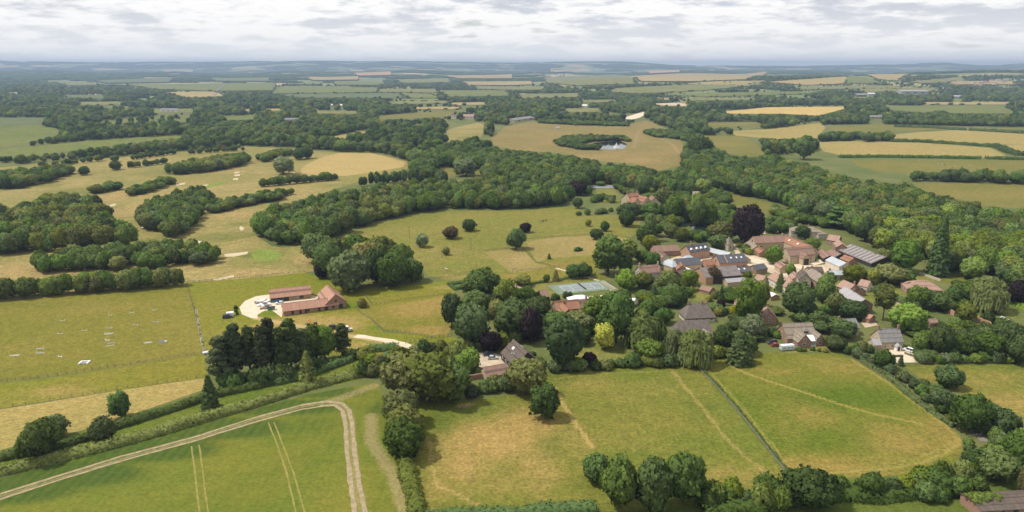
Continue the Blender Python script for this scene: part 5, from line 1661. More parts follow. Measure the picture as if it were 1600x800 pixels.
# --- manor and church among the northern trees
h19 = building("red roofed manor house with tall chimneys among tall trees", (979, 302.5), (996, 300.5), 11.5, 6.5, 13.0, 'stone', 'orangetile', 'manor_house', 'house', rows=2, chim=((-.9, 0, 2.5), (.2, 0, 2.5), (.95, 0, 2.0)), pad=(2, 6))
L_, w_, ze_, zr_ = h19['_dims']
wing(h19, .45 * L_, -8, -math.pi / 2, 12, 9, 5.6, 9.6, 'stone', 'orangetile', gside=1)
wing(h19, -.3 * L_, -7, -math.pi / 2, 9, 7, 5.6, 9.0, 'stone', 'orangetile', gside=1)
building("red roofed lodge with pale gable right of the red manor", (1018, 305.5), (1023, 308.5), 9.0, 5.0, 9.0, 'palestone', 'orangetile', 'house', 'house', rows=2, pad=(2, 2))
c_ = P(1087, 318)
d_ = empty('church_tower', P(1087, 317), .2, "square stone church tower rising above the trees", 'church tower')
d_.scale = (.85, .85, .70)
MB().box(-3, -3, -.2, 3, 3, 14.2).box(-3.2, -3.2, 12.6, 3.2, 3.2, 12.9).build('wall', M['palestone'], d_)
mb = MB()
for sx in (-1, 0, 1):
    for sy in (-1, 1):
        mb.box(sx * 2.4 - .6, sy * 2.85 - .15, 14.2, sx * 2.4 + .6, sy * 2.85 + .15, 15.0)
        mb.box(sy * 2.85 - .14, sx * 1.9 - .5, 14.2, sy * 2.85 + .14, sx * 1.9 + .5, 14.99)
mb.build('battlement', M['palestone'], d_)
add_window(d_, 0, -3.01, 9.6, 0, 1.2, 2.2, 'palestone')
KEEP.append((1080, 297, 1095, 312))
KEEP.append((940, 303, 968, 330))

# --- old barn in the corner
h20 = building("old brick barn with ivy spread over its mossy roof at the lower right corner", (1519, 775), (1626, 769), 4.8, 2.9, 8.0, 'brick', 'darktile', 'barn', 'barn', win=False, door=False, pad=(2, 6))
L_, w_, ze_, zr_ = h20['_dims']
for k in (-.36, -.18, .0):
    add_window(h20, k * L_, -w_ / 2 - .01, 1.3, 0, 1.6 if k != -.18 else .9, 1.1, 'darktimber')
add_door(h20, -.09 * L_, -w_ / 2, 0, 1.1, 2.1)

# --- far buildings
for (lb, a, b_, zr, ze, w, wl, rf, nm) in (
    ("white walled farm shed with grey roof among the far left woods", (252, 174.5), (278, 174.2), 9, 6, 24, 'whiteroof', 'greyslate', 'shed'),
    ("grey roofed house half hidden in the far woods", (446, 190.5), (468, 190.5), 9, 6, 14, 'palestone', 'greyslate', 'house'),
    ("low curved clubhouse with grey roof at the edge of the dry park", (796, 191), (828, 186.5), 8, 5, 26, 'palestone', 'greyslate', 'clubhouse'),
    ("red roofed hall beside the golf clubhouse trees", (724, 185.6), (742, 186), 11, 6, 16, 'render', 'pinktile', 'hall'),
    ("grey roofed house left of the red roofed hall", (706, 184.5), (716, 186), 10, 6, 12, 'palestone', 'darktile', 'house'),
    ("long pale roofed barn between trees beyond the dry pastures", (1357, 185.3), (1378, 185.5), 8, 5, 20, 'palestone', 'greyslate', 'barn'),
    ("pale farmhouse among trees right of the long pale barn", (1416, 184), (1424, 184.6), 10, 6, 14, 'palestone', 'paleslate', 'house'),
    ("huge white roofed factory shed in the distant town", (1404, 146), (1446, 147.2), 16, 12, 60, 'paleslate', 'paleslate', 'factory'),
    ("smaller white roofed factory shed left of the huge one", (1355, 149.5), (1366, 149.8), 12, 9, 40, 'paleslate', 'whiteroof', 'factory'),
    ("grey warehouse at the left end of the distant town", (1335, 151), (1350, 151), 12, 9, 40, 'greyslate', 'paleslate', 'warehouse'),
    ("pale warehouse at the right of the distant town", (1490, 153.5), (1502, 154), 12, 8, 36, 'greyslate', 'paleslate', 'warehouse'),
    ("white farm building on the distant hill crest", (1296, 119), (1304, 119), 16, 12, 40, 'whiteroof', 'whiteroof', 'farm_building'),
    ("white bungalow in the far left wood", (518, 166.7), (521, 166.7), 8, 5, 14, 'render', 'whiteroof', 'house'),
    ("white cabin near the bungalow in the far left wood", (532, 167), (536, 167), 8, 5, 14, 'render', 'whiteroof', 'house'),
    ("long white roofed shed in the far centre woods", (910, 167.3), (918, 167.5), 8, 5, 14, 'render', 'whiteroof', 'shed'),
):
    c0, c1 = P(*a), P(*b_)
    mid_ = (c0 + c1) / 2
    e = empty(nm, mid_, math.atan2(c1.y - c0.y, c1.x - c0.x), lb, nm.replace('_', ' '))
    Ln = (c1 - c0).length
    gable_shell(e, Ln, min(w, Ln * 1.2), ze, zr, M[wl], M[rf])
    for k in range(3):
        add_window(e, (k - 1) * Ln * .28, -min(w, Ln * 1.2) / 2 - .01, ze * .35, 0, Ln * .1, ze * .3, 'darktimber')
    xs = proj(c0.x, c0.y, c0.z), proj(c1.x, c1.y, c1.z)
    KEEP.append((xs[0][0], xs[0][1] - 4, xs[1][0], xs[0][1] + 2))
# the distant town: small houses on the hillside, far right
hr = random.Random(77)
hs = bpy.data.meshes.new('town_house')
townm = {}
for k, (wl, rf) in enumerate((('brick', 'browntile'), ('render', 'pinktile'), ('whiteroof', 'greyslate'))):
    wmb = MB().prism([(-4, -2), (4, -2), (4, 5.4), (0, 8.6), (-4, 5.4)], -7, 7)
    a = bpy.data.meshes.new('wall')
    a.from_pydata(wmb.v, [], wmb.f)
    a.materials.append(M[wl])
    rmb = MB().prism([(-4.5, 5.0), (0, 8.75), (4.5, 5.0), (4.5, 5.3), (0, 9.05), (-4.5, 5.3)], -7.4, 7.4)
    b_ = bpy.data.meshes.new('roof')
    b_.from_pydata(rmb.v, [], rmb.f)
    b_.materials.append(M[rf])
    townm[k] = (a, b_)
cnt = 0
while cnt < 90:
    px, py = hr.uniform(1470, 1640), hr.uniform(126, 146)
    if cnt < 18:
        px, py = hr.uniform(840, 1010), hr.uniform(113, 120)
    elif cnt < 30:
        px, py = hr.uniform(430, 500), hr.uniform(114, 121)
    p = P(px, py)
    k = hr.choice((0, 0, 1, 2))
    tp = ('the distant hillside town far right', 'distant hillside town houses') if px > 1200 else (('the village on the far centre plain', 'far plain village houses') if px > 700 else ('the village on the far left plain', 'far left village houses'))
    e = empty('house', p, hr.uniform(-.6, .6), "small %s house in %s" % (('brown roofed', 'pale pink roofed', 'white grey roofed')[k], tp[0]), 'house', tp[1])
    e.scale = (1.5, 1.5, 1.25)
    link(bpy.data.objects.new('wall', townm[k][0]), e)
    link(bpy.data.objects.new('roof', townm[k][1]), e)
    cnt += 1

# ------------------------------------------------------------------ walls and fences
def wall_line(pts, h, t, m, label, name='stone_wall', cat='wall', coping=True, group=None, jag=0.12):
    q = [P(*p) for p in pts]
    fine = []
    for i in range(len(q) - 1):
        n = max(1, int((q[i + 1] - q[i]).length / 1.2))
        fine += [q[i].lerp(q[i + 1], k / n) for k in range(n)]
    fine.append(q[-1])
    o = fine[0].copy()
    r = random.Random(len(fine))
    vs, fs = [], []
    for i, p in enumerate(fine):
        d = fine[min(i + 1, len(fine) - 1)] - fine[max(i - 1, 0)]
        n = Vector((-d.y, d.x, 0)).normalized() * t / 2
        hh = h * (1 + r.uniform(-jag, jag))
        for a, z in ((1, -.1), (.8, hh), (-.8, hh), (-1, -.1)):
            vs.append((p.x - o.x + n.x * a, p.y - o.y + n.y * a, z))
    for i in range(len(fine) - 1):
        for j in range(3):
            fs.append((4 * i + j, 4 * i + 4 + j, 4 * i + 5 + j, 4 * i + 1 + j))
    fs += [(0, 1, 2, 3), tuple(4 * (len(fine) - 1) + j for j in (3, 2, 1, 0))]
    ob = mesh_obj(name, vs, fs, m)
    ob.location = o
    tag(ob, label, cat, group)
    return ob


POSTM = bpy.data.meshes.new('post')
_p = MB().box(-.06, -.06, -.2, .06, .06, 1.25)
POSTM.from_pydata(_p.v, [], _p.f)
POSTM.materials.append(M['post'])


def fence(pts, label, gap=3.0, rails=(0.45, 1.05), rr=0.05, scale=1.0, name='post_and_rail_fence', m='post', wire=False):
    q = [P(*p) for p in pts]
    total = sum((q[i + 1] - q[i]).length for i in range(len(q) - 1))
    gap = max(gap, total / 88)
    e = empty(name, q[0], 0, label, 'fence')
    rm = MB()
    for i in range(len(q) - 1):
        a, b = q[i] - q[0], q[i + 1] - q[0]
        n = max(1, round((b - a).length / gap))
        for k in range(n + (i == len(q) - 2)):
            p = a.lerp(b, k / n)
            o = link(bpy.data.objects.new('post', POSTM), e)
            o.location = p
            o.scale = (scale, scale, scale)
        for z in rails:
            rm.bar(a + Vector((0, 0, z * scale)), b + Vector((0, 0, z * scale)), rr * scale if not wire else 0.02, 4)
    rm.build('rail', M[m], e)
    return e


wall_line([(1089, 573), (1115, 600), (1140, 628), (1165, 658), (1190, 690), (1215, 722), (1236, 749)], 0.6, .3, M['drystone'], "long grey dry stone wall dividing the two front meadows")
wall_line([(1453, 478), (1472, 484), (1491, 494)], 2.6, .5, M['orangebrick'], "curved brick garden wall left of the yellow green tree", 'brick_wall')
wall_line([(1516, 498), (1532, 505), (1548, 512)], 2.6, .5, M['orangebrick'], "brick garden wall right of the yellow green tree", 'brick_wall')
wall_line([(724, 596), (740, 593), (754, 591)], 2.2, .8, M['brick'], "low tiled brick wall running left from the small garage", 'brick_wall')
wall_line([(1389, 559), (1400, 558), (1411, 558)], 1.0, .4, M['drystone'], "short stone wall crossing the gravel drive of the stone cottage")
wall_line([(1413, 553), (1428, 558), (1437, 553), (1450, 566)], 1.0, .4, M['drystone'], "zigzag stone wall edging the drive behind the white car")
wall_line([(940, 442), (958, 452), (975, 463), (990, 474)], 1.6, .5, M['palestone'], "pale stone wall along the lane right of the tennis court")
wall_line([(1500, 505), (1520, 510), (1545, 520)], .8, .5, M['palestone'], "low pale garden terrace wall behind the dark right hand trees")
wall_line([(1420, 437), (1436, 445)], 1.8, .5, M['palestone'], "pale stone wall above the hipped bungalow")
wall_line([(1436, 428), (1470, 440)], 1.4, .5, M['palestone'], "long pale stone wall behind the hipped bungalow")
fence([(0, 596), (60, 591), (120, 582), (180, 573), (240, 564), (316, 552)], "post and rail fence crossing the paddock below the show jumps", 3.0)
fence([(0, 638), (60, 630), (130, 618), (200, 606), (322, 589)], "wire fence between bright turf and the cut hay strip", 3.5, wire=True, name='wire_fence')
fence([(291, 443), (297, 463), (303, 483), (312, 520), (321, 556)], "fence dividing the jump paddock from the barn field", 2.6)
fence([(293, 442), (340, 438), (400, 433), (476, 425)], "fence along the edge of the golf course above the barns", 3.0)
fence([(556, 482), (575, 478), (620, 471), (660, 465), (703, 459)], "fence along the top of the small tan paddock", 2.2)
fence([(556, 484), (580, 500), (600, 517), (640, 521), (676, 528)], "fence along the lower left side of the small tan paddock", 2.2)
fence([(634, 537), (655, 533), (680, 529), (700, 526), (712, 523)], "heavy wooden fence beside the chalky track end", 2.0, scale=1.3)
fence([(566, 456), (580, 474)], "short fence between the barn lawn and the tan paddock", 2.2)
fence([(664, 437), (700, 434), (740, 428)], "fence below the bright green patch in the park", 2.5)
fence([(672, 369), (700, 365), (760, 356), (830, 348)], "wire fence curving across the upper park", 4.0, wire=True, name='wire_fence')
fence([(822, 374), (870, 370), (940, 366), (990, 372)], "fence along the top edge of the parched paddock", 3.0)
fence([(755, 393), (790, 389), (815, 386), (838, 410), (866, 417)], "fence along the left side of the parched paddock", 3.0)
fence([(800, 425), (830, 422), (868, 418), (900, 414), (938, 408)], "fence below the parched paddock", 3.0)
fence([(1336, 563), (1365, 580), (1400, 603), (1455, 644), (1480, 662)], "wire fence along the right edge of the green pasture", 3.0, wire=True, name='wire_fence')
fence([(1513, 685), (1525, 684), (1540, 683)], "wooden field gate and rails at the corner of the green pasture", 2.0, scale=1.2)
fence([(1390, 574), (1450, 570), (1600, 568)], "fence between the village gardens and the right hand field", 3.0)
fence([(990, 572), (1040, 571), (1086, 571)], "fence at the foot of the gardens behind the dry meadow", 3.0)

# tennis court
tcc = [P(861, 447.5), P(940, 440), P(958, 450), (P(886, 461))]
te = empty('tennis_court', (tcc[0] + tcc[2]) / 2, math.atan2((tcc[1] - tcc[0]).y, (tcc[1] - tcc[0]).x), "grey tennis court with green surround and tall mesh fence", 'tennis court')
tw, tl = 17.0, 35.0
MB().box(-tl / 2, -tw / 2, .03, tl / 2, tw / 2, .08).build('court_base', M['courtgreen'], te)
MB().box(-11.9, -5.5, .08, 11.9, 5.5, .10).build('playing_surface', M['courtgrey'], te)
mb = MB()
for y in (-5.45, -4.1, 4.1, 5.45):
    mb.box(-11.9, y - .06, .10, 11.9, y + .06, .115)
for x in (-11.85, -6.4, 6.4, 11.85):
    mb.box(x - .06, -5.4 if abs(x) > 10 else -4.05, .10, x + .06, 5.4 if abs(x) > 10 else 4.05, .116)
mb.box(-6.4, -.05, .10, 6.4, .05, .115)
mb.build('court_lines', M['white'], te)
mb = MB().bar((0, -6.2, .1), (0, -6.2, 1.15), .05).bar((0, 6.2, .1), (0, 6.2, 1.15), .05)
mb.build('net_posts', M['courtgreen'], te)
MB().box(-.02, -6.2, .12, .02, 6.2, 1.0).build('net', M['darktimber'], te)
mb = MB()
for k in range(15):
    x = -tl / 2 + k * tl / 14
    for s in (-1, 1):
        mb.bar((x, s * tw / 2, 0), (x, s * tw / 2, 3), .04, 4)
for k in range(1, 7):
    y = -tw / 2 + k * tw / 7
    for s in (-1, 1):
        mb.bar((s * tl / 2, y, 0), (s * tl / 2, y, 3), .04, 4)
for z in (1.5, 2.98):
    for s in (-1, 1):
        mb.bar((-tl / 2, s * tw / 2, z), (tl / 2, s * tw / 2, z), .03, 4).bar((s * tl / 2, -tw / 2, z), (s * tl / 2, tw / 2, z), .03, 4)
mb.build('court_fence', M['courtgreen'], te)
KEEP.append((856, 438, 962, 464))

c_ = P(946, 292)
t2 = empty('tennis_court', c_, .02, "far blue grey tennis court on the manor lawn", 'tennis court')
MB().box(-17, -9, .08, 17, 9, .3).build('court_base', M['lead'], t2)
mb = MB()
for y in (-5.4, 5.4):
    mb.box(-12, y - .1, .3, 12, y + .1, .33)
for x in (-12, 12):
    mb.box(x - .1, -5.3, .3, x + .1, 5.3, .331)
mb.build('court_lines', M['white'], t2)
KEEP.append((930, 286, 965, 310))

# ------------------------------------------------------------------ vehicles and yard things
def paint(name, c, rough=0.35):
    m, t, b = new_mat(name)
    b.inputs['Base Color'].default_value = (*c, 1)
    b.inputs['Roughness'].default_value = rough
    b.inputs['Specular IOR Level'].default_value = 0.5
    return m


PAINT = {k: paint('car_paint_' + k, c) for k, c in dict(white=(.75, .75, .74), black=(.02, .022, .026), blue=(.04, .12, .30), silver=(.45, .49, .52), navy=(.03, .04, .075), red=(.30, .04, .035),
                                                        orange=(.55, .24, .04), teal=(.10, .20, .20), paleblue=(.42, .50, .53)).items()}
_whl = {}


def wheels(e, xs, y, r=0.33, w=0.22):
    for x in xs:
        for s in (-1, 1):
            if r not in _whl:
                t = MB().bar((0, -w / 2, 0), (0, w / 2, 0), r, 14)
                a = bpy.data.meshes.new('wheel')
                a.from_pydata(t.v, [], t.f)
                a.materials.append(M['tyre'])
                t = MB().bar((0, -w / 2 - .012, 0), (0, w / 2 + .012, 0), r * .6, 10)
                b = bpy.data.meshes.new('rim')
                b.from_pydata(t.v, [], t.f)
                b.materials.append(M['rim'])
                _whl[r] = (a, b)
            o = link(bpy.data.objects.new('wheel', _whl[r][0]), e)
            o.location = (x, s * y, r)
            link(bpy.data.objects.new('rim', _whl[r][1]), o)


def car(px, py, ang, col, label, kind='hatch', group=None, scale=1.0):
    p = P(px, py)
    p.z = 0.06
    e = empty('parked_car' if kind != 'pickup' else 'pickup_truck', p, ang, label, 'car' if kind != 'pickup' else 'pickup', group)
    e.scale = (scale,) * 3
    W2, H = .9, 1.48
    if kind == 'suv':
        H = 1.8
    low = [(-2.2, .28), (2.15, .28), (2.22, .62), (2.05, .82), (1.15, .95), (-2.1, .98), (-2.22, .7)]
    if kind == 'pickup':
        cab = [(-.55, .95), (1.05, .95), (.55, H + .12), (-.45, H + .12)]
    elif kind == 'suv':
        cab = [(-2.05, .97), (1.05, .95), (.45, H), (-1.95, H)]
    else:
        cab = [(-2.0, .97), (1.15, .95), (.3, H), (-1.35, H)]

    def solid(prof, hw, top=None):
        n = len(prof)
        mb = MB()
        vs = [(x, -hw * (1 if z < 1.0 else .8), z) for x, z in prof] + [(x, hw * (1 if z < 1.0 else .8), z) for x, z in prof]
        fs = [(i, n + i, n + (i + 1) % n, (i + 1) % n) for i in range(n)] + [tuple(range(n)), tuple(reversed(range(n, 2 * n)))]
        return mb.add(vs, fs)
    body = solid(low, W2)
    if kind == 'pickup':
        body.box(-2.15, -.88, .98, -.6, -.8, 1.25).box(-2.15, .8, .98, -.6, .88, 1.25).box(-2.2, -.88, .98, -2.12, .88, 1.25)
    body.build('body', PAINT[col], e)
    solid([(x * .985, z) for x, z in cab], W2 * .96).build('window_glass', M['glass'], e)
    x0, x1 = (cab[3][0], cab[2][0])
    mb = MB().box(x0, -W2 * .78, cab[2][1] - .03, x1, W2 * .78, cab[2][1] + .04)
    for s in (-1, 1):
        for xx in (x0 + .05, (x0 + x1) / 2, x1 - .05):
            mb.bar((xx + (-.2 if xx < -1 else .25 if xx > .2 else 0), s * W2 * .97, .96), (xx, s * W2 * .785, cab[2][1]), .05, 4)
    mb.build('car_roof', PAINT[col], e)
    for s in (-1, 1):
        MB().box(2.12, s * .62 - .16, .6, 2.22, s * .62 + .16, .76).build('headlight', M['white'], e)
    wheels(e, (-1.32, 1.38), .82)
    return e


car(762, 555, math.radians(205), 'navy', "dark blue estate car parked on the gravel beside the brown roofed house", 'suv')
car(770, 561, math.radians(8), 'silver', "pale silver car parked next to the dark blue estate car", 'hatch')
car(1419, 549, math.radians(125), 'white', "white car on the gravel drive of the stone cottage", 'suv')
car(431.5, 471.5, math.radians(200), 'blue', "bright blue pickup under the edge of the open fronted barn", 'pickup', scale=1.2)
car(437.5, 475, math.radians(195), 'white', "white car next to the bright blue pickup in the yard", 'hatch')
car(356, 497, math.radians(18), 'black', "black off road car on the grass with white trailer", 'suv', scale=1.1)
car(1212, 541, math.radians(10), 'red', "dark red car parked left of the white conservatory house", 'hatch')
car(1206, 537, math.radians(190), 'black', "dark car behind the dark red car near the white conservatory house", 'suv')
car(522, 514, math.radians(15), 'black', "black lorry shaped car standing above the lone right hand pine", 'suv', scale=1.15)
car(1268, 407, math.radians(5), 'black', "black car parked against the front wall of the great stone barn", 'suv', scale=1.1)

# white trailer behind the black car
p = P(351, 500)
e = empty('horse_trailer', P(360, 494), math.radians(18), "small white trailer behind the black off road car", 'trailer')
MB().prism([(-.95, .5), (.95, .5), (.95, 2.0), (.6, 2.25), (-.6, 2.25), (-.95, 2.0)], -1.7, 1.7).build('body', PAINT['white'], e)
MB().box(1.7, -.05, .5, 2.6, .05, .6).build('drawbar', M['lead'], e)
wheels(e, (-.2,), .95, .34)
# caravan
e = empty('caravan', P(1229, 547), math.radians(10), "pale blue caravan parked at the field edge by the conservatory house", 'caravan')
MB().prism([(-1.15, .45), (1.15, .45), (1.15, 2.1), (.9, 2.5), (-.9, 2.5), (-1.15, 2.1)], -3.0, 3.0).build('body', PAINT['paleblue'], e)
MB().box(-3.0, -1.0, 2.501, 3.0, 1.0, 2.58).build('caravan_roof', M['whiteroof'], e)
for x in (-1.8, 0.2, 1.8):
    add_window(e, x, -1.16, 1.25, 0, 1.0, .7, 'white')
MB().box(3.0, -.06, .45, 4.2, .06, .55).build('drawbar', M['lead'], e)
wheels(e, (0,), 1.1, .36)
# orange excavator
e = empty('excavator', P(494, 513), math.radians(160), "orange excavator with raised arm beside the pine clump", 'excavator')
for s in (-1, 1):
    MB().prism([(s * 1.0 - .3, .0), (s * 1.0 + .3, .0), (s * 1.0 + .3, .75), (s * 1.0 - .3, .75)], -1.7, 1.7).build('track', M['tyre'], e)
MB().box(-1.8, -1.25, .8, 1.2, 1.25, 1.7).build('body', PAINT['orange'], e)
MB().box(-.1, -1.2, 1.71, 1.2, -.1, 2.9).build('cab', M['glass'], e)
am = MB().bar((1.2, .4, 1.4), (3.4, .4, 3.9), .28, 5).bar((3.4, .4, 3.9), (5.0, .4, 2.1), .22, 5)
ao = am.build('arm', PAINT['orange'], e)
MB().box(4.6, -.1, 1.3, 5.5, .9, 2.1).build('bucket', M['lead'], ao)
# white tractor
e = empty('tractor', P(544, 518), math.radians(20), "white cabbed tractor beside the lone right hand pine", 'tractor')
MB().box(-.6, -.5, .7, 2.0, .5, 1.5).build('body', PAINT['white'], e)
MB().box(-1.3, -.75, .9, .1, .75, 2.6).build('cab', M['glass'], e)
MB().box(-1.4, -.85, 2.601, .2, .85, 2.75).build('cab_roof', PAINT['white'], e)
wheels(e, (-.8,), .95, .85, .4)
wheels(e, (1.5,), .8, .5, .3)
# builders' bags, pallets, container in the yard
yr = random.Random(4)
spots = [(402, 475), (406, 473), (411, 472), (408, 478), (413, 476), (416, 474), (404, 479), (411, 480), (417, 479), (421, 477), (420, 472), (414, 470)]
for k, (a, b_) in enumerate(spots):
    mb = MB()
    bm = bmesh.new()
    bmesh.ops.create_cube(bm, size=1.0)
    bmesh.ops.subdivide_edges(bm, edges=bm.edges[:], cuts=2, use_grid_fill=True)
    vs = []
    for v in bm.verts:
        q = v.co
        bulge = 1 + .18 * (1 - 4 * q.z * q.z)
        vs.append((q.x * 1.5 * bulge, q.y * 1.3 * bulge, (q.z + .5) * 1.1 + (.12 * yr.random() if q.z > .4 else 0)))
    mb.add(vs, [tuple(v.index for v in f.verts) for f in bm.faces])
    bm.free()
    o = mb.build('builders_bag', M['white' if k % 4 else 'lead'], None, True)
    o.location = P(a, b_)
    o.location.z = .05
    o.rotation_euler = (0, 0, yr.uniform(0, 3))
    tag(o, "white builders' bag in the loose heap on the gravel yard" if k % 4 else "grey builders' bag among the white ones on the gravel yard", 'bag', "builders' bags on the gravel yard")
for k, (a, b_) in enumerate([(408, 483.5), (412, 482.5), (415, 483), (399, 473)]):
    e = MB()
    for i in range(6):
        e.box(-.6, -.5 + i * .18, .12, .6, -.38 + i * .18, .15)
    for i in (-.5, 0, .44):
        e.box(i, -.5, 0, i + .1, .52, .118)
    for i in range(3):
        e.box(-.5, -.4, .16 + i * .22, .5, .4, .34 + i * .22)
    o = e.build('pallet_stack', M['log'])
    o.location = P(a, b_)
    o.location.z = .05
    o.rotation_euler = (0, 0, k * .7)
    tag(o, ("brown pallet of bricks by the lawn edge of the gravel yard" if k < 3 else "lone brown pallet left of the builders' bags"), 'pallet', 'pallets in the gravel yard' if k < 3 else None)
e = empty('waste_container', P(424, 484), .2, "dark teal waste container beside the hipped barn", 'container')
MB().add([(-1.6, -.8, .1), (1.6, -.8, .1), (1.6, .8, .1), (-1.6, .8, .1), (-2, -.9, 1.5), (2, -.9, 1.5), (2, .9, 1.5), (-2, .9, 1.5)], [(0, 3, 2, 1), (4, 5, 6, 7), (0, 1, 5, 4), (1, 2, 6, 5), (2, 3, 7, 6), (3, 0, 4, 7)]).build('body', PAINT['teal'], e)
MB().box(-2.05, -.95, 1.5, 2.05, .95, 1.6).build('lid', M['tyre'], e)

# show jumps: wings and poles
jr = random.Random(9)


def jump(px, py, ang, L, label, poles=3, spread=0, group='show jumps in the left paddock'):
    e = empty('show_jump', P(px, py), ang, label, 'show jump', group)
    e.scale = (.75, .75, .62)
    for s in (-1, 1):
        mb = MB().box(s * L / 2 - .06, -.06, 0, s * L / 2 + .06, .06, 1.5).box(s * L / 2 - .06, -.4, 0, s * L / 2 + .06, .4, .1)
        x1 = s * (L / 2 + .55)
        mb.bar((x1, 0, 0), (x1, 0, 1.1), .05, 4)
        for z in (.3, .6, .9):
            mb.bar((s * L / 2, 0, z), (x1, 0, z), .04, 4)
        mb.build('jump_wing', M['white'], e)
    for k in range(poles):
        y = (k - (poles - 1) / 2) * spread
        z = .3 + .3 * k if spread == 0 else .35
        MB().bar((-L / 2, y, z), (L / 2, y, z), .09, 6).build('pole', M['white'], e)


for k, (px, py, a, L, pn, sp) in enumerate([(63, 546, .1, 3.6, 3, 0), (63, 553, .12, 3.6, 3, 0), (23, 556, .2, 4.4, 3, .8), (94, 558, -.3, 2.2, 2, 0), (172, 541, .5, 3.2, 2, 0), (174, 537, .5, 2.8, 2, 0), (168, 532, -.3, 3.0, 2, .6),
                                            (231, 536, .2, 3.8, 3, .8), (212, 508, .1, 2.2, 1, 0), (171, 513, .1, 2.4, 1, 0), (132, 517, .1, 2.4, 1, 0), (206, 489, .2, 2.4, 1, 0), (172, 493, .1, 1.8, 1, 0),
                                            (244, 504, .3, 2.4, 2, 0), (242, 485, .1, 1.8, 1, 0), (98, 501, .3, 2.4, 1, 0), (94, 522, .1, 2.4, 1, 0), (170, 522, .1, 4.6, 3, 1.0)]):
    near = "between the grey stack and the left frame edge" if px < 100 else ("in the middle of the paddock" if px < 200 else "towards the jump store fence")
    jump(px, py, a, L, "white show jump with %s pole%s %s" % (('one', 'two', 'three')[pn - 1], '' if pn == 1 else 's', near), pn, sp)
# white square pen
e = empty('water_tray', P(132, 567), .1, "white square frame around a dark tray, nearest of the jumps", 'show jump')
MB().box(-1.9, -1.5, 0, -1.3, 1.5, .45).box(1.3, -1.5, 0, 1.9, 1.5, .45).box(-1.3, 1.0, 0, 1.3, 1.5, .45).build('frame', M['white'], e)
MB().box(-1.29, -1.2, 0, 1.29, .99, .2).build('tray', M['lead'], e)
e = empty('jump_filler', P(253, 535), .1, "blue and white jump filler beside the pole jump", 'show jump')
MB().prism([(-.7, 0), (.7, 0), (.0, 1.2)], -1.3, 1.0).build('panel', M['lead'], e)
MB().box(1.0, -.3, 0, 2.2, .3, .7).build('white_block', M['white'], e)
# equipment row along the fence
for k in range(26):
    t = k / 25
    px, py = 304 + 14 * t + jr.uniform(-1.0, 1.0), 482 + 68 * t
    if k % 9 == 4:
        continue
    mb = MB()
    hgt = jr.uniform(.7, 1.5)
    mb.box(-.06, -.06, 0, .06, .06, hgt).box(.9, -.06, 0, 1.02, .06, hgt * .8)
    for z in (.2, .45, .7):
        mb.box(.06, -.04, z * hgt, .9, .04, z * hgt + .09)
    mb.box(-.1, -.5, 0, .02, .5, .08)
    o = mb.build('jump_wing_stand', M['white' if k % 5 else 'lead'])
    o.location = P(px, py)
    o.rotation_euler = (0, 0, jr.uniform(-.6, .6))
    tag(o, "spare white jump wing stored along the paddock fence" if k % 5 else "weathered grey jump wing stored along the paddock fence", 'jump wing', 'spare jump wings stored along the fence')
e = empty('water_trough', P(322, 553), .5, "pale green covered trough at the lower end of the jump store fence", 'trough')
MB().box(-1.3, -.7, 0, 1.3, .7, .9).build('body', PAINT['paleblue'], e)
MB().prism([(-.8, .9), (.8, .9), (0, 1.35)], -1.35, 1.35).build('lid', M['whiteroof'], e)
# round black mineral tubs / bushes near yard
# bonfire heap
mb = MB()
for k in range(26):
    a = jr.uniform(0, 6.28)
    mb.bar((math.cos(a) * jr.uniform(.3, 2.2), math.sin(a) * jr.uniform(.3, 1.4), .05), (math.cos(a + 1.5) * jr.uniform(.2, 1), math.sin(a + 2) * .6, jr.uniform(.5, 1.4)), .12, 5)
o = mb.build('log_heap', M['log'])
o.location = P(726, 637)
tag(o, "heap of cut branches at the top of the dry meadow", 'log heap')
# power poles
for k, (px, py, h) in enumerate([(736, 392, 9), (640, 372, 9), (690, 402, 5), (1035, 382, 8)]):
    e = empty('telegraph_pole', P(px, py), .6, ("thin wooden telegraph pole %s" % ("in mid park below the copper tree", "at the upper park fence", "short, beside the small bush of the park", "beside the long brown cottage")[k]), 'pole')
    MB().bar((0, 0, -.2), (0, 0, h), .14, 7, .1).build('shaft', M['post'], e)
    MB().box(-.8, -.06, h - .7, .8, .06, h - .55).build('crossarm', M['post'], e)
# fountain
e = empty('fountain', P(963, 231), 0, "white fountain jet spraying from the reedy pond", 'fountain')
mb = MB()
fr = random.Random(3)
for k in range(40):
    a = fr.uniform(0, 6.28)
    q = fr.uniform(.1, 1.0)
    mb.bar((0, 0, 0), (math.cos(a) * q * .8, math.sin(a) * q * .8, 9 * (1 - q * .5)), .22, 4, .1)
    mb.bar((math.cos(a) * q * .8, math.sin(a) * q * .8, 9 * (1 - q * .5)), (math.cos(a) * q * 4, math.sin(a) * q * 4, 0.2), .16, 4, .3)
mb.build('water_jet', M['white'], e)
MB().bar((0, 0, 0), (0, 0, .25), 4.5, 20).build('foam_ring', M['white'], e)
for k, (px, py) in enumerate([(871, 201.5), (1109, 187.5), (1131, 187.5)]):
    e = empty('tee_shelter', P(px, py), .1, ("pale open shelter on the dry park above the pond", "pale field shelter left of its twin by the far hedge", "pale field shelter right of its twin by the far hedge")[k], 'shelter')
    MB().box(-4, -2, -.2, 4, 2, 2.6).build('wall', M['render'], e)
    MB().prism([(-2.6, 2.4), (0, 4.2), (2.6, 2.4), (2.6, 2.65), (0, 4.45), (-2.6, 2.65)], -4.6, 4.6).build('roof', M['paleslate'], e)


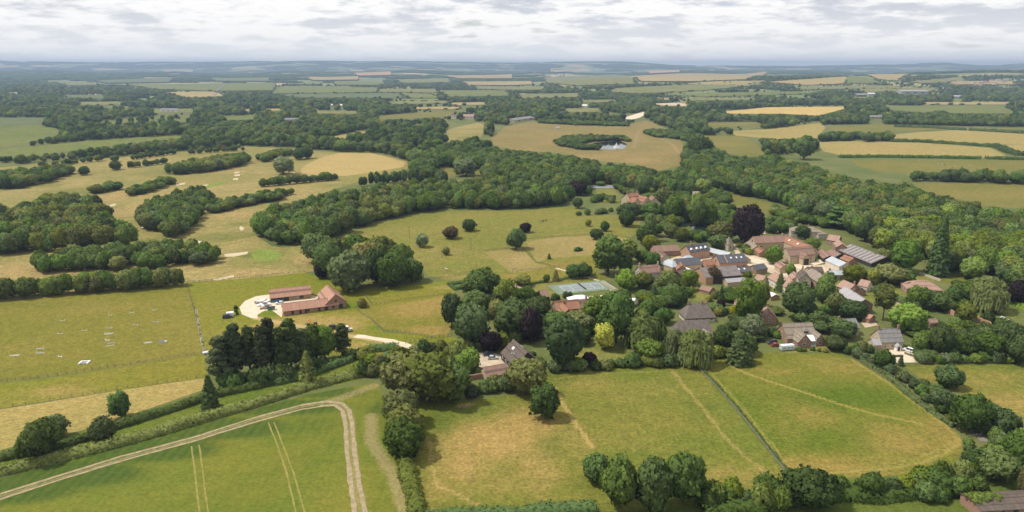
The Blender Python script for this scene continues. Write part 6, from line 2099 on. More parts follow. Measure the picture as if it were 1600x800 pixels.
# ------------------------------------------------------------------ animals: one skinned surface each
def quadruped(name, H, kind):
    """standing grazer, length about 1.5 H; grown from a jointed skeleton"""
    b = H
    J = {'chest': (.45 * b, 0, .72 * b), 'mid': (0, 0, .70 * b), 'hip': (-.5 * b, 0, .75 * b), 'rump': (-.66 * b, 0, .72 * b), 'tail': (-.74 * b, 0, .42 * b),
         'neck': (.72 * b, 0, .82 * b), 'poll': (.95 * b, 0, (.72 if kind == 'cow' else 1.12) * b), 'muzzle': (1.18 * b, 0, (.5 if kind == 'cow' else .95) * b)}
    for s, n in ((-1, 'r'), (1, 'l')):
        J['sh' + n] = (.42 * b, s * .13 * b, .58 * b)
        J['kn' + n] = (.44 * b, s * .13 * b, .30 * b)
        J['fo' + n] = (.42 * b, s * .13 * b, .02)
        J['th' + n] = (-.48 * b, s * .14 * b, .60 * b)
        J['st' + n] = (-.40 * b, s * .14 * b, .44 * b)
        J['ho' + n] = (-.56 * b, s * .13 * b, .27 * b)
        J['hf' + n] = (-.52 * b, s * .13 * b, .02)
    E = [('mid', 'chest'), ('mid', 'hip'), ('hip', 'rump'), ('rump', 'tail'), ('chest', 'neck'), ('neck', 'poll'), ('poll', 'muzzle')]
    for n in 'rl':
        E += [('chest', 'sh' + n), ('sh' + n, 'kn' + n), ('kn' + n, 'fo' + n), ('hip', 'th' + n), ('th' + n, 'st' + n), ('st' + n, 'ho' + n), ('ho' + n, 'hf' + n)]
    R = {'chest': .23, 'mid': .25, 'hip': .21, 'rump': .14, 'tail': .03, 'neck': .15, 'poll': .10, 'muzzle': .065, 'sh': .10, 'kn': .05, 'fo': .045, 'th': .13, 'st': .09, 'ho': .05, 'hf': .045}
    ks = list(J)
    me = bpy.data.meshes.new(name)
    me.from_pydata([J[k] for k in ks], [(ks.index(a), ks.index(c)) for a, c in E], [])
    o = bpy.data.objects.new('tmp', me)
    COL.objects.link(o)
    sk = o.modifiers.new('skin', 'SKIN')
    lay = me.skin_vertices[0] if me.skin_vertices else None
    if lay is None:
        bm = bmesh.new()
        bm.from_mesh(me)
        bm.verts.layers.skin.verify()
        bm.to_mesh(me)
        bm.free()
        lay = me.skin_vertices[0]
    for i, k in enumerate(ks):
        r = R.get(k, R.get(k[:2], .06)) * b
        lay.data[i].radius = (r, r)
    lay.data[ks.index('mid')].use_root = True
    sb = o.modifiers.new('sub', 'SUBSURF')
    sb.levels = sb.render_levels = 1
    dg = bpy.context.evaluated_depsgraph_get()
    out_ = bpy.data.meshes.new_from_object(o.evaluated_get(dg))
    bpy.data.objects.remove(o)
    out_.name = name
    return out_


COW, HORSE = quadruped('cow', 1.4, 'cow'), quadruped('horse', 1.6, 'horse')
ar = random.Random(8)
for k, (px, py, mm) in enumerate([(1466, 257, 0), (1471, 257.5, 0), (1476, 258.5, 1), (1481, 257, 0), (1493, 260, 0), (1503, 262, 1), (1515, 260, 0), (1488, 263, 1), (1459, 255, 0)]):
    me = COW.copy()
    me.materials.clear()
    me.materials.append(M['hide' if mm == 0 else 'hidedark'])
    o = link(bpy.data.objects.new('cow', me))
    o.location = P(px, py)
    o.rotation_euler = (0, 0, ar.uniform(0, 6.28))
    tag(o, ("pale cow grazing in the loose herd on the dry pasture" if mm == 0 else "black cow grazing among pale ones on the dry pasture"), 'cow', 'cattle on the right hand pasture')
for k, (px, py, mm, lb) in enumerate([(848, 347, 'hidebrown', "bay horse standing left of its companion in the upper park"), (853, 345.5, 'hidedark', "black horse standing right of the bay horse in the upper park"),
                                      (698, 423, 'hide', "pale horse beside the bright green patch in the park"), (802, 420.5, 'hide', "pale horse on the parched paddock near the small yellow bush")]):
    me = HORSE.copy()
    me.materials.clear()
    me.materials.append(M[mm])
    o = link(bpy.data.objects.new('horse', me))
    o.location = P(px, py)
    o.rotation_euler = (0, 0, .4 + k)
    tag(o, lb, 'horse')
# ------------------------------------------------------------------ single trees
T = [
    # lower left hedgerow
    ('oak', 64, 722, 60, 62, 'mid', "large rounded bushy tree at the lower left in the double hedgerow"),
    ('round', 88, 688, 36, 38, 'grey', "grey green round tree just behind the large bushy hedgerow tree"),
    ('round', 162, 694, 38, 40, 'grey', "dense grey green hawthorn tree, second of the lower hedge from the left"),
    ('ragged', 190, 656, 32, 44, 'dark', "ragged dark tree with bare stem in the upper hedge"),
    ('cone', 330, 641, 30, 52, 'dark', "dark pointed tree where the upper hedge meets the pine clump"),
    ('cone', 482, 605, 28, 54, 'olive', "slender olive cypress in front of the pine clump"),
    # big hedge bushes by the crop
    ('round', 627, 668, 58, 56, 'olive', "upper of three dense rounded bush trees beside the brown bare strip"),
    ('round', 634, 695, 58, 56, 'olive', "middle of three dense rounded bush trees beside the brown bare strip"),
    ('round', 633, 719, 60, 58, 'mid', "lowest of three dense rounded bush trees beside the brown bare strip"),
    ('ragged', 640, 628, 78, 72, 'olive', "left of the wide feathery willows above the crop corner"),
    ('ragged', 676, 634, 82, 80, 'olive', "middle of the wide feathery willows above the crop corner"),
    ('ragged', 706, 632, 56, 66, 'mid', "right of the wide feathery willows above the dry meadow"),
    ('oak', 822, 622, 62, 60, 'olive', "wide olive green tree hiding the gable foot of the brown roofed house"),
    ('ragged', 852, 659, 46, 56, 'dark', "dark ragged tree standing alone on the dry meadow"),
    ('ash', 881, 580, 56, 82, 'dark', "tall dark dense tree in front of the garden lawn"),
    ('ragged', 945, 549, 30, 44, 'yellow', "bright golden tree at the back of the garden lawn"),
    ('ash', 962, 540, 54, 80, 'dark', "tall dark tree directly behind the golden tree"),
    ('ash', 930, 515, 40, 50, 'mid', "mid green tree left behind the golden tree, above the lawn"),
    ('willow', 1006, 548, 60, 60, 'willow', "large weeping willow left of the dark thatched cottage"),
    ('willow', 1086, 574, 54, 56, 'willow', "weeping willow at the top corner of the two front meadows"),
    ('willow', 1053, 556, 26, 40, 'willow', "narrow pale willow between the two great weeping willows"),
    ('cone', 1155, 571, 44, 52, 'dark', "dark pointed tree at the top left corner of the green pasture"),
    ('oak', 1014, 567, 46, 36, 'mid', "broad dark garden tree under the large weeping willow"),
    # mid left garden trees
    ('ash', 706, 514, 34, 52, 'dark', "dark upright tree at the right end of the tan paddock"),
    ('oak', 750, 468, 60, 46, 'dark', "spreading dark tree between the park and the garden, top of its group"),
    ('oak', 746, 497, 44, 42, 'dark', "dark rounded tree below the spreading dark tree"),
    ('ash', 738, 546, 54, 66, 'grey', "big grey green tree left above the purple tree"),
    ('round', 775, 500, 26, 32, 'cream', "cream flowering small tree between dark garden trees"),
    ('oak', 790, 484, 36, 46, 'olive', "olive green tree right above the cream flowering tree"),
    ('round', 767, 553, 34, 34, 'purple', "dark purple tree behind the parked cars"),
    ('ash', 803, 533, 56, 62, 'mid', "large mid green tree behind the brown roofed house"),
    ('oak', 831, 540, 34, 56, 'purple', "tall dark purple beech right behind the brown roofed house"),
    ('round', 733, 584, 36, 38, 'bright', "bright green tree left of the gravel parking"),
    ('oak', 838, 500, 44, 34, 'mid', "green tree below the purple roofed barn"),
    ('oak', 816, 476, 30, 26, 'dark', "dark tree hiding the foot of the purple roofed barn"),
    ('ash', 905, 521, 46, 32, 'olive', "olive tree in front of the orange farmhouse, right one"),
    ('ash', 872, 519, 44, 28, 'mid', "mid green tree in front of the orange farmhouse, left one"),
    ('ragged', 785, 545, 20, 26, 'lime', "small lime green tree right of the purple tree"),
    # wood clump above the barns
    ('oak', 500, 412, 52, 48, 'mid', "leftmost light topped tree of the clump above the barns"),
    ('oak', 522, 420, 46, 46, 'light', "light green tree at the back of the clump above the barns"),
    ('oak', 549, 458, 66, 64, 'grey', "large grey green front tree of the clump above the barns"),
    ('ash', 514, 436, 40, 54, 'mid', "left front tree of the clump above the barns"),
    ('oak', 590, 445, 46, 54, 'dark', "dark tree in the middle of the clump above the barns"),
    ('oak', 614, 450, 52, 56, 'dark', "dark rounded tree in the right front of the clump above the barns"),
    ('oak', 644, 442, 38, 38, 'dark', "smaller dark tree at the right tip of the clump above the barns"),
    ('oak', 596, 412, 46, 42, 'olive', "olive tree at the back right of the clump above the barns"),
    ('oak', 560, 412, 46, 46, 'mid', "mid green tree in the back middle of the clump above the barns"),
    ('round', 503, 436, 22, 24, 'purple', "small dark purple tree at the left foot of the clump above the barns"),
    ('ash', 572, 430, 42, 50, 'rust', "rusty tinted tree inside the clump above the barns"),
    ('oak', 625, 420, 40, 38, 'mid', "mid green tree behind the dark right end of the clump above the barns"),
    # park
    ('ragged', 660, 387, 20, 22, 'pale', "pale grey open tree alone in the park"),
    ('round', 704, 374, 25, 20, 'copper', "coppery brown round tree in the park"),
    ('round', 733, 362, 21, 19, 'dark', "dark round tree just above the coppery tree in the park"),
    ('round', 697, 399, 12, 13, 'olive', "very small olive tree below the coppery tree in the park"),
    ('oak', 806, 391, 30, 33, 'dark', "dark broad tree at the corner of the parched paddock"),
    ('round', 821, 364, 19, 16, 'purple', "small dark purple tree in the upper park"),
    ('round', 945, 362, 14, 16, 'dark', "small dark tree on a stem in the upper park"),
    ('round', 932, 375, 20, 17, 'dark', "low dark tree at the edge of the parched paddock"),
    ('round', 979, 355, 25, 27, 'dark', "dark round tree below the manor gardens"),
    ('round', 919, 354, 9, 12, 'olive', "tiny olive tree in the upper park below the manor hedge"),
    ('poplar', 950, 432, 46, 62, 'dark', "tall dark poplar like tree left of the three chimney stone house"),
    ('poplar', 981, 412, 28, 38, 'olive', "olive upright tree behind the tall dark poplar"),
    ('poplar', 977, 432, 22, 34, 'dark', "slim dark tree at the foot of the tall dark poplar"),
    ('round', 896, 436, 24, 22, 'dark', "left half of the clipped dark yew above the tennis court"),
    ('round', 911, 435, 26, 23, 'dark', "right half of the clipped dark yew above the tennis court"),
    ('cone', 868, 440, 13, 18, 'rust', "small brownish pointed conifer above the tennis court"),
    ('round', 854, 442, 10, 13, 'mid', "small round tree left of the brownish pointed conifer"),
    ('round', 816, 448, 27, 19, 'lime', "low yellow green tree above the purple roofed barn"),
    ('cone', 858, 405, 7, 9, 'olive', "tiny olive conifer on the tan paddock"),
    # north of the village
    ('oak', 1168, 382, 48, 62, 'purple', "great dark purple copper beech behind the dovecote"),
    ('oak', 1127, 378, 42, 30, 'lime', "spreading yellow green tree left of the great copper beech"),
    ('oak', 1127, 388, 40, 20, 'mid', "low green tree in front of the spreading yellow green tree"),
    ('ash', 1087, 354, 28, 48, 'bright', "bright fresh green tree in front of the church tower"),
    ('oak', 1106, 352, 30, 34, 'mid', "mid green tree right of the bright fresh green tree"),
    ('ash', 1053, 350, 32, 44, 'mid', "mid green tree left of the bright fresh green tree"),
    ('oak', 1066, 345, 24, 36, 'rust', "rusty tinted tree between the mid green and bright trees"),
    ('oak', 1018, 343, 34, 26, 'dark', "dark tree in front of the red roofed lodge"),
    ('oak', 982, 343, 38, 27, 'dark', "dark tree hiding the front of the red manor house"),
    ('ash', 1003, 308, 24, 34, 'mid', "tall green tree directly behind the red manor house"),
    ('ash', 987, 300, 20, 28, 'rust', "rusty tree behind the chimneys of the red manor house"),
    ('oak', 1040, 322, 30, 30, 'olive', "olive tree right of the red roofed lodge"),
    ('oak', 1074, 308, 24, 24, 'mid', "mid green tree left behind the church tower"),
    ('oak', 1098, 305, 28, 26, 'olive', "olive tree right behind the church tower"),
    ('oak', 904, 306, 34, 24, 'purple', "large dark purple tree at the end of the long central wood"),
    ('oak', 919, 306, 14, 16, 'mid', "mid green tree touching the dark purple tree of the central wood"),
    ('oak', 902, 326, 16, 18, 'dark', "dark tree below the dark purple tree, left of the manor garden"),
    ('ash', 1015, 378, 18, 42, 'mid', "upright green tree at the lane above the long brown cottage"),
    ('oak', 1022, 370, 24, 22, 'dark', "dark tree beside the lane above the long brown cottage"),
    ('round', 1016, 392, 26, 24, 'lime', "pale lime round tree left above the long brown cottage"),
    ('oak', 1008, 382, 28, 30, 'mid', "mid green tree behind the pale lime round tree"),
    ('oak', 1047, 372, 24, 22, 'olive', "olive hedge tree above the long brown cottage, first of two"),
    ('oak', 1064, 378, 24, 22, 'olive', "olive hedge tree above the long brown cottage, second of two"),
    ('oak', 1050, 358, 22, 22, 'light', "light green tree by the lane beside the dark pond"),
    ('oak', 1020, 420, 24, 26, 'dark', "dark glossy tree behind the three chimney stone house"),
    ('oak', 1004, 410, 24, 20, 'dark', "dark low tree left behind the three chimney stone house"),
    ('oak', 978, 456, 34, 34, 'bright', "bright green round tree right of the tennis court"),
    ('oak', 1006, 452, 32, 26, 'olive', "olive tree in front of the three chimney stone house"),
    ('oak', 1044, 458, 34, 34, 'light', "light green tree right in front of the three chimney stone house"),
    ('oak', 1076, 448, 28, 26, 'light', "light green tree in front of the ochre gable of the grey sheeted barn"),
    ('oak', 1113, 442, 28, 24, 'copper', "dark coppery tree in front of the grey sheeted barn"),
    ('oak', 1060, 482, 28, 36, 'dark', "dark round tree above the upper thatched cottage"),
    ('cone', 1021, 468, 12, 24, 'dark', "small dark cypress above the white canopy"),
    ('cone', 1126, 478, 13, 32, 'dark', "slim dark conifer right of the upper thatched cottage"),
    ('round', 1126, 484, 14, 16, 'purple', "small purple tree at the foot of the slim dark conifer"),
    ('ash', 1170, 508, 42, 66, 'mid', "large green tree in the middle of the village gardens"),
    ('ash', 1186, 484, 28, 44, 'olive', "olive tree right of the large green garden tree"),
    ('oak', 1176, 530, 42, 36, 'pale', "pale silvery green tree left of the conservatory house"),
    ('oak', 1130, 548, 34, 38, 'dark', "dark tree right of the lower thatched cottage"),
    ('oak', 1166, 556, 34, 30, 'mid', "green tree between the dark pointed tree and the pale silvery tree"),
    ('oak', 1015, 500, 36, 34, 'mid', "green tree over the gravel drive behind the weeping willow"),
    ('oak', 1036, 508, 30, 26, 'dark', "dark low tree left of the thatched cottages"),
    ('oak', 1208, 414, 28, 30, 'mid', "round green tree standing in the great barn court"),
    ('ash', 1246, 502, 50, 56, 'mid', "big domed green tree above the conservatory house"),
    ('ash', 1287, 484, 32, 52, 'mid', "tall green tree right behind the big domed tree"),
    ('oak', 1305, 492, 32, 36, 'light', "light green tree left of the pale slate terrace"),
    ('oak', 1331, 500, 44, 30, 'dark', "dark spreading tree in front of the pale slate terrace"),
    ('cone', 1218, 456, 18, 28, 'dark', "dark conical tree before the faded pink cottage row"),
    ('oak', 1235, 434, 16, 22, 'mid', "small green tree above the tall stone house"),
    ('birch', 1379, 503, 30, 58, 'olive', "tall drooping birch right of the pale slate terrace"),
    ('ragged', 1399, 475, 14, 10, 'yellow', "small bright yellow shrub tree beside the drooping birch"),
    ('oak', 1418, 522, 58, 46, 'bright', "spreading bright green tree behind the stone slate cottage"),
    ('oak', 1432, 484, 34, 38, 'mid', "dense green tree in front of the hipped bungalow, left one"),
    ('oak', 1462, 486, 44, 30, 'dark', "dark green tree in front of the hipped bungalow, right one"),
    ('willow', 1540, 488, 54, 54, 'willow', "large yellow green weeping willow by the walled lawn"),
    ('oak', 1588, 480, 36, 42, 'purple', "dark purple beech at the right edge beside the weeping willow"),
    ('ragged', 1507, 506, 27, 34, 'lime', "small yellow green tree between the two brick garden walls"),
    ('oak', 1489, 482, 34, 36, 'dark', "dark bluish tree left of the weeping willow"),
    ('oak', 1518, 438, 40, 36, 'bright', "bright green tree at the edge of the right hand wood"),
    ('sequoia', 1463, 432, 32, 92, 'dark', "towering dark sequoia at the edge of the right hand wood"),
    ('ash', 1411, 428, 42, 50, 'mid', "tall rounded tree right of the long metal barn"),
    ('round', 1334, 444, 32, 30, 'lime', "lime green tree below the blue grey workshop"),
    ('round', 1363, 446, 22, 26, 'yellow', "yellowish tree right of the lime green tree"),
    ('oak', 1391, 446, 46, 32, 'olive', "wide olive tree above the hipped bungalow"),
    ('cedar', 1312, 358, 46, 34, 'dark', "flat topped dark cedar behind the stone tiled manor"),
    ('oak', 1269, 392, 22, 20, 'mid', "green tree between manor wing and tithe barn"),
    ('oak', 1254, 374, 24, 22, 'dark', "dark tree in front of the stone tiled manor"),
    ('oak', 1378, 412, 26, 24, 'olive', "olive tree at the lower end of the long metal barn"),
    # right field and lower right
    ('round', 1480, 608, 40, 36, 'dark', "round dark tree on a short stem at the edge of the right field"),
    ('round', 1470, 642, 34, 34, 'dark', "dark tree below the round dark tree by the lane"),
    ('oak', 1512, 676, 58, 60, 'mid', "large leafy tree at the right corner of the green pasture"),
    ('round', 1548, 666, 36, 34, 'dark', "dark tree right behind the large leafy corner tree"),
    ('round', 1568, 684, 40, 42, 'dark', "dark tree at the right edge next to the leafy corner tree"),
    ('round', 1380, 578, 28, 30, 'dark', "dark glossy bush tree left of the gravel drive"),
    ('cone', 1407, 572, 11, 16, 'dark', "tiny dark conifer in front of the gravel drive"),
    ('ash', 1468, 560, 32, 52, 'mid', "tall airy tree right of the gravel drive"),
    ('oak', 1438, 552, 28, 32, 'mid', "green tree beside the white car"),
    ('oak', 1495, 556, 40, 34, 'dark', "dark tree right of the tall airy tree"),
    ('oak', 1570, 548, 42, 44, 'dark', "dark tree in the gardens at the right edge"),
    ('oak', 1545, 560, 40, 40, 'mid', "mid green tree in the gardens near the right edge"),
    ('oak', 1592, 572, 40, 46, 'dark', "dark tree at the right frame edge above the right field"),
    ('round', 1304, 549, 34, 24, 'mid', "round tree right of the conservatory house"),
    ('oak', 1316, 530, 40, 30, 'dark', "dark tree between conservatory house and slate cottage"),
    ('round', 931, 757, 44, 44, 'dark', "dark round tree at the left end of the bottom hedge clump"),
    ('oak', 968, 800, 60, 78, 'mid', "tall leafy tree second in the bottom hedge clump"),
    ('oak', 1022, 805, 60, 80, 'mid', "broad tree in the middle of the bottom hedge clump"),
    ('oak', 1066, 790, 66, 78, 'dark', "dark broad tree at the right of the bottom hedge clump"),
    ('oak', 1264, 800, 84, 62, 'dark', "wide dark tree at the foot of the dry stone wall"),
    ('round', 1197, 784, 40, 40, 'dark', "dark tree left of the wide dark tree in the bottom hedge"),
    ('round', 1358, 780, 34, 38, 'mid', "green tree right of the wide dark tree in the bottom hedge"),
    ('round', 1464, 768, 46, 34, 'dark', "dark dense bush tree at the lower edge of the green pasture"),
    ('round', 1588, 730, 50, 50, 'dark', "dark tree mass at the right edge above the ivy barn"),
    ('oak', 1560, 755, 60, 48, 'mid', "green tree directly behind the ivy barn"),
    ('round', 1598, 776, 20, 46, 'rust', "brownish tree rising behind the ivy barn roof"),
    # golf course singles
    ('round', 180, 253, 13, 11, 'dark', "dark round tree on the fairway, upper of two"), ('round', 181, 266, 17, 14, 'dark', "dark round tree on the fairway, lower of two"),
    ('round', 132, 274, 16, 14, 'dark', "dark tree at the tip of the left fairway wood"), ('ragged', 443, 273, 32, 28, 'pale', "pale silvery willow on the golf course by the stubble field"),
    ('round', 468, 250, 18, 18, 'dark', "dark tree left of the stubble field, first of two"), ('round', 480, 248, 18, 18, 'dark', "dark tree left of the stubble field, second of two"),
    ('round', 30, 338, 14, 18, 'dark', "small dark tree left of the large fairway wood"), ('round', 5, 352, 22, 34, 'grey', "grey green tree at the left frame edge on the fairway"),
    ('round', 690, 292, 20, 26, 'dark', "dark tree above the long central wood"), ('ragged', 728, 276, 36, 28, 'pale', "pale feathery tree above the long central wood"),
    ('round', 1243, 232, 0, 0, 'dark', None),
    ('ash', 1256, 250, 30, 36, 'dark', "tall dark tree rising where the right wood begins"),
    ('oak', 1092, 250, 36, 40, 'dark', "dark massed tree at the right end of the dry park"),
]
for r_ in T:
    if r_[6]:
        tree(*r_[:7], None)

# pine clump
pr = random.Random(2)
for k, (x, y, w, h) in enumerate([(348, 604, 42, 76), (372, 598, 40, 88), (392, 590, 38, 78), (412, 594, 40, 82), (424, 584, 36, 84), (440, 588, 38, 74), (456, 584, 42, 82), (474, 578, 36, 62), (357, 588, 34, 60),
                                  (490, 570, 34, 58), (508, 566, 34, 54), (535, 558, 34, 50)]):
    lab = {0: "leftmost dark pine of the clump in front of the barns", 11: "lone dark pine at the right end of the clump before the barns", 9: "lighter pine near the right of the clump before the barns"}.get(k, "dark pine in the middle of the clump in front of the barns")
    tree('pine' if k not in (9, 10) else 'ash', x, y, w * (.8 if k not in (9, 10) else 1), h, 'pine' if k not in (9, 10) else 'mid', lab if k != 10 else "light green leafy tree within the right part of the pine clump", 'pine clump before the barns' if 0 < k < 9 else None)

# ------------------------------------------------------------------ woods
MIXW = [('oak', 'mid', 4), ('ash', 'mid', 4), ('oak', 'dark', 3), ('ash', 'olive', 2), ('oak', 'olive', 2), ('ash', 'light', 1), ('oak', 'grey', 1)]
MIXG = [('oak', 'mid', 4), ('oak', 'olive', 3), ('round', 'mid', 2), ('oak', 'dark', 2), ('ash', 'light', 1), ('oak', 'grey', 1)]
MIXR = [('ash', 'mid', 4), ('ash', 'light', 3), ('ash', 'olive', 2), ('oak', 'mid', 2), ('oak', 'dark', 2), ('oak', 'grey', 1)]
wood([(1128, 296), (1165, 284), (1205, 274), (1240, 270), (1275, 282), (1320, 300), (1370, 308), (1420, 312), (1470, 322), (1530, 336), (1600, 346), (1720, 352), (1720, 465), (1600, 462), (1560, 436), (1500, 424),
      (1478, 428), (1440, 408), (1405, 398), (1385, 396), (1340, 372), (1320, 360), (1300, 352), (1280, 345), (1245, 338), (1225, 322), (1190, 312), (1150, 306)],
     8.6, (12, 18), MIXR, "the broad wood along the right edge", 'trees of the right hand wood', 11)
wood([(396, 358), (420, 344), (470, 334), (540, 318), (600, 306), (660, 302), (730, 296), (800, 298), (860, 302), (892, 310), (892, 320), (820, 327), (700, 327), (640, 334), (600, 345), (560, 357), (505, 378), (470, 386), (440, 384), (410, 374)],
     8.2, (8, 16), MIXG, "the long central wood between golf course and park", 'trees of the long central wood', 12)
wood([(-30, 398), (-30, 372), (0, 360), (45, 342), (80, 326), (120, 320), (148, 328), (165, 348), (172, 358), (216, 384), (160, 386), (110, 392), (50, 398)],
     8.2, (8, 16), MIXG, "the large wood on the left fairway", 'trees of the left fairway wood', 13)
wood([(218, 346), (245, 326), (285, 312), (318, 308), (336, 318), (320, 328), (312, 345), (302, 362), (280, 374), (250, 368), (225, 360)],
     8.0, (9, 13), MIXG, "the heart shaped wood in the middle of the golf course", 'trees of the middle golf wood', 14)
wood([(318, 326), (370, 318), (430, 306), (442, 308), (440, 314), (390, 322), (330, 334)], 7.5, (6, 9), MIXG, "the thin belt right of the middle golf wood", 'trees of the thin golf belt', 15)
wood([(40, 424), (70, 414), (140, 406), (180, 402), (260, 396), (320, 396), (348, 406), (352, 412), (290, 416), (180, 424), (60, 428)],
     7.8, (8, 12), MIXG, "the upper tree row above the jump paddock", 'trees of the upper paddock row', 16)
ROWM = [('oak', 'mid', 3), ('oak', 'olive', 3), ('ash', 'mid', 2), ('oak', 'light', 2)]
tree_row([(-40, 472), (60, 463), (160, 455), (284, 446)], 4.6, (9.5, 12.5), .72, ROWM, "the lower tree row along the jump paddock", 'trees of the lower paddock row', 17)
tree_row([(-40, 469), (60, 460), (160, 452), (270, 444)], 6, (8, 11), .72, ROWM, "the lower tree row along the jump paddock", 'trees of the lower paddock row', 117)
wood([(262, 271), (300, 261), (345, 254), (382, 250), (388, 256), (362, 264), (310, 271), (275, 274)], 8.5, (10, 13), MIXG, "the oval wood on the upper fairway", 'trees of the oval golf wood', 18)
wood([(194, 306), (232, 292), (262, 284), (272, 287), (262, 294), (236, 302), (206, 308)], 8, (6, 9), MIXG, "the small diagonal copse on the fairway", 'trees of the diagonal copse', 19)
wood([(136, 302), (160, 296), (190, 292), (186, 298), (160, 303)], 8, (6, 9), MIXG, "the small copse beside the large fairway wood", 'trees of the small copse', 20)
tree_row([(410, 292), (450, 288), (526, 281)], 4.6, (6, 10), 1.0, MIXG, "the straight row below the stubble field", 'trees of the row below the stubble', 21)
wood([(402, 250), (430, 242), (454, 240), (454, 244), (425, 252), (405, 254)], 9, (8, 10), MIXG, "the short row above the silvery willow", 'trees of the short golf row', 22)
wood([(-40, 300), (-40, 286), (30, 278), (80, 270), (112, 268), (116, 274), (80, 284), (40, 294), (0, 296)], 8.5, (9, 13), MIXG, "the wood at the left fairway edge", 'trees of the left edge wood', 23)
BIR = [('birch', 'pale', 3), ('birch', 'grey', 3), ('poplar', 'grey', 2)]
for k, pts in enumerate(([(560, 292), (600, 288), (672, 283)], [(585, 288), (630, 283), (668, 279)])):
    tree_row(pts, 6, (9, 14), .5, BIR, "the row of pale birches above the central wood", 'birch row', 24 + k)
for k, pts in enumerate(([(294, 241), (340, 238), (380, 235)], [(296, 237), (378, 231)], [(200, 263), (262, 255)], [(208, 250), (276, 240)], [(62, 262), (110, 257), (162, 251)], [(402, 312), (462, 303)])):
    tree_row(pts, 6.2, (5, 8.5), 1.0, MIXG, "the young trees lining the fairways", 'young fairway trees', 25 + k)
# middle distance, behind the central wood
MIXD = [('oak', 'dark', 4), ('oak', 'mid', 4), ('ash', 'dark', 3), ('ash', 'mid', 2), ('oak', 'olive', 2)]
wood([(640, 268), (700, 262), (780, 264), (850, 270), (905, 276), (950, 278), (985, 286), (1030, 288), (1075, 276), (1125, 290), (1128, 302), (1100, 300), (1060, 308), (1000, 300), (960, 300), (955, 288), (930, 290), (895, 304), (860, 298), (790, 292), (700, 288), (650, 285)],
     9.0, (11, 16), MIXD, "the dark wood between central wood and dry park", 'trees of the dark middle wood', 40)
wood([(640, 266), (655, 256), (700, 244), (760, 244), (800, 248), (860, 252), (930, 262), (985, 270), (1030, 278), (1030, 288), (950, 280), (850, 272), (780, 266), (700, 264)],
     9.5, (11, 16), MIXD, "the dark belt below the dry park", 'trees of the dark belt', 41)
wood([(1064, 262), (1072, 240), (1085, 226), (1130, 236), (1180, 254), (1225, 262), (1205, 275), (1130, 292), (1080, 278)], 9.5, (11, 17), MIXD, "the wood left of the right hand wood", 'trees of the joining wood', 42)
# village garden trees
GARD = [('oak', 'mid', 3), ('round', 'olive', 2), ('round', 'dark', 2), ('oak', 'light', 2), ('ragged', 'mid', 1), ('cone', 'dark', 1), ('round', 'grey', 1), ('round', 'rust', 1)]
VILL = [([(760, 478), (850, 474), (868, 500), (850, 535), (800, 540), (770, 500)], 9), ([(862, 500), (935, 490), (965, 478), (968, 505), (930, 535), (870, 545)], 9), ([(985, 470), (1060, 445), (1110, 445), (1060, 470), (1050, 505), (990, 510)], 9),
        ([(1110, 455), (1160, 448), (1200, 450), (1210, 500), (1180, 545), (1120, 550), (1115, 500)], 10), ([(1220, 500), (1290, 490), (1330, 500), (1350, 520), (1350, 548), (1290, 545), (1280, 520)], 9),
        ([(1290, 440), (1310, 440), (1300, 470), (1290, 480)], 8), ([(1350, 440), (1420, 436), (1425, 480), (1440, 500), (1390, 500), (1355, 480)], 9), ([(1425, 510), (1500, 512), (1600, 520), (1600, 566), (1450, 562)], 10),
        ([(1470, 444), (1530, 446), (1515, 480), (1480, 490)], 10), ([(930, 330), (1010, 322), (1120, 322), (1150, 330), (1150, 360), (1118, 352), (1070, 350), (1045, 362), (990, 338), (935, 333)], 10),
        ([(1050, 375), (1110, 365), (1112, 378), (1075, 380)], 8), ([(1180, 352), (1235, 345), (1245, 362), (1200, 366)], 9), ([(930, 290), (1130, 296), (1140, 320), (1010, 318), (960, 300)], 10), ([(1210, 330), (1300, 345), (1300, 358), (1215, 345)], 10)]
for k, (pts, sp) in enumerate(VILL):
    wood(pts, sp * .75, (3, 7.5), GARD, ("the village gardens" if k < 9 else "the parkland round the manor and church"), ('village garden trees' if k < 9 else 'manor and church trees'), 60 + k, 0.9)
# far fields' own trees on the right
for k, (pts, nm) in enumerate([([(1276, 219), (1300, 216), (1312, 217), (1312, 220), (1280, 222)], "the dark clump on the dry pasture, left part"), ([(1312, 218), (1340, 214), (1345, 218), (1320, 221)], "the dark clump on the dry pasture, middle part"),
                               ([(1345, 218), (1390, 216), (1392, 221), (1350, 222)], "the dark clump on the dry pasture, right part"), ([(1420, 282), (1490, 280), (1600, 284), (1720, 284), (1720, 288), (1600, 288), (1490, 285), (1425, 285)], "the tall hedgerow across the right pastures"),
                               ([(1282, 195), (1330, 178), (1360, 180), (1410, 190), (1440, 184), (1470, 180), (1500, 190), (1600, 190), (1720, 194), (1720, 200), (1500, 197), (1360, 194)], "the copse behind the dry pastures"),
                               ([(868, 223), (885, 217), (930, 215), (975, 217), (984, 222), (968, 220), (930, 222), (900, 227), (880, 226)], "the trees behind the reedy pond"), ([(868, 223), (895, 226), (925, 231), (938, 232), (935, 235), (905, 234), (872, 228)], "the bushes before the reedy pond"),
                               ([(842, 190), (900, 191), (980, 195), (982, 198), (900, 196), (845, 193)], "the young plantation on the dry park"), ([(1004, 208), (1030, 205), (1080, 212), (1090, 226), (1060, 218), (1020, 214)], "the thicket right of the dry park")]):
    wood(pts, 9 if k < 5 else 8, (9, 14) if k < 5 else (5, 8), MIXD, nm, 'trees of ' + nm.replace('the ', '', 1), 80 + k, top=False)

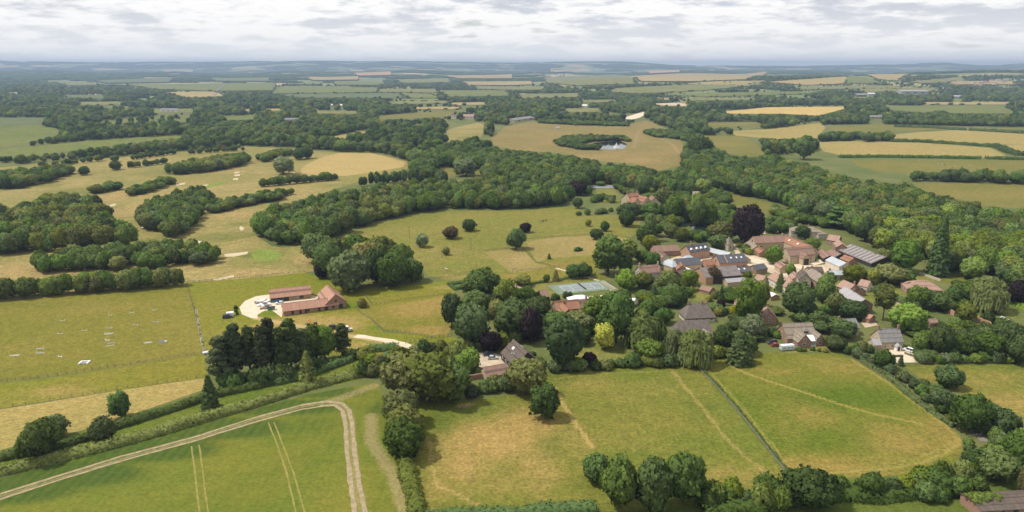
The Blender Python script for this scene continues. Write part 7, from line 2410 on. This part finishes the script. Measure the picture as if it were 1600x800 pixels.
# ------------------------------------------------------------------ the 300 that show largest become single trees, the rest is one mass
STUFF = []
inview = []
for t in TREES:
    X, Y, d = proj(t['x'], t['y'], t['z'])
    if -60 < X < 1660 and Y > 60 and Y - t['h'] * F / d < 830:
        inview.append(t)
    else:
        STUFF.append(t)
inview.sort(key=lambda t: (not t['hand'], -t['px']))
for i, t in enumerate(inview):
    if i < 300:
        if not t['hand']:
            t['label'] = "%s %s tree in %s" % (TWORD[t['tone']], KWORD[t['kind']], t['label'])
            t['group'] = t['group'] + ', ' + TWORD[t['tone']] + ' ' + KWORD[t['kind']]
        build_tree(t)
    else:
        STUFF.append(t)

# ------------------------------------------------------------------ shrubs
SHR = []


def shrubs(pts, n, w, hrat, tones, phrase, seed, group):
    """n shrubs spaced along a pixel polyline with some scatter"""
    r = random.Random(seed)
    q = [P(*p) for p in pts]
    ln = [0]
    for i in range(len(q) - 1):
        ln.append(ln[-1] + (q[i + 1] - q[i]).length)
    for k in range(n):
        s = (k + r.uniform(.2, .8)) / n * ln[-1]
        i = max(j for j in range(len(ln)) if ln[j] <= s + 1e-6)
        i = min(i, len(q) - 2)
        p = q[i].lerp(q[i + 1], (s - ln[i]) / (ln[i + 1] - ln[i] + 1e-9))
        ww = w * r.uniform(.7, 1.3)
        tn = r.choice(tones)
        build_tree(dict(kind='bush', x=p.x + r.uniform(-.2, .2) * w, y=p.y + r.uniform(-.2, .2) * w, z=p.z, w=ww, h=ww * hrat * r.uniform(.8, 1.25), tone=tn,
                        label="%s shrub %s" % (TWORD[tn], phrase), group=group + ', ' + TWORD[tn]))


shrubs([(865, 580), (900, 580), (950, 576), (1000, 571), (1050, 570), (1080, 572)], 15, 5.5, .8, ['grey', 'mid', 'olive', 'dark'], "in the row where gardens meet the dry meadow", 1, 'garden edge shrubs')
shrubs([(1095, 560), (1140, 556), (1180, 553)], 6, 5, .8, ['mid', 'lime', 'olive'], "below the lower thatched cottage garden", 2, 'thatch garden shrubs')
shrubs([(1316, 551), (1345, 560), (1376, 577), (1408, 594), (1430, 608), (1446, 624), (1474, 646), (1494, 662)], 15, 3.9, .8, ['olive', 'mid', 'dark', 'grey'], "in the overgrown hedge right of the green pasture", 3, 'pasture hedge shrubs')
shrubs([(1400, 590), (1440, 603), (1470, 625)], 6, 5, .7, ['mid', 'olive'], "between lane and right hand field", 4, 'lane shrubs')
shrubs([(1430, 566), (1470, 567), (1520, 566), (1600, 567)], 12, 5, .8, ['grey', 'mid', 'dark', 'light'], "along the top of the right hand field", 5, 'right field shrubs')
shrubs([(1090, 790), (1140, 782), (1180, 790), (1230, 792)], 8, 6, .9, ['dark', 'mid', 'light'], "in the bottom hedge left of the wide dark tree", 6, 'bottom hedge shrubs')
shrubs([(1290, 765), (1340, 768), (1390, 772), (1440, 762), (1500, 752), (1520, 740)], 14, 6, .9, ['dark', 'mid', 'olive', 'light'], "in the bottom hedge below the green pasture", 7, 'lower pasture hedge shrubs')
shrubs([(1506, 735), (1512, 712), (1514, 692)], 5, 3.4, .9, ['dark', 'mid'], "up the corner hedge of the green pasture", 8, 'corner hedge shrubs')
shrubs([(1530, 730), (1560, 715), (1600, 700)], 9, 6.5, .9, ['dark', 'mid', 'olive'], "in the thicket right of the corner gate", 9, 'gate thicket shrubs')
shrubs([(1535, 675), (1570, 700), (1610, 690)], 6, 6, .9, ['dark', 'mid'], "under the leafy corner tree at the right", 10, 'right corner shrubs')
shrubs([(540, 562), (570, 560), (590, 570), (620, 560), (650, 555), (690, 548), (715, 552), (720, 570)], 16, 6.0, .8, ['olive', 'mid', 'grey', 'dark', 'light'], "in the thicket below the chalky track", 11, 'track thicket shrubs')
shrubs([(560, 585), (590, 588), (600, 578), (545, 590)], 7, 5.5, .8, ['lime', 'olive', 'mid'], "round the top of the crop field", 12, 'crop top shrubs')
shrubs([(345, 606), (390, 602), (430, 596), (470, 588), (520, 572)], 14, 6, .85, ['dark', 'mid', 'dark'], "under the dark pines", 13, 'pine clump undergrowth')
shrubs([(735, 620), (760, 612), (790, 606), (800, 612)], 9, 5, .85, ['mid', 'dark', 'grey'], "at the foot of the small garage", 14, 'garage shrubs')
shrubs([(760, 602), (790, 598), (800, 590)], 6, 4, .85, ['mid', 'olive'], "between the garage and the round olive tree", 15, 'garage front shrubs')
shrubs([(700, 560), (720, 548), (735, 548)], 5, 5, .9, ['mid', 'lime'], "left of the gravel parking", 16, 'parking shrubs')
shrubs([(830, 560), (845, 566), (850, 575)], 5, 3.2, .8, ['lime', 'mid'], "right of the brown roofed house", 17, 'house garden shrubs')
shrubs([(925, 572), (915, 573)], 2, 6, .8, ['purple'], "purple leaved at the end of the garden lawn", 18, 'purple lawn shrubs')
shrubs([(860, 470), (885, 466), (893, 462)], 4, 3, .9, ['mid', 'dark'], "in front of the tennis court", 19, 'tennis court shrubs')
shrubs([(940, 470), (965, 478), (985, 474)], 6, 3.6, .8, ['mid', 'olive', 'rust'], "by the pale lane wall", 20, 'lane wall shrubs')
shrubs([(1062, 460), (1100, 452), (1130, 462), (1105, 472)], 10, 3.6, .8, ['mid', 'rust', 'lime', 'olive'], "in the garden above the upper thatched cottage", 21, 'upper thatch garden shrubs')
shrubs([(1060, 495), (1085, 497), (1110, 496)], 7, 3.2, .9, ['dark', 'mid'], "before the upper thatched cottage", 22, 'thatch front shrubs')
shrubs([(1120, 495), (1135, 488), (1150, 492)], 4, 4, .8, ['yellow', 'mid', 'dark'], "right of the upper thatched cottage", 23, 'yellow garden shrubs')
shrubs([(1215, 530), (1216, 520), (1200, 525)], 4, 4, .8, ['mid', 'dark'], "left of the conservatory house", 24, 'conservatory house shrubs')
shrubs([(1246, 549), (1270, 548), (1292, 550)], 5, 2.2, .7, ['mid', 'olive'], "in front of the conservatory house", 25, 'conservatory front shrubs')
shrubs([(1330, 548), (1350, 548), (1362, 552)], 6, 4, .8, ['mid', 'olive', 'dark'], "left of the stone slate cottage", 26, 'slate cottage shrubs')
shrubs([(1280, 445), (1310, 432), (1345, 432), (1350, 424)], 8, 4.5, .8, ['mid', 'light', 'dark'], "among the cottages below the workshop", 27, 'workshop cottages shrubs')
shrubs([(1183, 420), (1160, 434), (1178, 432)], 5, 3.5, .8, ['mid', 'light'], "before the ochre walled cottage", 28, 'ochre cottage shrubs')
shrubs([(1157, 385), (1165, 394), (1172, 399)], 5, 4.5, .7, ['mid', 'olive'], "beside the little lane to the barn court", 29, 'court lane shrubs')
shrubs([(1195, 362), (1215, 360), (1228, 356)], 6, 4, .8, ['mid', 'lime', 'dark'], "behind the barn court", 30, 'barn court shrubs')
shrubs([(820, 455), (838, 470), (860, 476)], 6, 4.5, .9, ['mid', 'dark'], "round the purple roofed barn", 31, 'purple barn shrubs')
shrubs([(900, 336), (930, 336), (960, 330), (1000, 334)], 9, 6, .8, ['grey', 'mid', 'dark'], "along the manor garden front", 32, 'manor front shrubs')
shrubs([(925, 318), (940, 312), (960, 318)], 5, 7, .7, ['olive', 'mid'], "on the manor terrace lawn", 33, 'manor terrace shrubs')
shrubs([(898, 393), (908, 391)], 3, 4, .6, ['dark'], "low in the tan paddock of the park", 34, 'tan paddock bushes')
shrubs([(563, 478), (566, 482)], 2, 4, .8, ['mid', 'rust'], "at the fence corner beside the barn lawn", 35, 'fence corner bushes')
shrubs([(368, 481), (369, 487), (372, 495)], 3, 1.6, .9, ['dark'], "tiny and dark at the edge of the gravel yard", 36, 'yard edge bushes')
shrubs([(1530, 500), (1560, 508), (1600, 515)], 7, 4.5, .8, ['mid', 'dark', 'olive'], "below the walled lawn", 37, 'walled lawn shrubs')
shrubs([(1440, 500), (1470, 512), (1500, 520), (1540, 530)], 9, 4.5, .8, ['mid', 'light', 'dark'], "between slate cottage and garden walls", 38, 'terrace garden shrubs')
shrubs([(1445, 782), (1470, 778), (1490, 772), (1508, 766), (1530, 762)], 8, 5, .8, ['mid', 'dark', 'bright'], "in rank grass left of the ivy barn", 40, 'ivy barn hedge shrubs')
shrubs([(1620, 790), (1600, 800), (1570, 800), (1545, 800)], 7, 3.2, .9, ['mid', 'light'], "at the foot of the ivy barn", 39, 'ivy barn shrubs')

# ivy over the corner barn's roof
L_, w_, ze_, zr_ = h20['_dims']
LV = Leafy(91)
rv = LV.rng
for k in range(46):
    x = rv.uniform(-L_ / 2 - .4, -L_ * .12)
    yy = rv.uniform(-w_ * .22, w_ * .3)
    z = zr_ - abs(yy) * (zr_ - ze_) / (w_ / 2)
    c = np.array([x, yy, z])
    rad = rv.uniform(.5, .95)
    LV.blob(c, (rad, rad, rad * .6), c - np.array([0, 0, .5]), 1, .25)
    d = sphere_dirs(rv, 40, -.1)
    LV.cards(c + d * np.array([rad, rad, rad * .65]) * 1.05, d + .5 * rv.normal(size=d.shape), .3 * rv.uniform(.6, 1.3, 40), d + .25 * rv.normal(size=d.shape))
iv = link(bpy.data.objects.new('ivy', LV.mesh('ivy')), h20)
iv.color = (*TONE['bright'], 1)

# ------------------------------------------------------------------ hedges
hedge([(-250, 822), (-120, 775), (0, 741), (60, 726), (130, 709), (200, 691), (260, 674), (320, 656), (400, 633), (478, 608), (530, 594), (575, 584)], 3.8, 2.7, 'olive', "long flailed hedge along the top of the crop field", seed=1, dens=3.2, card=.5, ragged=.16)
hedge([(-250, 795), (-120, 752), (0, 718), (60, 706), (120, 692), (190, 666), (250, 648), (330, 621), (400, 606), (430, 598)], 3.4, 2.4, 'mid', "hedge on the hay side of the grassy lane", seed=2, dens=3.0, card=.5, ragged=.25)
hedge([(430, 600), (480, 588), (540, 566), (580, 548), (620, 545)], 4.0, 2.8, 'dark', "dark hedge running right behind the pine clump", seed=3, dens=2.6, card=.6)
hedge([(655, 812), (720, 808), (800, 806), (880, 800), (930, 796)], 4.0, 2.6, 'dark', "rough bottom hedge below the dry meadow", seed=4, dens=3.0, card=.5)
hedge([(634, 728), (642, 760), (650, 790), (656, 840)], 5.0, 2.6, 'olive', "low hedge running down below the three bush trees", seed=5, dens=3.0, card=.5)
hedge([(1100, 800), (1180, 796), (1240, 782), (1300, 775), (1380, 778), (1440, 772), (1500, 760), (1530, 745)], 6.0, 3.0, 'dark', "dark bottom hedge below the green pasture", seed=6, dens=2.4, card=.6)
hedge([(1346, 564), (1386, 587), (1420, 618), (1460, 648), (1490, 668)], 2.0, 1.5, 'mid', "overgrown hedge along the lane right of the green pasture", seed=7, dens=2.4, card=.55)
hedge([(1093, 573), (1119, 600), (1143, 627), (1169, 658), (1195, 691), (1219, 722), (1240, 749)], .9, .65, 'mid', "low weedy strip growing along the long dry stone wall", seed=22, dens=2.0, card=.45, ragged=1.2)
hedge([(823, 447), (838, 443), (851, 441)], 1.6, 1.4, 'dark', "clipped garden hedge left of the small round tree", seed=8, dens=4, card=.35, ragged=.1)
hedge([(874, 438), (890, 435), (905, 433), (930, 430)], 1.6, 1.4, 'dark', "clipped garden hedge behind the dark yew", seed=9, dens=4, card=.35, ragged=.1)
hedge([(704, 447), (712, 453), (722, 450)], 2.2, 1.6, 'dark', "low dark hedge at the right end of the barn lawn", seed=10, dens=3, card=.4)
hedge([(700, 446), (716, 443), (736, 442)], 2.2, 1.6, 'dark', "dark hedge enclosing the little garden plot", seed=20, dens=3, card=.4)
hedge([(1568, 472), (1600, 484), (1640, 500)], 4, 3.0, 'bright', "tall clipped green hedge right of the weeping willow", seed=11, dens=3, card=.4, ragged=.1)
hedge([(943, 316), (955, 315.5), (967, 316)], 2.5, 1.8, 'yellow', "clipped yellowish hedge under the four lollipop trees", seed=12, dens=2.5, card=.5, ragged=.1)
for k in range(4):
    p = P(943 + k * 5.2, 313)
    build_tree(dict(kind='round', x=p.x, y=p.y, z=0, w=4.2, h=5.2, tone='dark', label="clipped dark lollipop tree in the row of four on the manor terrace", group='lollipop trees'))
hedge([(1312, 246.5), (1360, 246), (1440, 247), (1531, 248.5)], 5, 3.6, 'dark', "straight dark hedge across the dry pastures, long left piece", seed=13, dens=.9, card=1.1, ragged=.2)
hedge([(1541, 248.5), (1600, 250), (1700, 251)], 5, 3.6, 'dark', "straight dark hedge across the dry pastures, right piece", seed=14, dens=.9, card=1.1, ragged=.2)
hedge([(1392, 221.5), (1440, 222.5), (1500, 226), (1552, 230)], 6, 4.5, 'dark', "uneven hedge right of the dark pasture clump", seed=15, dens=.8, card=1.2, ragged=.35)
hedge([(1556, 230), (1570, 237), (1590, 243), (1700, 246)], 8, 5.5, 'mid', "bushy hedge stepping down at the far right pastures", seed=16, dens=.8, card=1.2, ragged=.4)
hedge([(1398, 198.5), (1450, 200), (1508, 204)], 6, 5, 'dark', "upper hedge above the dry pastures, left piece", seed=17, dens=.7, card=1.4, ragged=.25)
hedge([(1514, 204), (1592, 208.5), (1700, 212)], 6, 5, 'dark', "upper hedge above the dry pastures, right piece", seed=18, dens=.7, card=1.4, ragged=.25)
hedge([(1150, 190), (1200, 190.5), (1282, 188)], 7, 5, 'dark', "hedge between the dry pasture and the ripe barley", seed=19, dens=.6, card=1.4, ragged=.4)

# ------------------------------------------------------------------ all further woodland as one mass (instanced leaf crowns)
proto_col = bpy.data.collections.new("woodland_kinds")
PK = [('oak', 0, 'mid'), ('oak', 1, 'dark'), ('oak', 2, 'olive'), ('ash', 0, 'mid'), ('ash', 1, 'dark'), ('ash', 2, 'olive'), ('round', 0, 'mid'), ('oak', 0, 'grey'), ('oak', 1, 'light'), ('poplar', 0, 'dark')]
PIDX = {}
for i, (kd, ci, tn) in enumerate(PK):
    K = KINDS[kd]
    cmesh = K['crowns'][ci].copy()
    cmesh.materials[0] = foliage_mat(TONE[tn])
    o = bpy.data.objects.new("woodland_kind_%02d" % i, cmesh)
    proto_col.objects.link(o)
    PIDX.setdefault((kd, tn), []).append(i)
# far clump: a low detail stand of many crowns
r = random.Random(44)
for c in range(2):
    LC = Leafy(200 + c)
    rc = LC.rng
    for k in range(34):
        a, q = r.uniform(0, 6.28), 52 * math.sqrt(r.random())
        hh, ww = r.uniform(9, 16), r.uniform(9, 15)
        cc = np.array([q * math.cos(a), q * math.sin(a) * .7, hh * .55])
        LC.blob(cc, (ww / 2, ww / 2, hh * .45), cc - np.array([0, 0, hh * .2]), 1, .35)
        d = sphere_dirs(rc, 34, -.2)
        LC.cards(cc + d * np.array([ww / 2, ww / 2, hh * .45]) * rc.uniform(.9, 1.15, (34, 1)), d + .5 * rc.normal(size=d.shape), 2.4 * rc.uniform(.6, 1.3, 34), d + .25 * rc.normal(size=d.shape))
    o = bpy.data.objects.new("woodland_kind_%02d" % (10 + c), LC.mesh('far_stand'))
    o.data.materials[0] = foliage_mat(TONE['dark' if c else 'mid'])
    proto_col.objects.link(o)

pos, sca, rot, kid = [], [], [], []


def put(x, y, z, s, k, rz):
    pos.append((x, y, z))
    sca.append(s)
    rot.append((0, 0, rz))
    kid.append(k)


sr = random.Random(6)
for t in STUFF:
    K = KINDS[t['kind']]
    kd = t['kind'] if t['kind'] in ('oak', 'ash', 'round', 'poplar') else 'oak'
    c = PIDX.get((kd, t['tone'])) or [i for i, p in enumerate(PK) if p[0] == kd]
    k = sr.choice(c)
    K = KINDS[PK[k][0]]
    put(t['x'], t['y'], t['z'], (t['w'] / K['W'], t['w'] / K['W'], t['h'] / K['H']), k, sr.uniform(0, 6.28))

# background belt: everything beyond the named woods that is not open land
fr_ = np.random.default_rng(12)
FB = [(np.array(p)[:, :2], np.array(p)[:, 0].min(), np.array(p)[:, 0].max(), np.array(p)[:, 1].min(), np.array(p)[:, 1].max()) for p in FIELDS]


def openland(x, y, grow):
    m = np.zeros(x.shape, bool)
    for p, x0, x1, y0, y1 in FB:
        b = (x > x0 - grow) & (x < x1 + grow) & (y > y0 - grow) & (y < y1 + grow)
        if not b.any():
            continue
        s = inpoly(x[b], y[b], p)
        if grow > 0:
            d, _, _ = segdist(x[b], y[b], [tuple(q) for q in p], True)
            s |= d < grow
        m[np.nonzero(b)[0][s]] = True
    return m


def vnoise(x, y, sc, seed):
    return np.array([mnoise.noise(Vector((a * sc, b * sc, seed))) for a, b in zip(x, y)])


WP = [np.array(wpoly(p))[:, :2] for p in (
    [(-140, 238), (0, 240), (150, 218), (292, 212), (300, 226), (380, 222), (450, 226), (530, 232), (600, 236), (650, 240), (690, 228), (690, 200), (765, 200), (770, 225), (760, 242), (700, 246), (655, 256), (640, 262), (600, 240), (520, 236), (450, 230), (380, 228), (300, 234), (230, 241), (150, 247), (60, 254), (-140, 270)],
    [(-200, 120), (1800, 120), (1800, 200), (1280, 190), (1140, 203), (1095, 208), (1060, 205), (1005, 187), (985, 193), (870, 190), (830, 189), (790, 196), (745, 190), (690, 190), (690, 232), (600, 238), (500, 228), (300, 226), (292, 212), (150, 218), (0, 240), (-200, 250)],
    [(1055, 205), (1095, 208), (1140, 204), (1285, 192), (1290, 198), (1276, 222), (1275, 236), (1200, 245), (1215, 265), (1180, 255), (1085, 228)],
)]
# single trees to about 3 km
for y0, y1, s in ((900, 1600, 9.5), (1600, 3100, 11.0), (3100, 4600, 14.0)):
    ny = int((y1 - y0) / s)
    half = 0.80 * y1
    nx = int(2 * half / s)
    gx, gy = np.meshgrid(np.arange(nx) * s - half, y0 + np.arange(ny) * s)
    gx = gx.ravel() + fr_.uniform(-.42, .42, gx.size) * s
    gy = gy.ravel() + fr_.uniform(-.42, .42, gy.size) * s
    v = np.abs(gx) < 0.80 * gy
    gx, gy = gx[v], gy[v]
    ins = np.zeros(gx.shape, bool)
    for p in WP:
        ins |= inpoly(gx, gy, p)
    gx, gy = gx[ins], gy[ins]
    op = openland(gx, gy, 4.0)
    gx, gy = gx[~op], gy[~op]
    n1_ = vnoise(gx * .7, gy * .5, 0.006, 3.0)
    n2_ = vnoise(gx, gy, 0.03, 9.0)
    keepm = (n1_ + 0.3 * n2_ > (-0.30 if y0 < 1500 else -0.12 if y0 < 3000 else -0.02)) | (fr_.random(gx.shape) < 0.05)
    gx, gy, n1_, n2_ = gx[keepm], gy[keepm], n1_[keepm], n2_[keepm]
    gz = terrain(gx, gy)
    ok = np.ones(gx.shape, bool)
    for i in range(len(gx)):
        dep_ = gy[i] * CT - (gz[i] - CAM_H) * ST
        X = 800 + F * gx[i] / dep_
        Y = 400 - F * (gy[i] * ST + (gz[i] - CAM_H) * CT) / dep_
        for (a, b_, c, d_) in KEEP:
            if a - 3 < X < c + 3 and b_ < Y < d_ + 5:
                ok[i] = False
                break
        if not ok[i]:
            continue
        h = fr_.choice([6, 8, 9, 10, 11, 13, 16]) * fr_.uniform(.85, 1.15) * (1.0 + 0.4 * n2_[i])
        if covers_open(X, Y - h * F / dep_, Y):
            continue
        k = int(fr_.choice([0, 1, 1, 2, 3, 4, 4, 5, 6, 7, 8] if n1_[i] > -.1 else [1, 4, 4, 1, 0, 3, 9]))
        w = min(h * fr_.uniform(.75, 1.15), s * 1.55)
        K = KINDS[PK[k][0]]
        put(gx[i], gy[i], gz[i], (w / K['W'], w / K['W'], h / K['H']), k, fr_.uniform(0, 6.28))
# stands of trees out to the hills: woods and hedgerow lines
for y0, y1, s in ((4600, 6500, 52), (6500, 10500, 75), (10500, 16500, 130)):
    half = 0.82 * y1
    gx, gy = np.meshgrid(np.arange(-half, half, s), np.arange(y0, y1, s * .75))
    gx = gx.ravel() + fr_.uniform(-.4, .4, gx.size) * s
    gy = gy.ravel() + fr_.uniform(-.4, .4, gy.size) * s
    v = np.abs(gx) < 0.82 * gy
    gx, gy = gx[v], gy[v]
    op = openland(gx, gy, 34.0 * s / 70)
    gx, gy = gx[~op], gy[~op]
    n1_ = vnoise(gx, gy, 0.0011, 1.0) + 0.5 * vnoise(gx, gy, 0.0035, 4.0)
    m = n1_ > 0.0
    gx, gy = gx[m], gy[m]
    gz = terrain(gx, gy)
    for i in range(len(gx)):
        q = fr_.uniform(.45, 1.15) * (s / 62)
        dep_ = gy[i] * CT - (gz[i] - CAM_H) * ST
        yb_ = 400 - F * (gy[i] * ST + (gz[i] - CAM_H) * CT) / dep_
        if covers_open(800 + F * gx[i] / dep_, yb_ - 13 * F / dep_, yb_):
            continue
        put(gx[i], gy[i], gz[i] - .5, (q, q, fr_.uniform(.9, 1.35)), 10 + int(fr_.random() < .6), fr_.uniform(-.5, .5))

# hedgerow trees round the far fields
for p in FIELDS:
    q = [Vector(a) for a in p]
    if min(a.y for a in q) < 2000:
        continue
    for i in range(len(q)):
        a, b = q[i], q[(i + 1) % len(q)]
        st = 16 + a.y * .004
        n = int((b - a).length / st)
        for k in range(n):
            if fr_.random() < .3:
                continue
            c = a.lerp(b, (k + fr_.random() * .8) / n)
            h = fr_.choice([3.5, 4, 5, 5, 6, 9])
            w = fr_.uniform(8, 17)
            x_, y_ = c.x + fr_.normal() * 3, c.y + fr_.normal() * 5
            put(x_, y_, float(terrain(x_, y_)), (w / 14, w / 14, h / 13), int(fr_.choice([0, 1, 1, 2])), fr_.uniform(0, 6.28))

me = bpy.data.meshes.new("woodland")
me.from_pydata(pos, [], [])
for nm, typ, fld, data in (('scl', 'FLOAT_VECTOR', 'vector', sca), ('rot', 'FLOAT_VECTOR', 'vector', rot), ('kid', 'INT', 'value', kid)):
    a = me.attributes.new(nm, typ, 'POINT')
    a.data.foreach_set(fld, np.array(data).ravel())
wo_ = link(bpy.data.objects.new("woodland", me))
tag(wo_, None, None, kind='stuff')
ng = bpy.data.node_groups.new("woodland", 'GeometryNodeTree')
ng.interface.new_socket('Geometry', in_out='INPUT', socket_type='NodeSocketGeometry')
ng.interface.new_socket('Geometry', in_out='OUTPUT', socket_type='NodeSocketGeometry')
gi, go = ng.nodes.new('NodeGroupInput'), ng.nodes.new('NodeGroupOutput')
ci = ng.nodes.new('GeometryNodeCollectionInfo')
ci.inputs['Collection'].default_value = proto_col
ci.inputs['Separate Children'].default_value = True
ci.inputs['Reset Children'].default_value = True
ip = ng.nodes.new('GeometryNodeInstanceOnPoints')
ip.inputs['Pick Instance'].default_value = True


def nattr(name, typ):
    n = ng.nodes.new('GeometryNodeInputNamedAttribute')
    n.data_type = typ
    n.inputs['Name'].default_value = name
    return n.outputs['Attribute']


e2r = ng.nodes.new('FunctionNodeEulerToRotation')
ng.links.new(gi.outputs[0], ip.inputs['Points'])
ng.links.new(ci.outputs[0], ip.inputs['Instance'])
ng.links.new(nattr('kid', 'INT'), ip.inputs['Instance Index'])
ng.links.new(nattr('rot', 'FLOAT_VECTOR'), e2r.inputs[0])
ng.links.new(e2r.outputs[0], ip.inputs['Rotation'])
ng.links.new(nattr('scl', 'FLOAT_VECTOR'), ip.inputs['Scale'])
ng.links.new(ip.outputs[0], go.inputs[0])
wo_.modifiers.new('woodland', 'NODES').node_group = ng
print("trees single", min(300, len(inview)), "mass", len(pos))
